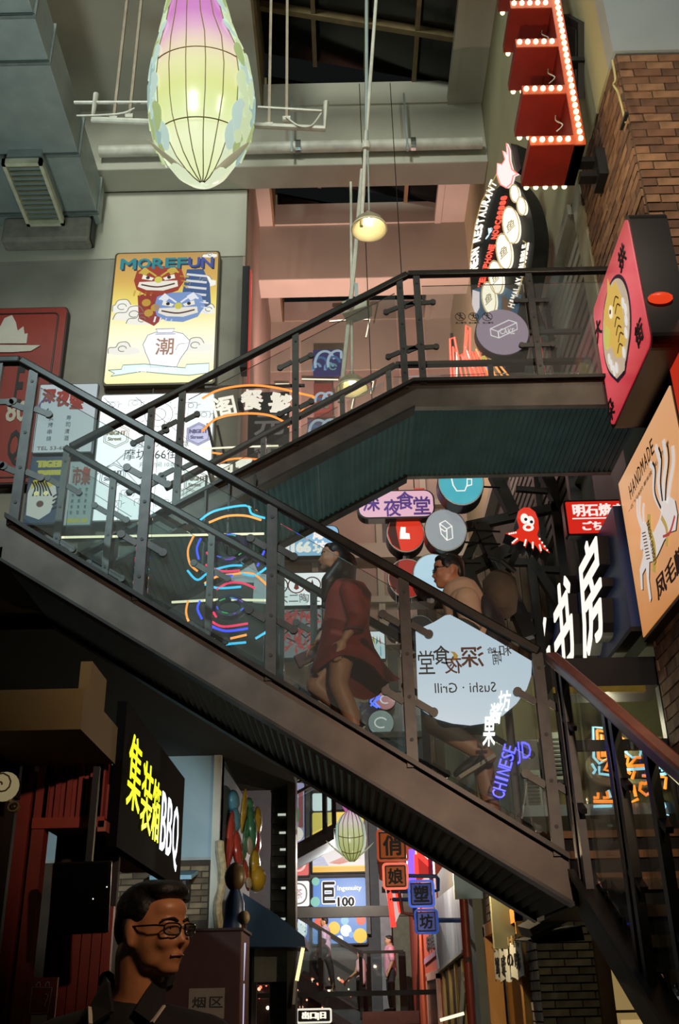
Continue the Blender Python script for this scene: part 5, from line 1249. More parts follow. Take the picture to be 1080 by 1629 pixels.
MB().box((2.35, 9.1, 3.45), (2.9, 9.69, 3.62)).build('duct_body', D('#8b8968', .6), t); MB().tube(bez([(2.35, 9.3, 3.5), (2.25, 9.25, 3.42), (2.25, 9.2, 3.3), (2.4, 9.2, 3.24), (2.9, 9.2, 3.2)]), .045, 8).build('bent_pipe', D('#9a9878', .5), t, smooth=True)
MB().tube(bez([(2.7, 9.15, 3.75), (2.72, 9.1, 3.5), (2.9, 9.1, 3.35), (3.2, 9.1, 3.33)]), .03, 8).build('hose', D('#a8a68a', .5), t, smooth=True)
for k, (x0, y0, x1, y1) in enumerate(((835, 1225, 862, 1290), (868, 1165, 905, 1240))):
    s, W, H = front_sign('louvred_unit', ('lower', 'upper')[k] + ' grey louvred air unit behind the right stair posts', x0, y0, x1, y1, 9.0, 'louvred air units', 'air unit')
    s.rect(0, 0, W, H, 'case', D('#85897f', .5), -.25, 0)
    for j in range(9): s.rect(W * .15, H * (.1 + .09 * j), W * .85, H * (.145 + .09 * j), 'slat', D('#3a3d38', .5), 0, .012)
    for u in (.1, .9): MB().box(tuple(s.w(W * u - .02, -.02, -.2)), tuple(s.w(W * u + .02, .0, .0))).build('foot', BLACK, s.parent)
    MB().box(tuple(s.w(0, H * .3, -.72)), tuple(s.w(W, H * .36, -.24))).build('wall_bracket', BLACK, s.parent)
for k in range(3): structure(MB().box((.95 + .35 * k, 9.45, 2.3), (1.2 + .35 * k, 9.5, 3.7)), 'window_panel', D('#9a9d90', .5, 0, .1))
s, W, H = front_sign('face_neon_reflection', 'glowing tubes for reflected orange and ice-blue neon outlines behind the descending handrail', 938, 1152, 1066, 1302, 8.9)  # neon reflection in the glass, built as tubes in the room behind
NO, NB_ = E('#ff8a2c', 1.7), E('#9fdcf0', 1.4)
s.neon([s.uvs(L) for L in (((948, 1163), (951, 1208), (958, 1212), (966, 1208), (966, 1166), (948, 1163)), ((955, 1170), (957, 1205), (962, 1205), (961, 1170)), ((978, 1166), (990, 1178), (992, 1192)), ((996, 1220), (1045, 1218), (1030, 1206)), ((990, 1204), (998, 1206), (996, 1218), (1004, 1214), (1010, 1206), (1018, 1206)), ((998, 1255), (1000, 1278), (1014, 1272)), ((1006, 1250), (1010, 1268)), ((1018, 1246), (1024, 1248), (1034, 1243), (1032, 1236), (1020, 1235)), ((1018, 1246), (1016, 1258), (1026, 1266), (1036, 1260)), ((943, 1276), (974, 1276)), ((943, 1270), (950, 1270), (950, 1262)), ((958, 1270), (966, 1270), (964, 1260)), ((1048, 1236), (1058, 1238), (1056, 1256)), ((996, 1228), (1002, 1232)), ((1008, 1228), (1004, 1240)), ((968, 1212), (960, 1226), (974, 1228)))], .014, 'orange_tube', NO, .03)
s.neon([s.uvs(L) for L in (((966, 1160), (942, 1158), (943, 1206), (952, 1216), (958, 1212)), ((940, 1216), (946, 1226), (942, 1232)), ((952, 1220), (952, 1232), (968, 1234)), ((1000, 1178), (994, 1198), (1004, 1206), (1016, 1206), (1018, 1196), (1006, 1182)), ((990, 1226), (1050, 1222), (1052, 1228)), ((1040, 1234), (1058, 1232)), ((1040, 1234), (1050, 1270), (1056, 1284), (1052, 1296), (1062, 1298)), ((943, 1284), (972, 1283)), ((966, 1258), (970, 1270)))], .012, 'ice_blue_tube', NB_, .03)
for a in ((950, 1158), (1050, 1222)): p = s.uv(*a); MB().bar(s.w(p[0], p[1], .03), s.w(p[0], p[1], -.8), .02, .02).build('stand_off', STEEL, s.parent)
# ragged little awning under the stair corner
t = thing('ragged_awning', 'ragged dark little awning of boards tucked under the stair corner', 'awning', atY(880, 1495, 6.9))
a = [atY(x, y, 6.9) for x, y in ((842, 1478), (910, 1440), (918, 1450), (850, 1494))]
MB().prism(a, (0, .5, .05)).build('board', D('#4d4a30', .7, 0, .4, 6), t); MB().prism([atY(x, y, 6.85) for x, y in ((838, 1496), (925, 1472), (930, 1496), (850, 1500))], (0, .5, .03)).build('board', BLACK, t)
MB().bar(atY(845, 1494, 6.8), atY(905, 1460, 6.8), .02, .03).build('front_rail', D('#5a6a70', .3, .6), t); MB().bar(atY(900, 1460, 6.9), atY(905, 1390, 6.9), .05, .05).build('hanger', BLACK, t)
# ================================================================ GROUND FLOOR, RIGHT: SHOP FRONTS ALONG X = 1.5
XS2 = 1.5; Y0S = 8.84
BR2 = [D('#8d8074', .9, 0, .25, 9, .2), D('#7f7368', .9, 0, .25, 9, .2), D('#9a8c80', .9, 0, .25, 9, .2)]
BR3 = [D('#6d5c3e', .9, 0, .3, 9, .3), D('#5e4f35', .9, 0, .3, 9, .3), D('#7a6846', .9, 0, .3, 9, .3)]
wsf = structure(MB().box((1.53, Y0S + .02, 0), (4.2, Y0S + .3, 2.9)), 'wall_brick', D('#3a3122', .9))
brick_face(wsf, (1.52, Y0S + .02, 1.0), (1, 0, 0), (0, -1, 0), .62, 1.2, .22, .06, BR3, 11)
brick_face(wsf, (2.1, Y0S + .02, 2.05), (1, 0, 0), (0, -1, 0), .9, .3, .22, .06, BR3, 12)
wsr = structure(MB().box((1.53, Y0S + .3, 0), (1.8, 9.35, 2.9)).box((1.53, 11.75, 0), (1.8, 12.2, 3.1)).box((1.53, 9.35, 2.2), (1.8, 11.75, 2.95)), 'wall_shops', D('#5a5046', .9))
brick_face(wsr, (1.53, Y0S + .02, .95), (0, 1, 0), (-1, 0, 0), .5, 1.9, .16, .075, BR2, 13)
brick_face(wsr, (1.53, 9.36, 2.25), (0, 1, 0), (-1, 0, 0), 2.4, .65, .22, .08, BR2, 14)
# lit doorway with wooden frame
WOODL = D('#b5803e', .5, 0, .2, 5, 0, (1, 1, .2))
dr = structure(MB().box((1.46, 9.33, 0), (1.62, 9.45, 2.2)).box((1.46, 11.65, 0), (1.62, 11.77, 2.2)).box((1.46, 9.33, 2.1), (1.62, 11.77, 2.22)), 'door_1', WOODL)
MB().box((1.66, 9.4, 0), (1.72, 11.7, 2.15)).build('panel', D('#c98b3f', .45, 0, .08, 3), dr)
MB().box((1.60, 10.0, 0), (1.66, 10.35, 1.75)).build('red_jamb', D('#9a4a1c', .5), dr)
g = MB().box((1.63, 9.5, .6), (1.655, 9.95, 1.75)).build('stained_pane', D('#3f7a4a', .3), dr)
for k, c in enumerate(('#c8502a', '#c8502a', '#d8a060', '#d8b48a')): MB().box((1.61, 9.5, .6 + .25 * k), (1.63, 9.95 - .08 * k, .72 + .2 * k)).build('stained_piece', D(c, .4), g)
s = sign('shop_curtain', 'short white shop curtain with four black characters across the wooden doorway', (1.44, 11.6, 1.5), (-1, 0, 0), cat='curtain')
a = s.uv(786, 1510); b = s.uv(829, 1490); c = s.uv(788, 1562); d = s.uv(830, 1548)
u0, u1 = a[0], b[0]; v1 = a[1]; v0 = c[1]
m = MB(); n = 24; vs = []; fs = []
for i in range(n + 1):
    u = u0 + (u1 - u0) * i / n; dd = .015 * sin(i * 1.3)
    vs += [s.w(u, v1, dd * .3), s.w(u, v0 + .02 * sin(i * .9), dd), s.w(u, v1, dd * .3 + .006), s.w(u, v0 + .02 * sin(i * .9), dd + .006)]
for i in range(n): q = i * 4; fs += [(q, q + 1, q + 5, q + 4), (q + 2, q + 6, q + 7, q + 3), (q, q + 4, q + 6, q + 2), (q + 1, q + 3, q + 7, q + 5)]
m.add(vs, fs).build('cloth', D('#cfd0c4', .8, 0, .05), s.parent, smooth=True)
for k, ch in enumerate('繁盛の味'):
    uu = u0 + (u1 - u0) * (.06 + .24 * k); s.text(ch, uu, v0 + (v1 - v0) * (.22 if k != 2 else .35), uu + (u1 - u0) * .17, v0 + (v1 - v0) * .72, mat=INK, d=.012, bold=.01)
MB().tube([s.w(u0 - .1, v1 + .02, 0), s.w(u1 + .1, v1 + .02, 0)], .012, 6).build('rod', WOODL, s.parent)
for k in range(7): s.rect(u0 + (u1 - u0) * (.04 + .14 * k), v1 - .02, u0 + (u1 - u0) * (.09 + .14 * k), v1 + .05, 'loop', D('#8a7a50', .7), -.005, .02)
# window in the brick front
wn = structure(MB().box((1.98, Y0S - .06, 0), (2.09, Y0S + .06, 2.02)).box((1.98, Y0S - .06, 1.93), (3.2, Y0S + .06, 2.05)), 'window_4', D('#5a3d1c', .5, 0, .2, 5))
MB().box((2.09, Y0S + .0, 0), (3.2, Y0S + .02, 1.93)).build('pane', E('#c9a86a', .42), wn)
MB().box((2.52, Y0S - .03, 0), (2.545, Y0S + .0, 1.93)).build('bar', D('#6d5628', .5), wn); MB().box((2.09, Y0S - .03, 1.38), (3.2, Y0S + .0, 1.40)).build('bar', D('#6d5628', .5), wn)
MB().box((2.13, Y0S - .012, 1.18), (2.50, Y0S - .002, 1.33)).build('lit_sheet', E('#e0be80', .6), wn)
for x in (2.2, 2.4): MB().box((x, Y0S - .02, 1.0), (x + .1, Y0S - .002, 1.12)).build('small_lamp', E('#f0e0b0', .9), wn)
# column, red pipe, mural board, grey soffit
structure(MB().box((1.42, 12.2, 0), (1.6, 12.75, 2.95)), 'column', D('#63665a', .7, 0, .08))
structure(MB().box((1.35, 12.0, 2.95), (4, 13.4, 3.1)).box((1.53, 8.9, 2.9), (4, 12.2, 3.0)), 'soffit', D('#8e9292', .7, 0, .06))
t = thing('red_drain_pipe', 'dark red drain pipe running up beside the grey shop column', 'pipe', (1.42, 13.0, 0)); MB().tube([(1.42, 13.05, 0), (1.42, 13.05, 3.2)], .06, 10).build('pipe_run', D('#8a2f1c', .45), t, smooth=True)
MB().box((1.38, 12.98, 1.9), (1.5, 13.12, 1.95)).build('pipe_clip', STEEL, t)
structure(MB().box((1.48, 13.2, 0), (1.56, 13.7, 3.3)), 'wall_jamb', D('#8f9189', .6, 0, .06))
t = thing('extinguisher_box', 'small red box on the pale jamb of the shop front', 'box', (1.46, 13.45, 1.62)); MB().box((1.40, 13.36, 1.62), (1.48, 13.5, 1.8)).build('box_body', D('#a83020', .4), t, bevel=.01); MB().box((1.39, 13.38, 1.70), (1.40, 13.48, 1.74)).build('label_plate', D('#d8c8b8', .5), t)
s = sign('mural_board', 'pale blue-grey painted mural board above the shop windows', (1.5, 17.6, 2.0), (-1, 0, 0), cat='board')
pts = [(700, 1545), (741, 1512), (741, 1405), (730, 1405), (694, 1432), (690, 1470)]
mm, nt, bb = new_mat('mural_print'); tc = nt.nodes.new('ShaderNodeTexCoord'); mp = nt.nodes.new('ShaderNodeMapping'); nz = nt.nodes.new('ShaderNodeTexNoise'); rp = nt.nodes.new('ShaderNodeValToRGB')
mp.inputs['Scale'].default_value = (1, 1.6, .5); nz.inputs['Scale'].default_value = 3; nz.inputs['Detail'].default_value = 5
nt.links.new(tc.outputs['Object'], mp.inputs[0]); nt.links.new(mp.outputs[0], nz.inputs[0]); nt.links.new(nz.outputs[0], rp.inputs[0]); nt.links.new(rp.outputs[0], bb.inputs['Base Color'])
for e, (p, h) in zip(rp.color_ramp.elements, ((.3, '#6f8ba0'), (.7, '#b4b4b8'))): e.position = p; e.color = lin(h)
s.poly(s.uvs(pts), 'painted_panel', mm, 0, .03)
s.poly(s.uvs([(700, 1549), (741, 1516), (741, 1511), (700, 1544)]), 'lower_rail', D('#a8a8a0', .5), 0, .06)
wd = structure(MB().box((1.52, 13.7, 0), (1.6, 18.0, 3.4)), 'wall_shop_inner', D('#6a5a38', .7))
for k, y in enumerate((14.4, 15.4, 16.4, 17.5)): MB().box((1.48, y, 0), (1.53, y + .14, 1.98)).build('mullion', D('#b09450', .5), wd)
for k, y in enumerate((13.8, 14.8, 15.7, 16.7)): MB().box((1.505, y, .2), (1.52, y + .55, 1.9)).build('glazed_panel', [D('#46382a', .3), D('#5a4830', .3), D('#3a3024', .3), D('#6d5a3a', .3)][k], wd)
MB().bar((1.47, 15.6, .7), (1.47, 14.2, 1.7), .02, .3).build('awning_cloth', D('#7d7a58', .7), wd)
led('slim warm lamp low in the shop window under the mural board', [[(700, 1623), (738, 1612)]], 14.2, '#ffe9c0', 1.5, .02)
wo = structure(MB().box((1.5, 18.0, 0), (1.7, 26.9, 5.5)), 'wall_orange', D('#b5482a', .6, 0, .1, 2))
structure(MB().box((1.46, 21.8, 0), (1.5, 22.5, 5.5)), 'column', D('#c05a30', .6))
s = sign('orange_wall_lettering', 'dark script lettering and a pale mauve strip on the orange wall', (1.49, 19, 2), (-1, 0, 0), cat='lettering')
a = s.uv(680, 1515); b = s.uv(692, 1480); s.text('料理', a[0], a[1], b[0], b[1], mat=INK, d=.01, bold=.02)
s.poly(s.uvs([(676, 1535), (694, 1520), (694, 1512), (676, 1525)]), 'mauve_strip', D('#b07a90', .5), 0, .02)
wn = structure(MB().box((1.44, 18.2, 0), (1.52, 18.4, 1.9)).box((1.44, 20.6, 0), (1.52, 20.8, 1.9)).box((1.44, 18.2, 1.82), (1.52, 20.8, 1.95)).box((1.44, 18.2, .95), (1.52, 20.8, 1.02)), 'window_5', D('#d0a08a', .5))
MB().box((1.47, 18.4, 0), (1.49, 20.6, 1.82)).build('pane', D('#4a2a1c', .2), wn)
# square character signs on tube frames (orange and blue)
def cube(label, x, y, w, Y, c, cdark, ch, side):
    s, W, H = front_sign('square_character_sign', label, x - w / 2, y - w * .52, x + w / 2, y + w * .52, Y, 'square character signs')
    s.rect(0, 0, W, H, 'board', D(cdark, .5), -.12, 0); s.rect(W * .06, H * .06, W * .94, H * .94, 'face', E(c, .42), 0, .01)
    s.text(ch, W * .14, H * .12, W * .86, H * .88, mat=D('#14120f', .6), d=.01, bold=.035)
    s.neon([rrect(-.02, -.02, W + .02, H + .02, .04)], .016, 'edge_tube', E(side, .9), .02, True)
    return s, W, H
q1, W, H = cube('topmost orange square character sign, half hidden under the stairs', 624, 1345, 42, 14.0, '#b5541c', '#3a1a0c', '俏', '#a8482c')
q2, W2, H2 = cube('lower orange square character sign above the blue ones', 629, 1394, 33, 14.0, '#b5541c', '#3a1a0c', '娘', '#ff7a60')
q3, W3, H3 = cube('upper blue square character sign', 670, 1422, 34, 14.0, '#2444a0', '#0c1430', '塑', '#4a6ad0')
q4, W4, H4 = cube('lower blue square character sign next to the wall bracket', 678, 1466, 30, 14.0, '#2444a0', '#0c1430', '坊', '#2a4a9a')
def tub(par, L, c, r=.025): MB().tube([atY(x, y, 14.02) for x, y in L], r, 6).build('tube_frame', c, par, smooth=True)
BT = D('#1d3a63', .4); OT = D('#8a4026', .4)
tub(q3.parent, [(644, 1393), (694, 1394), (697, 1398), (697, 1416), (688, 1418)], BT); tub(q3.parent, [(615, 1418), (653, 1418)], BT); tub(q3.parent, [(620, 1431), (653, 1431)], BT)
tub(q4.parent, [(694, 1464), (742, 1464)], BT, .03); tub(q4.parent, [(742, 1408), (743, 1482)], BT, .035); tub(q4.parent, [(659, 1440), (660, 1462), (664, 1464)], BT)
MB().bar(atY(742, 1464, 14.02), (1.5, 14.0, atY(742, 1464, 14.02).z), .05, .05).build('wall_bracket', BT, q4.parent)
tub(q2.parent, [(604, 1372), (606, 1398), (612, 1400)], OT); tub(q2.parent, [(634, 1412), (640, 1452), (660, 1456)], OT); tub(q1.parent, [(602, 1330), (602, 1372), (636, 1366)], OT)
tub(q2.parent, [(604, 1374), (634, 1373)], OT); tub(q2.parent, [(620, 1412), (625, 1455)], E('#ff5a44', 1.0))
s, W, H = front_sign('pink_neon_edge', 'glowing red and violet neon strips behind the square character signs', 616, 1350, 690, 1475, 19.5)
s.neon([s.uvs(L) for L in (((618, 1412), (626, 1475)), ((630, 1410), (638, 1452)), ((660, 1360), (662, 1392)), ((664, 1358), (690, 1382)))], .05, 'red_tube', E('#ff3c34', 1.7), .03)
s.neon([s.uvs([(651, 1352), (652, 1400)]), s.uvs([(655, 1352), (656, 1404)])], .06, 'violet_tube', E('#8a5aff', 1.5), .03)
s.poly(s.uvs([(664, 1358), (692, 1384), (662, 1406), (660, 1370)]), 'red_panel', E('#c8322c', .8), 0, .02); s.poly(s.uvs([(612, 1412), (640, 1412), (640, 1444), (626, 1476), (618, 1440)]), 'pale_panel', E('#e8ccc8', .7), 0, .02)
MB().box((s.O.x - .1, 19.5, s.O.z + .6), (1.55, 19.6, s.O.z + .7)).build('bracket', STEEL, s.parent)

# ================================================================ FAR END OF THE ALLEY
structure(MB().box((-6, 27, 0), (1.5, 27.2, 9.5)), 'wall_far', D('#55565a', .7, 0, .1))
def fsign(label, x0, y0, x1, y1, c, k=1.0): return (lambda r: (r[0].rect(-.04, -.04, r[1] + .04, r[2] + .04, 'case', BLACK, -.12, -.004, .06), r[0].rect(0, 0, r[1], r[2], 'face', E(c, k), 0, .01, .05), r)[2])(front_sign('wall_lightbox', label, x0, y0, x1, y1, 26.85, 'lightboxes on the far wall'))
BK = D('#1a1c20', .6)
s, W, H = fsign('tall violet and green lightbox behind the far upper stairs', 447, 1246, 484, 1348, '#a4a0c8', .8)
for p, c in ((((.1, .3), (.5, .25), (.9, .5), (.7, .62), (.3, .5)), '#4a9a7a'), (((.75, .3), (.95, .3), (.95, .9), (.75, .9)), '#a85a5a'), (((.05, .1), (.5, .12), (.45, .22), (.05, .2)), '#e8c0b0'), (((.1, .7), (.5, .65), (.6, .9), (.2, .95)), '#6a78c0')): s.poly([(W * x, H * y) for x, y in p], 'printed_shape', E(c, .7), .01, .014)
for x, y in ((.1, .2), (.5, .2)): s.disc(W * x + .1, H * y, .18, 'pale_disc', E('#ffe8e0', 1.0), .014, .018, n=16)
fsign('small white lightbox at the top of the far wall', 497, 1262, 527, 1290, '#e8eef0', 1.0)
s, W, H = fsign('yellow lightbox with a white and salmon mountain behind the distant lantern', 497, 1292, 582, 1387, '#e8c860', 1.0)
s.poly([(W * x, H * y) for x, y in ((0, .0), (1, .0), (1, .08), (0, .08))], 'lower_band', E('#e8b43c', .9), .01, .013)
for p, c in ((((0, .1), (1, .1), (1, .4), (.8, .42), (.45, .62), (.2, .5), (0, .45)), '#e8e2e0'), (((.0, .35), (.2, .28), (.3, .42), (.15, .5)), '#e0907a'), (((.3, .15), (.5, .12), (.9, .22), (.6, .26)), '#e0907a'), (((.25, .55), (.42, .48), (.48, .62), (.38, .66)), '#d88a78'), (((0, .1), (.3, .1), (.2, .25), (0, .28)), '#b8bcd8')): s.poly([(W * x, H * y) for x, y in p], 'printed_shape', E(c, .9), .013, .017)
s, W, H = fsign('red and white lightbox with a black character left of the mountain lightbox', 438, 1345, 491, 1393, '#d8605a', .95)
s.rect(W * .04, H * .12, W * .92, H * .95, 'inner_panel', E('#f0c8c0', .9), .01, .014, .2); s.rect(W * .08, H * .17, W * .86, H * .95, 'inner_field', E('#d87068', .9), .014, .018, .18); s.text('置', W * .40, H * .30, W * .70, H * .85, mat=BK, d=.018, bold=.02)
s, W, H = fsign('white lightbox with a faint round-cornered outline under the red one', 437, 1402, 492, 1442, '#eef2f0', 1.1)
s.neon([rrect(W * .08, H * .1, W * .92, H * .9, .2)], .02, 'outline', D('#9aa09a', .6), .012, True); s.text('茶', W * .6, H * .3, W * .8, H * .7, mat=D('#c88a8a', .6), d=.01); s.text('目', W * .25, H * .3, W * .42, H * .7, mat=D('#a0a0a8', .6), d=.01)
s, W, H = fsign('blue lightbox with big outlined character and script', 498, 1397, 582, 1443, '#3a7ac8', .95)
s.text('巨', W * .16, H * .10, W * .44, H * .92, name='letter_outline', mat=E('#f4f0ea', 1.0), d=.01, bold=.09); s.text('巨', W * .18, H * .14, W * .42, H * .88, mat=BK, d=.02, bold=.03)
s.text('Ingenuity', W * .46, H * .52, W * .92, H * .74, mat=E('#e8e6e0', 1.0), d=.01, bold=.01); s.text('100', W * .44, H * -.02, W * .80, H * .38, name='letter_outline', mat=E('#f4f0ea', 1.0), d=.01, bold=.08); s.text('100', W * .46, H * .02, W * .78, H * .34, mat=BK, d=.02, bold=.03)
s.disc(W * .04, H * .2, .12, 'wave_disc', E('#7ac8b8', .8), .01, .014, n=14); s.disc(W * .05, H * .9, .1, 'wave_disc', E('#7ac8b8', .8), .01, .014, n=14)
s, W, H = fsign('blue lightbox with white script below the far beam', 447, 1456, 491, 1500, '#2a58b8', .9)
s.text('串烧', W * .3, H * .2, W * .9, H * .9, mat=E('#f0f2f6', 1.0), d=.01, bold=.05); s.neon([rrect(W * .1, H * .1, W * .92, H * .95, .2)], .02, 'outline', E('#c8d4f0', .8), .012, True)
s, W, H = fsign('colourful lightbox of yellow, blue and red blobs below the far beam', 497, 1456, 583, 1501, '#5a8ad0', .9)
for x, y, r, c in ((.40, .55, .30, '#f0c83c'), (.62, .45, .28, '#e8f0f4'), (.88, .2, .34, '#f0c83c'), (.9, .85, .24, '#e05a3c'), (.12, .75, .24, '#e05a3c'), (.6, .8, .2, '#8ac8e0'), (.72, .3, .14, '#8ab0e8'), (.5, .15, .18, '#e8f0f4'), (.25, .2, .2, '#6ac0d0')): s.disc(W * x, min(H - r * .5, max(r * .5, H * y)), r * .5, 'blob', E(c, .9), .01, .014 + .004 * ((x * 10) % 3), n=20)
# far beam and columns
structure(MB().box((-1.9, 22.8, atY(540, 1459, 22.8).z), (1.5, 23.0, atY(540, 1442, 22.8).z)), 'far_beam', D('#2b2a24', .6, .2))
structure(MB().box((.78, 26.4, 0), (1.05, 26.8, 7.5)), 'column', D('#8a8d92', .6)); structure(MB().box((.45, 26.75, 3.0), (.55, 26.95, 7.5)), 'column', D('#6f7275', .6))
structure(MB().box((1.05, 26.6, 0), (1.5, 26.9, 4.5)), 'wall_panel_far', D('#6a6c5c', .8))
# louvred dark screen, left of the far wall
t = structure(MB().box((-.95, 13.0, 1.2), (-.62, 13.05, 3.95)).box((-.72, 12.6, 1.2), (-.62, 13.0, 3.95)), 'screen_louvre', BLACK)
for k in range(13): MB().box((-.93, 12.94, 2.1 + .13 * k), (-.73, 13.0, 2.16 + .13 * k)).build('slat', D('#23251f', .5, .3), t)
for k, (w_, z) in enumerate(((.10, 3.62), (.08, 3.40), (.07, 3.2), (.09, 3.0), (.05, 2.75), (.06, 2.4), (.06, 2.25), (.16, 2.08))): MB().box((-.76 - w_, 12.92, z), (-.76, 12.945, z + .025)).build('lit_slot', E('#d8e0d0', .7), t)
# far stairs
def farflight(label, Y, lo, hi, h, railh, face, posts, Wd=1.3, glass=GLASS):
    a = atY(*lo, Y); b = atY(*hi, Y); t = thing('staircase', label, 'staircase', (a + b) / 2)
    for dy in (0, Wd): MB().prism([a + Vector((0, dy, -h)), b + Vector((0, dy, -h)), b + Vector((0, dy, 0)), a + Vector((0, dy, 0))], (0, .08, 0)).build('stringer', face, t)
    n = 12
    for k in range(n):
        p = a.lerp(b, (k + .5) / n); MB().box((p.x - abs(b.x - a.x) / n / 2, Y + .08, p.z - .14), (p.x + abs(b.x - a.x) / n / 2, Y + Wd, p.z - .08)).build('tread', D('#22211e', .7), t)
    MB().prism([a + Vector((0, .05, -h)), b + Vector((0, .05, -h)), b + Vector((0, .05, -h + .04)), a + Vector((0, .05, -h + .04))], (0, Wd - .05, 0)).build('soffit', D('#5a6465', .4, .3), t)
    for dy in (0, Wd):
        MB().bar(a + Vector((0, dy, railh)), b + Vector((0, dy, railh)), .06, .06).build('handrail', STEEL, t)
        for f in posts: p = a.lerp(b, f) + Vector((0, dy, 0)); MB().box((p.x - .04, p.y - .02, p.z - .1), (p.x + .04, p.y + .02, p.z + railh)).build('post', STEEL, t)
        MB().prism([a + Vector((0, dy + .03, .05)), b + Vector((0, dy + .03, .05)), b + Vector((0, dy + .03, railh - .1)), a + Vector((0, dy + .03, railh - .1))], (0, .015, 0)).build('glass_pane', glass, t)
    return t, a, b
t, a, b = farflight('distant upper stair flight rising right behind the dark screen', 20.6, (430, 1364), (531, 1310), .30, 1.25, D('#33332d', .5, .3), (.28, .85, 1.0))
MB().box((a.x, 21.2, 0), (a.x + .2, 21.4, a.z - .2)).build('support_column', STEEL, t)
t, a, b = farflight('distant lower stair flight descending right with a climber on it', 24.0, (462, 1541), (576, 1612), .32, 1.2, D('#3a4446', .5, .3), (.02, .42, 1.0))
zl_ = b.z
MB().box((b.x, 24.0, zl_ - .25), (1.48, 25.3, zl_)).build('landing_plate', D('#2a2622', .6), t); MB().box((b.x, 23.97, zl_ - .22), (1.48, 24.0, zl_ + .03)).build('landing_edge', D('#4a2a20', .5), t)
MB().bar((b.x, 24.0, zl_ + 1.2), (1.2, 24.0, zl_ + 1.2), .06, .06).build('handrail', STEEL, t)
for x in (b.x + .18, 1.12, 1.2): MB().box((x - .04, 23.98, zl_), (x + .04, 24.02, zl_ + 1.2)).build('post', STEEL, t)
MB().box((b.x + .25, 24.03, zl_ + .08), (1.05, 24.045, zl_ + 1.1)).build('glass_pane', GLASS, t)
for x in (b.x + .3, 1.0): MB().box((x, 24.4, 0), (x + .15, 24.55, zl_ - .25)).build('column', STEEL, t)
MB().box((a.x - 1.6, 24.0, a.z - .3), (a.x, 25.3, a.z)).build('landing_plate', STEEL, t)
# sequin wall with sparkles and small lit exit sign below
g = structure(MB().box((-2.2, 26.2, 0), (.4, 26.3, 2.6)), 'wall_sparkle', D('#5a4a48', .35, .4, .4, 30))
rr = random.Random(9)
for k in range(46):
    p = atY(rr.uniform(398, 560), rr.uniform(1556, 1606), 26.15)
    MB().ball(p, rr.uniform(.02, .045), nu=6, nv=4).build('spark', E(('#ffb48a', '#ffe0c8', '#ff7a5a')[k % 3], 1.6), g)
for x, w_ in ((-1.75, .35), (-.95, .3)): structure(MB().box((x, 25.0, 0), (x + w_, 25.2, 1.75)), 'column', D('#6a2a20', .5))
s, W, H = front_sign('exit_sign', 'small white framed lit sign low in the far alley', 474, 1607, 525, 1625, 19.0)
s.rect(-.03, -.03, W + .03, H + .03, 'case', E('#f0ead8', .95), -.06, -.002, .04); s.rect(0, 0, W, H, 'face', D('#1d1a16', .5), 0, .01, .02)
s.text('出口|日', W * .12, H * .12, W * .88, H * .88, mat=E('#fff2d8', 1.3), d=.01, bold=.03)
for u in (.1, .9): MB().box(tuple(s.w(W * u - .02, H, -.05)), tuple(s.w(W * u + .02, H + .2, -.03))).build('hanger', BLACK, s.parent)
structure(MB().box((-2.2, 19.0, s.O.z + H + .2), (1.5, 19.2, s.O.z + H + .28)), 'trim_2', BLACK)

# ================================================================ LEFT: PANEL WALL, BALLOON RELIEF, AWNING
p = atY(245, 1366, 11.0); q = atY(352, 1264, 11.0)
wv = structure(MB().box((-4.5, 11.0, 0), (q.x, 11.2, 3.95)), 'wall_alley_left', D('#3a2f22', .8))
MB().box((-3.2, 10.95, p.z), (q.x - .08, 11.0, 3.95)).build('blue_panel', D('#8aa2ac', .5, 0, .05), wv)
MB().box((q.x - .08, 10.93, p.z - .9), (q.x, 11.2, 3.95)).build('white_corner', D('#b8b8ac', .6, 0, .05), wv)
MB().box((-3.2, 10.94, p.z - .03), (q.x - .08, 10.99, p.z)).build('rail', D('#8a9490', .5), wv)
brick_face(wv, (-2.6, 11.0, p.z - .62), (1, 0, 0), (0, -1, 0), 2.6 + q.x - .1, .58, .24, .06, [D('#7a6a52', .9, 0, .3, 8), D('#6a5b46', .9, 0, .3, 8), D('#5a4c3a', .9, 0, .3, 8)], 21)
t = thing('small_canopy', 'small pale blue canopy on the brick strip behind the man with glasses', 'canopy', atY(282, 1390, 10.6))
a = atY(250, 1384, 10.9); b = atY(314, 1384, 10.9)
MB().prism([(a.x, 10.98, a.z), (a.x, 10.98, a.z - .04), (a.x, 10.5, a.z - .14), (a.x, 10.5, a.z - .10)], (b.x - a.x, 0, 0)).build('canopy_sheet', D('#6f95a8', .5), t)
for x in (a.x + .1, b.x - .1): MB().box((x, 10.6, a.z - .3), (x + .03, 11.0, a.z - .12)).build('bracket', BLACK, t)
# rope trim
t = structure(MB().tube([Vector((q.x + .02, 10.95, p.z - .95 + .1 * k)) + Vector((.02 * sin(k), .02 * cos(k), 0)) for k in range(12)], .05, 8), 'trim_3', D('#a89c7c', .8, 0, .3, 20))
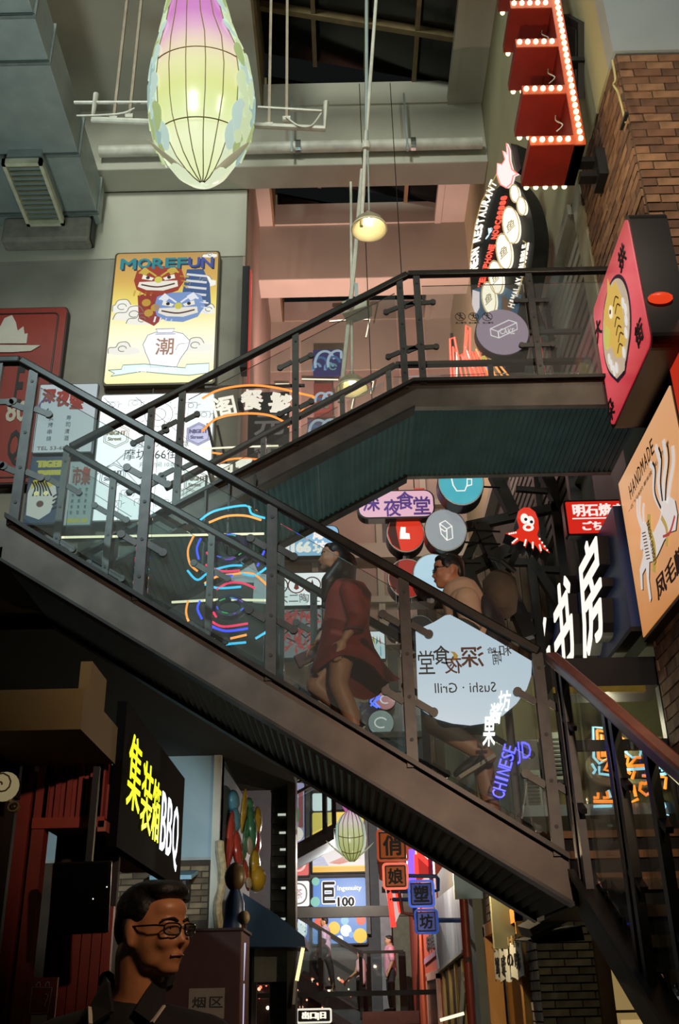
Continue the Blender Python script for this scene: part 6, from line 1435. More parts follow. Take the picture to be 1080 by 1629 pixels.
# balloon-like relief sculptures on the side wall
xs = q.x + .04
structure(MB().box((q.x - .1, 11.2, 1.2), (q.x, 14.5, 3.95)), 'wall_relief', D('#3d4a52', .7))
rel = thing('balloon_relief', 'relief of glossy red, blue, green and yellow balloon shapes on the alley wall', 'sculpture', (xs, 12.3, 1.8))
BLS = {'r': D('#b5483a', .25, 0, .05, 3, 0, None, .5), 'b': D('#5d9ab5', .25, 0, .05, 3, 0, None, .5), 'g': D('#4d8f6a', .25, 0, .05, 3, 0, None, .5), 'y': D('#d8b43c', .25, 0, .05, 3, 0, None, .5), 'w': D('#d8d0c0', .3, 0, .05)}
def blob(x, y, rx, ry, Y, c, nm, tilt=0):
    o = atY(x, y, Y); w_ = (atY(x + rx, y, Y) - o).length; h_ = atY(x, y - ry, Y).z - o.z
    MB().ball(o, (w_, .22, h_), Matrix.Rotation(radians(tilt), 3, 'Y'), 18, 12).build(nm, BLS[c], rel, smooth=True)
for a in ((371, 1275, 10, 18, 11.9, 'b', 'blue_balloon'), (374, 1305, 9, 20, 11.9, 'b', 'blue_balloon'), (366, 1335, 7, 46, 11.7, 'r', 'red_balloon', 4), (378, 1352, 8, 32, 11.9, 'r', 'red_balloon', -6), (388, 1290, 4, 36, 12.1, 'y', 'yellow_balloon', 4), (397, 1280, 7, 10, 12.4, 'g', 'green_balloon'), (400, 1315, 8, 36, 12.4, 'g', 'green_balloon', -6), (391, 1335, 4, 34, 12.2, 'g', 'green_balloon', 5), (410, 1305, 7, 22, 12.7, 'y', 'yellow_balloon'), (409, 1340, 6, 18, 12.7, 'r', 'red_balloon'), (397, 1345, 5, 14, 12.3, 'w', 'white_balloon'), (405, 1375, 9, 24, 12.6, 'y', 'yellow_balloon'), (408, 1398, 15, 22, 12.6, 'y', 'yellow_balloon'), (392, 1392, 5, 26, 12.2, 'r', 'red_balloon', -8), (395, 1405, 5, 10, 12.2, 'w', 'white_balloon')): blob(*a)
t = thing('garden_statue', 'dark blue figurine with a brown round head on top of the brown cabinet', 'statue', atY(372, 1478, 9.9))
o = atY(374, 1395, 9.9); MB().ball(o, (.10, .10, .13), None, 16, 10).build('head', D('#5a4a2a', .4, 0, .4, 12), t, smooth=True)
MB().lathe([(.04, .0), (.09, -.12), (.10, -.3), (.12, -.5), (.02, -.55)], o - Vector((0, 0, .1)), 14).build('body', D('#26406a', .35), t, smooth=True)
MB().ball(o + Vector((.10, -.05, -.36)), (.05, .05, .06)).build('small_head', D('#8a7a5a', .5), t, smooth=True)
MB().bar(o + Vector((.1, -.05, -.42)), o + Vector((.08, -.05, -.6)), .04, .04).build('small_body', D('#6a4a3a', .5), t)
# awning, shutter, light strip
t = thing('blue_awning', 'dark blue sloping awning with a metal shutter and light strip under it', 'awning', atY(430, 1500, 13.4))
A_ = [atY(x, y, 12.4) for x, y in ((386, 1420), (440, 1455), (484, 1490), (486, 1506), (392, 1506))]
MB().prism(A_, (0, 1.2, 0)).build('canopy', D('#1f456d', .5, 0, .1), t)
for k in range(9):
    z0_ = atY(430, 1508 + 6 * k, 12.9).z; MB().box((atY(405, 1530, 12.9).x, 12.85, z0_ - .04), (atY(468, 1530, 12.9).x, 12.9, z0_)).build('shutter_slat', D('#8a8d8a', .3, .5), t)
MB().bar(atY(482, 1508, 12.5), atY(472, 1560, 12.5), .05, .04).build('light_strip', E('#ffe2a0', 1.5), t)
MB().bar(atY(470, 1560, 12.5), atY(467, 1598, 12.5), .03, .03).build('strap', D('#b0b0b0', .5), t)
for x in (396, 404): MB().bar(atY(x, 1508, 12.9), Vector((atY(x, 1508, 12.9).x, 12.9, 0)), .08, .06).build('post', D('#1a1512', .5), t)
# brown cabinet with the area notice, neon-edged strip beside it
a = atY(322, 1481, 9.4); b = atY(384, 1481, 9.4)
t = thing('brown_cabinet', 'plain dark brown cabinet carrying a grey notice behind the man with glasses', 'cabinet', (a.x, 9.4, 0)); MB().box((a.x - .5, 9.4, 0), (b.x, 10.2, a.z)).build('cabinet_body', D('#3a150c', .6), t, bevel=.01); MB().box((a.x - .52, 9.38, a.z), (b.x + .02, 10.2, a.z + .02)).build('top_board', D('#2a1008', .6), t)
s, W, H = front_sign('area_notice', 'grey notice with one large black character on the brown cabinet', 300, 1572, 357, 1621, 9.38); s.rect(0, 0, W, H, 'sheet', D('#8d887a', .7, 0, .04), 0, .008)
s.text('区', W * .58, H * .36, W * .96, H * .72, mat=INK, d=.008, bold=.015); s.text('烟', W * .1, H * .36, W * .48, H * .72, mat=INK, d=.008, bold=.015)
led('upright strip of pink and violet light beside the brown cabinet', [[(381, 1482), (377, 1640)]], 9.6, '#d88ac8', 1.0, .035)
led('upright pale light strip right of the pink one beside the brown cabinet', [[(388, 1500), (385, 1560)], [(386, 1565), (384, 1640)]], 9.7, '#d0c8e8', .8, .02)

# ================================================================ LEFT: BARBECUE STALL UNDER THE SLAB
RW = D('#6d2014', .55, 0, .15, 5)
t = thing('soffit_box', 'dim tan boxed duct under the slab at the left edge', 'duct', (-2, 4.6, 2.62))
f0 = atY(128, 1160, 4.25); f1 = atY(128, 1095, 4.25)
MB().box((-3.2, 4.25, f0.z), (f0.x, 4.95, f1.z)).build('duct_body', D('#5a4d28', .8, 0, .08), t)
r0 = atY(125, 1092, 4.4); r1 = atY(147, 1052, 4.4)
MB().box((r0.x, 4.4, f1.z), (r1.x, 4.7, r1.z)).build('riser_box', D('#5a4d28', .8, 0, .08), t); MB().box((-2.6, 4.6, f1.z), (-2.5, 4.7, 4.0)).build('hanger', BLACK, t)
t = thing('barbecue_stall', 'red corrugated container stall front at the left with dark opening', 'stall', (-1.6, 5.5, 0))
MB().box((-1.5, 5.0, 2.30), (-1.20, 7.0, 2.62)).build('fascia', RW, t)
for k in range(5): MB().box((-1.48 + .055 * k, 4.98, 2.33), (-1.455 + .055 * k, 5.0, 2.6)).build('corrugation', RW, t)
for k in range(18): MB().box((-1.2, 5.06 + .108 * k, 2.33), (-1.18, 5.11 + .108 * k, 2.5)).build('corrugation', RW, t)
MB().box((-1.52, 4.97, 2.28), (-1.17, 5.0, 2.33)).build('frame_rail', D('#7d2818', .5), t); MB().box((-1.2, 4.97, 2.26), (-1.16, 7.0, 2.31)).build('frame_rail', D('#8a4a38', .5), t)
MB().box((-1.52, 4.98, 0), (-1.46, 5.06, 2.62)).build('door_post', RW, t); MB().box((-1.60, 4.98, 0), (-1.54, 5.1, 2.75)).build('door_post', RW, t); MB().box((-1.27, 5.0, 2.3), (-1.19, 5.1, 2.75)).build('corner_post', RW, t)
for k in range(6): MB().box((-1.46 + .05 * k, 5.3, 0), (-1.415 + .05 * k, 5.34, 1.95)).build('board', RW, t)
MB().box((-1.5, 5.36, 0), (-1.17, 5.4, 2.3)).build('dark_backing', D('#120b08', .8), t)
s = sign('barbecue_sign', 'black side board with three yellow glowing characters and white BBQ letters', (-1.12, 5.05, 2.2), (1, 0, 0))
MATTE = D('#050505', .9); MATTE.node_tree.nodes['Principled BSDF'].inputs['Specular IOR Level'].default_value = .05
s.rect(-0, .0, 2.0, .72, 'board', MATTE, -.05, 0)
YL = E('#e6f01e', 1.5)
for k, (ch, y0, y1, z0, z1) in enumerate((('集', 5.18, 5.52, 2.42, 2.80), ('装', 5.56, 5.88, 2.36, 2.74), ('箱', 5.90, 6.14, 2.36, 2.70))): s.text(ch, y0 - 5.05, z0 - 2.2, y1 - 5.05, z1 - 2.2, mat=YL, d=.002, th=.004)
for k, (ch, y0, y1) in enumerate((('B', 6.20, 6.38), ('B', 6.42, 6.60), ('Q', 6.64, 6.86))): s.text(ch, y0 - 5.05, .14 if ch == 'B' else .08, y1 - 5.05, .48, mat=E('#eef4ff', 1.5), d=.002, th=.004)
MB().box((-1.2, 5.5, 2.5), (-1.15, 6.5, 2.55)).build('wall_batten', BLACK, s.parent)
t = thing('hanging_screen', 'black flat screen hanging in the stall opening left of the man', 'screen', atY(128, 1480, 4.7))
c = atY(128, 1428, 4.75); MB().obox(c, Vector((.125, .03, .005)), Vector((-.008, .02, 0)), Vector((0, -.02, .15))).build('screen_body', D('#070707', .2), t, bevel=.008)
MB().obox(c + Vector((.002, -.025, 0)), Vector((.115, .028, .005)), Vector((0, .003, 0)), Vector((0, -.018, .14))).build('glass_front', D('#050505', .12, 0, .05), t)
MB().bar(c + Vector((0, .1, .1)), c + Vector((0, .1, .6)), .03, .03).build('bracket', BLACK, t)
for x, y in ((170, 1411), (148, 1430)): MB().ball(atY(x, y, 4.7), .003, nu=6, nv=4).build('standby_light', E('#e8f0e0', 1.5), t)
wp2 = structure(MB().box((-2.9, 4.65, 0), (-1.62, 5.0, 2.7)), 'wall_slate_pier', D('#1d160e', .9))
brick_face(wp2, (-2.2, 4.65, .98), (1, 0, 0), (0, -1, 0), .56, 1.65, .26, .055, [D('#4a3820', .9, 0, .35, 12, .4), D('#3d2e1a', .9, 0, .35, 12, .4), D('#574428', .9, 0, .35, 12, .4)], 31)
c = atY(2, 1248, 4.5)
t = thing('round_wall_lamp', 'pale round wall lamp with a spiral rim cut by the left edge', 'lamp', c)
MB().lathe([(.001, .05), (.04, .045), (.062, .02), (.066, 0), (.001, 0)], c + Vector((0, .05, 0)), 18, (0, -1, 0)).build('shade', E('#b5a57a', .42), t, smooth=True); MB().tube([c + Vector((.012 * k / 10 * cos(k * .6) * 3.2, -.0, .012 * k / 10 * sin(k * .6) * 3.2)) for k in range(16)], .004, 5).build('spiral', D('#5a4a2a', .5), t)
MB().box((c.x - .04, 4.55, c.z - .04), (c.x + .04, 4.66, c.z + .04)).build('wall_plate', BLACK, t)
c = atY(22, 1284, 4.5)
t = thing('small_camera', 'tiny round security camera beneath the wall lamp at the left edge', 'camera', c)
MB().ball(c, .022).build('dome', D('#3a3020', .3), t, smooth=True); MB().lathe([(.018, -.01), (.026, -.01), (.026, .01), (.018, .01)], c, 12, (0, -1, .3)).build('ring', D('#8a7a50', .4), t); MB().tube([c + Vector((0, .02, .01)), c + Vector((-.04, .05, .04)), c + Vector((-.05, .14, .06))], .006, 6).build('arm', D('#8a7a50', .4), t)
s, W, H = front_sign('chalk_figure', 'white chalk outline of a little frame on the red door post', 50, 1560, 82, 1612, 4.95, cat='drawing')
s.neon([[(0, 0), (0, H * .8), (W, H * .78), (W * .9, 0), (0, 0)], arc(W * .3, H * .82, W * .1, H * .14, 0, 180, 6), arc(W * .75, H * .82, W * .1, H * .14, 0, 180, 6), [(W * .7, H * .2), (W * .85, H * .55), (W * .7, H * .6)]], .002, 'chalk_line', D('#b5ada0', .8), .004)
s.rect(W * .1, -H * .35, W * .9, -H * .05, 'white_patch', D('#a8a296', .8), .0, .004); s.rect(-.02, -H * .4, W + .02, H * 1.1, 'backing', RW, -.02, -.001)
# ================================================================ PEOPLE
SKIN = D('#b98a66', .5, 0, .06, 5); SKIN_TAN = D('#a9785a', .5, 0, .06, 5)
def grow(mb, name, mat, parent, voxel=.012, smooth=6, label=None):
    """fuse the shapes in mb into one continuous smooth surface"""
    ow = world_loc(parent)
    me = mb.mesh(name, ow); o = bpy.data.objects.new(name, me); col.objects.link(o)
    r = o.modifiers.new('fuse', 'REMESH'); r.mode = 'VOXEL'; r.voxel_size = voxel; r.use_smooth_shade = True
    sm = o.modifiers.new('soft', 'SMOOTH'); sm.iterations = smooth; sm.factor = .5
    dg = bpy.context.evaluated_depsgraph_get()
    m2 = bpy.data.meshes.new_from_object(o.evaluated_get(dg)); m2.name = name
    o.modifiers.clear(); o.data = m2; bpy.data.meshes.remove(me)
    m2.materials.clear(); m2.materials.append(mat)
    for p in m2.polygons: p.use_smooth = True
    o.parent = parent
    if label: o['label'] = label
    return o
def head(mb, c, f, up, s):
    """head + face into mb: centre c, facing f, size s = head height; returns a local->place function (x right of the face, y forward, z up)"""
    f = Vector(f).normalized(); up = Vector(up); up = (up - f * up.dot(f)).normalized(); rt = f.cross(up)
    c = Vector(c); L = lambda x, y, z: c + (rt * x + f * y + up * z) * s
    M = Matrix((rt, f, up)).transposed()
    B = lambda x, y, z, r: mb.ball(L(x, y, z), tuple(q * s for q in r), M)
    B(0, -.06, .12, (.33, .40, .36)); B(0, .02, .0, (.30, .36, .34)); B(0, .10, -.20, (.245, .26, .24)); B(0, .20, -.36, (.15, .14, .11))
    B(0, .16, .22, (.25, .22, .16)); B(0, .28, .06, (.20, .10, .10))
    for k in (-1, 1):
        B(k * .15, .27, -.10, (.10, .10, .11)); B(k * .13, .315, .075, (.10, .05, .035)); B(k * .335, -.08, -.02, (.045, .075, .135)); B(k * .34, -.05, -.13, (.035, .05, .05)); B(k * .17, .08, -.27, (.10, .18, .13)); B(k * .20, .03, -.10, (.11, .22, .24))
        B(k * .05, .365, -.125, (.04, .045, .035))
    mb.cap(L(0, .345, .06), L(0, .405, -.09), .035 * s, .052 * s); B(0, .425, -.105, (.045, .045, .042))
    B(0, .335, -.235, (.10, .055, .028)); B(0, .33, -.275, (.085, .055, .03)); B(0, .30, -.38, (.09, .06, .06))
    return L, M
def face_details(L, M, s, parent, lipcol='#8a4a3c', eyes=True):
    for k in (-1, 1):
        MB().ball(L(k * .125, .315, .025), (.052 * s, .03 * s, .022 * s), M, 10, 7).build('eye', D('#d8d0c4', .3, 0, .02), parent, smooth=True)
        MB().ball(L(k * .125, .337, .025), (.020 * s, .012 * s, .020 * s), M, 8, 6).build('iris', D('#15100c', .2), parent, smooth=True)
        MB().tube(bez([L(k * .045, .375, .095), L(k * .12, .365, .125), L(k * .22, .29, .10)], 5), .014 * s, 6).build('eyebrow', D('#17120e', .8), parent, smooth=True)
    MB().tube(bez([L(-.095, .345, -.25), L(-.03, .388, -.245), L(.03, .388, -.245), L(.095, .345, -.25)], 4), .014 * s, 6).build('lips', D(lipcol, .5), parent, smooth=True)
def hand(mb, w, d, n, s=.18, curl=.5, side=1):
    """palm and five bent fingers from wrist w along d; n = back of the hand"""
    d = Vector(d).normalized(); n = Vector(n); n = (n - d * n.dot(d)).normalized(); t = d.cross(n) * side; w = Vector(w)
    mb.ball(w + d * s * .26, (s * .21, s * .26, s * .085), Matrix((t, d, n)).transposed())
    for i, ln in enumerate((.40, .46, .43, .34)):
        p = w + d * s * .46 + t * s * (.145 - .10 * i); a = d; r = s * .046
        for q in range(3):
            a = (a - n * curl * (.35 if q == 0 else .6)).normalized(); e = p + a * s * ln * (.44 - .07 * q); mb.cap(p, e, r, r * .9, 8); p = e; r *= .88
    p = w + d * s * .14 + t * s * .15; a = (d * .75 + t * .75 - n * .2).normalized(); r = s * .055
    for q in range(2):
        e = p + a * s * .22; mb.cap(p, e, r, r * .85, 8); p = e; r *= .85; a = (a - t * .45 - n * curl * .4).normalized()
def limb(mb, pts, rs):
    for (a, b), (r1, r2) in zip(zip(pts[:-1], pts[1:]), zip(rs[:-1], rs[1:])): mb.cap(a, b, r1, r2)
def shoe(parent, heel, toe, mat, sole, up=(0, 0, 1), w=.045, nm='shoe'):
    heel = Vector(heel); toe = Vector(toe); d = (toe - heel).normalized(); u = Vector(up); u = (u - d * u.dot(d)).normalized(); sd = d.cross(u); L = (toe - heel).length
    mb = MB(); M = Matrix((sd, d, u)).transposed()
    mb.ball(heel + d * L * .22 + u * .045, (w * .85, L * .24, .055), M); mb.ball(heel + d * L * .68 + u * .028, (w, L * .36, .034), M); mb.cap(heel + d * L * .2 + u * .04, heel + d * L * .75 + u * .03, w * .8, w * .7)
    o = grow(mb, nm, mat, parent, .009, 3)
    out = [(-.75, 0), (-.95, .3), (-.85, .55), (-1.05, .75), (-.8, .95), (0, 1.03), (.8, .95), (1.05, .75), (.85, .55), (.95, .3), (.75, 0), (0, -.03)]
    MB().prism([heel + sd * (x * w) + d * (y * L) - u * .012 for x, y in out], u * .022).build('sole', sole, o)
    for k in range(3): MB().tube([heel + d * L * (.42 + .1 * k) + sd * (-w * .5) + u * .066, heel + d * L * (.42 + .1 * k) + u * (.078 - .006 * k), heel + d * L * (.42 + .1 * k) + sd * (w * .5) + u * .066], .004, 5).build('lace', D('#6a625a', .7), o)

# ---- woman in the red dress, climbing to the left
YWm = 6.25
J = lambda x, y, dy=0.0: atY(x, y, YWm + dy)
p = thing('person', 'woman in a dark red loose dress with long black hair climbing the lower stairs', 'person', (J(545, 1150).x, YWm, zA(.05) - .11), 'people on the near staircase')
b = MB(); hs = .225
hc = J(530, 889)
fL, fM = head(b, hc, (-1, -.12, .10), (0.06, 0, 1), hs)
limb(b, [J(541, 915), J(549, 945), J(548, 985), J(545, 1030)], [.05, .09, .10, .125])
limb(b, [J(536, 905), J(545, 935)], [.045, .05])
limb(b, [J(558, 940, -.14), J(570, 985, -.19), J(548, 1016, -.20)], [.045, .038, .026]); limb(b, [J(548, 940, .14), J(530, 985, .18), J(506, 1020, .17)], [.045, .036, .026])
hand(b, J(547, 1017, -.20), J(540, 1040, -.2) - J(549, 1014, -.2), (.3, -1, 0), .165, .35, 1)
hand(b, J(506, 1021, .17), J(494, 1034, .17) - J(506, 1021, .17), (-.3, .3, 1), .165, .7, -1)
limb(b, [J(545, 1030, -.06), J(538, 1088, -.10), J(560, 1140, -.10), J(568, 1166, -.10)], [.095, .062, .055, .036])
limb(b, [J(540, 1030, .08), J(502, 1090, .06), J(538, 1120, .08), J(546, 1170, .08)], [.095, .064, .052, .034])
grow(b, 'body', SKIN_TAN, p, .010, 5)
face_details(fL, fM, hs, p)
d = MB()   # the dress: loose, long sleeves, flared hem
rings = [((541, 922), .055, .05), ((549, 931), .135, .10), ((553, 946), .160, .115), ((553, 970), .150, .115), ((550, 1000), .155, .125), ((549, 1030), .185, .16), ((549, 1052), .225, .20), ((550, 1072), .265, .235), ((552, 1078), .27, .24)]
vs = []; N = 32
rr = random.Random(4)
for i, ((x, y), rx, ry) in enumerate(rings):
    c = J(x, y); sw = max(0, (i - 4) / 4)
    for k in range(N):
        a = 2 * pi * k / N; fold = 1 + .07 * sw * sin(5 * a + 1.3) + .035 * sw * sin(9 * a)
        vs.append(c + Vector((rx * cos(a) * fold + .055 * sw * sw, ry * sin(a) * fold, .05 * sw * sin(3 * a + .6) - .05 * sw * cos(a - .5))))
fs = [(i * N + k, i * N + (k + 1) % N, (i + 1) * N + (k + 1) % N, (i + 1) * N + k) for i in range(len(rings) - 1) for k in range(N)]
inner = [v + (Vector((J(549, 1040).x, YWm, v.z)) - v) * .05 for v in vs]; n0 = len(vs)
fs += [tuple(n0 + q for q in reversed(f)) for f in fs[:]] + [((len(rings) - 1) * N + k, (len(rings) - 1) * N + (k + 1) % N, n0 + (len(rings) - 1) * N + (k + 1) % N, n0 + (len(rings) - 1) * N + k) for k in range(N)]
DRESS = D('#74190e', .75, 0, .18, 9, .2)
d.add(vs + inner, fs); dress = d.build('dress', DRESS, p, smooth=True)
for sgn, sh, el, cu in ((-1, J(557, 939, -.13), J(570, 984, -.19), J(563, 995, -.192)), (1, J(548, 939, .13), J(531, 983, .18), J(523, 995, .18))):
    m = MB(); limb(m, [sh, el, cu], [.075, .066, .056]); m.ball(cu, (.052, .055, .035)); sl = grow(m, 'sleeve', DRESS, p, .012, 5)
    MB().tube([cu + Vector((.058 * cos(q), .05 * sin(q), -.03)) for q in [2 * pi * k / 14 for k in range(14)]], .011, 6, True).build('cuff', D('#4a130d', .8), sl, smooth=True)
h = MB(); S = hs
for x, y, z, r in ((0, -.10, .20, (.36, .40, .36)), (0, -.26, .0, (.33, .26, .42)), (0, .16, .37, (.24, .16, .11)), (-.29, -.22, -.05, (.07, .18, .36)), (.29, -.22, -.05, (.07, .18, .36))): h.ball(fL(x, y, z), tuple(q * S for q in r), fM)
limb(h, [fL(.0, -.36, -.1), fL(.0, -.36, -.7), fL(0, -.26, -1.2)], [.085, .085, .035]); limb(h, [fL(.27, -.22, -.3), fL(.27, .0, -.85), fL(.18, .14, -1.5)], [.05, .055, .02]); limb(h, [fL(-.27, -.22, -.3), fL(-.22, .08, -.85), fL(-.12, .18, -1.4)], [.05, .055, .02])
grow(h, 'hair', D('#0f0c0a', .45, 0, .3, 20), p, .010, 4)
shoe(p, J(574, 1156, -.10) + Vector((.02, 0, .01)), J(556, 1172, -.10), D('#2a1a14', .6), D('#120d0a', .6)); shoe(p, J(556, 1166, .08), J(532, 1180, .08), D('#2a1a14', .6), D('#120d0a', .6))
bg = thing('clutch_bag', 'dark red-brown clutch bag in the climbing woman\'s far hand', 'bag', J(496, 1044, .17))
MB().obox(J(497, 1042, .17), Vector((.11, 0, .052)), Vector((0, .022, 0)), Vector((-.02, 0, .042))).build('bag_body', D('#4a1a14', .5), bg, bevel=.01)
MB().bar(J(483, 1050, .148), J(511, 1032, .148), .004, .02).build('flap_edge', D('#2a0f0c', .4), bg)

# ---- man with a backpack, climbing behind her
YM = 5.98
J = lambda x, y, dy=0.0: atY(x, y, YM + dy)
p = thing('person', 'man in a beige t-shirt with glasses and a backpack climbing behind the woman', 'person', (J(770, 1240).x, YM, zA(.85) - .11), 'people on the near staircase')
b = MB(); hs = .235; hc = J(712, 911)
fL, fM = head(b, hc, (-1, -.10, -.02), (-.04, 0, 1), hs)
limb(b, [J(722, 925), J(733, 950)], [.058, .062])
limb(b, [J(738, 962), J(752, 1010), J(758, 1060), J(757, 1105)], [.125, .135, .125, .135])
limb(b, [J(742, 958, -.17), J(752, 1012, -.21), J(724, 1050, -.20)], [.055, .045, .03]); limb(b, [J(735, 958, .17), J(725, 1015, .2), J(694, 1040, .2)], [.055, .042, .03])
hand(b, J(723, 1051, -.2), (-1, 0, -.3), (0, -1, .2), .18, .5, 1); hand(b, J(693, 1041, .2), (-1, 0, .1), (0, .3, 1), .18, .6, -1)
limb(b, [J(758, 1112, -.09), J(692, 1150, -.12), J(762, 1196, -.11), J(778, 1204, -.11)], [.105, .075, .052, .042])
limb(b, [J(760, 1112, .09), J(762, 1190, .06), J(778, 1262, .06), J(784, 1300, .06)], [.105, .07, .058, .042])
grow(b, 'body', SKIN_TAN, p, .010, 5); face_details(fL, fM, hs, p)
m = MB(); limb(m, [J(735, 950), J(752, 1010), J(758, 1085)], [.135, .155, .150]); m.ball(J(738, 956, -.12), (.095, .10, .08)); m.ball(J(738, 956, .12), (.095, .10, .08))
sh = grow(m, 'shirt', D('#b59a80', .8, 0, .06, 6), p, .012, 5)
for sgn in (-1, 1):
    m = MB(); limb(m, [J(742, 955, sgn * .16), J(750, 990, sgn * .205)], [.085, .072]); grow(m, 'sleeve', D('#b59a80', .8, 0, .06, 6), p, .012, 4)
SHORT = D('#3d342b', .8)
m = MB(); m.ball(J(758, 1100), (.155, .17, .13)); limb(m, [J(758, 1112, -.09), J(708, 1142, -.12)], [.125, .105]); limb(m, [J(760, 1112, .09), J(762, 1160, .07)], [.125, .10]); grow(m, 'shorts', SHORT, p, .013, 4)
h = MB()
for x, y, z, r in ((0, -.10, .22, (.355, .40, .33)), (0, -.30, .05, (.30, .18, .34)), (0, .14, .40, (.26, .20, .11)), (-.28, .02, .16, (.07, .18, .16)), (.28, .02, .16, (.07, .18, .16))): h.ball(fL(x, y, z), tuple(q * hs for q in r), fM)
grow(h, 'hair', D('#0f0d0b', .5, 0, .3, 25), p, .010, 3)
def glasses(L, s, parent, mat, r=.012, w=.105, hgt=.058, yy=.385, zz=.02):
    g = MB().tube(bez([L(-.035, yy + .02, zz + .03), L(0, yy + .035, zz + .045), L(.035, yy + .02, zz + .03)], 4), r * s, 6).build('glasses', mat, parent, smooth=True)
    for k in (-1, 1):
        sq = lambda q: (1 if q > 0 else -1) * abs(q) ** .6
        c = [(k * (.145 + w * sq(cos(a))), yy - .035 * abs(cos(a)) * (1 if cos(a) > 0 else -.3), zz + hgt * sq(sin(a)) * (1 if sin(a) > 0 else 1.1)) for a in [2 * pi * q / 20 for q in range(20)]]
        MB().tube([L(*q) for q in c], r * s, 6, True).build('rim', mat, g, smooth=True)
        MB().add([L(q[0], q[1] - .004, q[2]) for q in c] + [L(q[0], q[1] + .004, q[2]) for q in c], [tuple(range(20)), tuple(range(39, 19, -1))] + [(i, (i + 1) % 20, 20 + (i + 1) % 20, 20 + i) for i in range(20)]).build('lens', LENS, g)
        MB().tube([L(k * (.145 + w), yy - .035, zz + .03), L(k * .315, yy - .12, zz + .035), L(k * .335, -.02, zz + .03), L(k * .325, -.10, zz - .06)], r * s * 1.1, 6).build('temple', mat, g, smooth=True)
glasses(fL, hs, p, D('#2a2622', .4), .008)
BGM = D('#26282c', .7, 0, .2, 12)
WS = D('#161412', .6)
shoe(p, J(786, 1203, -.11), J(727, 1240, -.11), WS, D('#a3937c', .6), up=(.5, 0, .9), w=.05); shoe(p, J(798, 1305, .06), J(768, 1320, .06), WS, D('#a3937c', .6), w=.05)
bk = thing('backpack', 'dark backpack worn by the climbing man', 'backpack', J(790, 1040))
m = MB(); m.ball(J(772, 985), (.09, .15, .16)); m.ball(J(780, 1030), (.11, .165, .18)); m.cap(J(772, 985), J(780, 1035), .12, .13); grow(m, 'bag_body', BGM, bk, .014, 4)
m = MB(); m.ball(J(793, 1040), (.06, .12, .10)); grow(m, 'front_pocket', BGM, bk, .014, 3)
for sgn in (-1, 1): MB().tube(bez([J(762, 962, sgn * .09), J(742, 942, sgn * .10), J(727, 962, sgn * .13), J(736, 1010, sgn * .15), J(765, 1045, sgn * .14)], 6), .024, 8).build('strap', BLACK, bk, smooth=True)
MB().tube(bez([J(765, 945, -.03), J(762, 934, 0), J(765, 945, .03)], 4), .008, 6).build('grab_loop', BLACK, bk, smooth=True)

# ---- man with glasses in the foreground, looking right
Yf_ = 2.75; hs = .228
hc = atY(246, 1482, Yf_)
p = thing('person', 'man with glasses in a black polo shirt with white collar stripes standing below the stairs', 'person', (hc.x - .03, Yf_ + .02, 0), 'man in front')
b = MB(); yaw = radians(58)
f = Vector((sin(yaw), -cos(yaw), -.02)).normalized()
fL, fM = head(b, hc, f, (-.03, 0, 1), hs)
nk = hc + Vector((-.035, .02, -.09)); base = hc + Vector((-.05, .04, -.182))
limb(b, [nk + Vector((0, 0, .04)), nk + Vector((-.0, .005, -.05)), base], [.066, .062, .070])
limb(b, [base + Vector((-.0, 0, -.06)), base + Vector((0, 0, -.30)), base + Vector((0, 0, -.62))], [.10, .13, .125])
for k in (-1, 1):
    s0 = base + Vector((k * .185, .01, -.085)); e0 = s0 + Vector((k * .05, .03, -.30)); w0 = e0 + Vector((k * .0, -.06, -.25))
    limb(b, [base + Vector((k * .07, 0, -.05)), s0, e0, w0], [.06, .058, .046, .032]); hand(b, w0, (0, -.15, -1), (k, 0, 0), .19, .3, -k)
    limb(b, [base + Vector((k * .09, 0, -.62)), base + Vector((k * .10, 0, -1.02)), Vector((base.x + k * .11, base.y + .02, .08))], [.10, .065, .045])
grow(b, 'body', D('#b27a52', .45, 0, .05, 8), p, .0065, 9)
face_details(fL, fM, hs, p, '#965543')
m = MB(); limb(m, [base + Vector((0, 0, -.09)), base + Vector((0, 0, -.32)), base + Vector((0, .0, -.66))], [.135, .155, .15])
for k in (-1, 1): limb(m, [base + Vector((k * .05, 0, -.045)), base + Vector((k * .185, .01, -.085)), base + Vector((k * .235, .03, -.32))], [.07, .078, .072])
POLO = D('#0c0c0d', .85, 0, .2, 20)
sh = grow(m, 'polo_shirt', POLO, p, .010, 5)
# collar leaves with stripes, open placket
cb = base + Vector((.0, -.0, .045))
for k in (-1, 1):
    a = cb + Vector((k * .075, .02, .035)); bq = cb + Vector((k * .085, -.065, -.03)); c = cb + Vector((k * .070, -.125, -.075)); dq = cb + Vector((k * .022, -.115, -.045)); e = cb + Vector((k * .05, -.055, .02))
    cl_ = MB().prism([a, bq, c, dq, e], Vector((k * .006, -.008, .003))).build('collar', POLO, sh)
    P0 = bq + Vector((k * .007, -.011, .0)); P1 = c + Vector((k * .003, -.012, .006))
    MB().bar(P0.lerp(P1, .1), P1, .005, .010, (k, -.6, .2)).build('collar_stripe', D('#b9b4a6', .7), sh)
MB().tube([cb + Vector((.078 * cos(q), .02 + .072 * sin(q), .03 - .02 * sin(q))) for q in [pi * k / 12 for k in range(13)]], .022, 8).build('collar_band', POLO, sh, smooth=True)
m = MB()
for k in (-1, 1): limb(m, [base + Vector((k * .08, 0, -.60)), base + Vector((k * .10, 0, -1.02)), Vector((base.x + k * .11, base.y + .02, .10))], [.125, .085, .065])
grow(m, 'trousers', D('#15161a', .8), p, .014, 4)
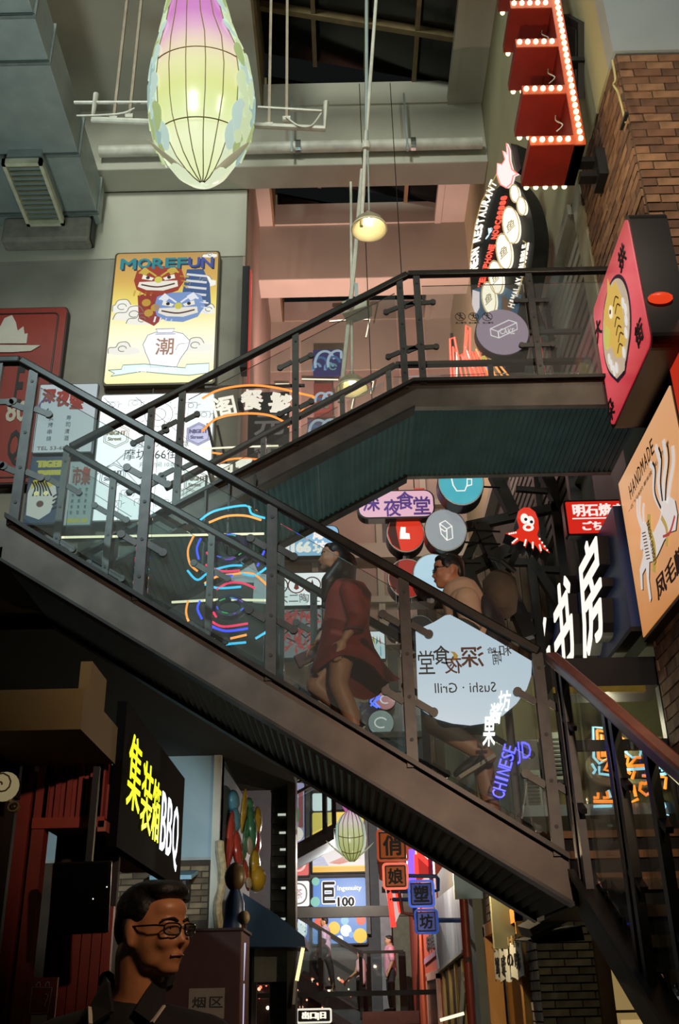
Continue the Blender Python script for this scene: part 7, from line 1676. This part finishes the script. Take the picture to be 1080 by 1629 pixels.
for k in (-1, 1): shoe(p, Vector((base.x + k * .11, base.y + .06, .012)), Vector((base.x + k * .14, base.y - .20, .012)), D('#1a1614', .5), D('#0c0a09', .6), w=.05)
h = MB()
for x, y, z, r in ((0, -.12, .24, (.345, .38, .30)), (0, -.30, .06, (.30, .18, .30)), (0, .16, .42, (.27, .22, .12)), (-.10, .20, .41, (.17, .14, .085)), (.10, .20, .41, (.17, .14, .085)), (0, -.02, .44, (.27, .30, .11)), (-.295, -.03, .20, (.05, .16, .14)), (.295, -.03, .20, (.05, .16, .14))): h.ball(fL(x, y, z), tuple(q * hs for q in r), fM)
grow(h, 'hair', D('#0b0908', .6, 0, .3, 40, .4), p, .008, 2)
glasses(fL, hs, p, D('#121216', .3), .009, .112, .058, .40, .015)

# ---- three people far away in the alley
def walker(label, foot, height, face, shirt, trousers, step=0.0, arm=.1):
    foot = Vector(foot); t = thing('person', label, 'person', foot, 'people far away in the alley'); s = height / 1.7; F = Vector((face, 0, 0)) if not hasattr(face, '__len__') else Vector(face); F.normalize(); S = Vector((-F.y, F.x, 0))
    P = lambda f, sd, z: foot + F * f * s + S * sd * s + Vector((0, 0, z * s))
    b = MB(); L, M = head(b, P(.02, 0, 1.58), F, (0, 0, 1), .23 * s)
    limb(b, [P(0, 0, 1.5), P(0, 0, 1.4)], [.055 * s, .06 * s]); limb(b, [P(0, 0, 1.33), P(0, 0, 1.1), P(0, 0, .92)], [.11 * s, .11 * s, .12 * s])
    for k in (-1, 1):
        w0 = P(arm * (1 + k), k * .24, .85); limb(b, [P(0, k * .17, 1.36), P(-.04 + arm * .5, k * .23, 1.09), w0], [.05 * s, .042 * s, .03 * s]); hand(b, w0, Vector((0, 0, -1)) + F * .4, S * k, .17 * s, .4, k)
        limb(b, [P(0, k * .09, .9), P(step * k * .5 + (.12 if step and k > 0 else .02), k * .10, .48 + (.12 if step and k > 0 else 0)), P(step * k * .6 - (.05 if step and k > 0 else 0), k * .10, .07 + (.16 * (1 if step and k > 0 else 0)))], [.09 * s, .06 * s, .042 * s])
    grow(b, 'body', SKIN, t, .016 * s, 3); face_details(L, M, .23 * s, t)
    m = MB(); limb(m, [P(0, 0, 1.36), P(0, 0, 1.1), P(0, 0, .86)], [.14 * s, .15 * s, .155 * s])
    for k in (-1, 1): limb(m, [P(0, k * .14, 1.37), P(-.02, k * .22, 1.15)], [.085 * s, .07 * s])
    grow(m, 'shirt', shirt, t, .018 * s, 4)
    m = MB(); m.ball(P(0, 0, .88), (.15 * s, .15 * s, .12 * s))
    for k in (-1, 1): limb(m, [P(0, k * .09, .88), P(step * k * .5 + (.12 if step and k > 0 else .02), k * .10, .48 + (.12 if step and k > 0 else 0)), P(step * k * .6 - (.05 if step and k > 0 else 0), k * .10, .13 + (.16 * (1 if step and k > 0 else 0)))], [.115 * s, .085 * s, .06 * s])
    grow(m, 'trousers', trousers, t, .018 * s, 4)
    h = MB()
    for x, y, z, r in ((0, -.1, .22, (.36, .40, .33)), (0, -.28, .04, (.31, .2, .32)), (0, .15, .40, (.26, .18, .11))): h.ball(L(x, y, z), tuple(q * .23 * s for q in r), M)
    grow(h, 'hair', D('#100d0b', .6), t, .016 * s, 3)
    for k in (-1, 1): hz_ = .16 * (1 if step and k > 0 else 0); shoe(t, P(step * k * .6 - .07 - (.05 if step and k > 0 else 0), k * .10, .01 + hz_), P(step * k * .6 + .19 - (.05 if step and k > 0 else 0), k * .10, .01 + hz_), D('#2a2624', .6), D('#8a857c', .6), w=.05 * s)
ft = atY(518, 1574, 24.5)
walker('person in a pale lilac shirt and black trousers climbing the far alley stairs', (ft.x, 24.5, ft.z), atY(516, 1459, 24.5).z - ft.z, (-1, .15, 0), D('#a58fa8', .8), D('#17161a', .8), .28)
hd = atY(573, 1512, 24.9)
walker('person in a pale pink shirt half hidden at the far landing post, back bent', (hd.x, 24.9, zl_), hd.z - zl_, (-1, .5, 0), D('#c09a9c', .8), D('#17161a', .8), 0, .2)
hd = atY(619, 1488, 24.9)
walker('person in a rose pink shirt standing tallest on the far landing', (hd.x, 24.9, zl_), hd.z - zl_, (-1, -.1, 0), D('#c98a9a', .8), D('#1a171a', .8), 0, .05)
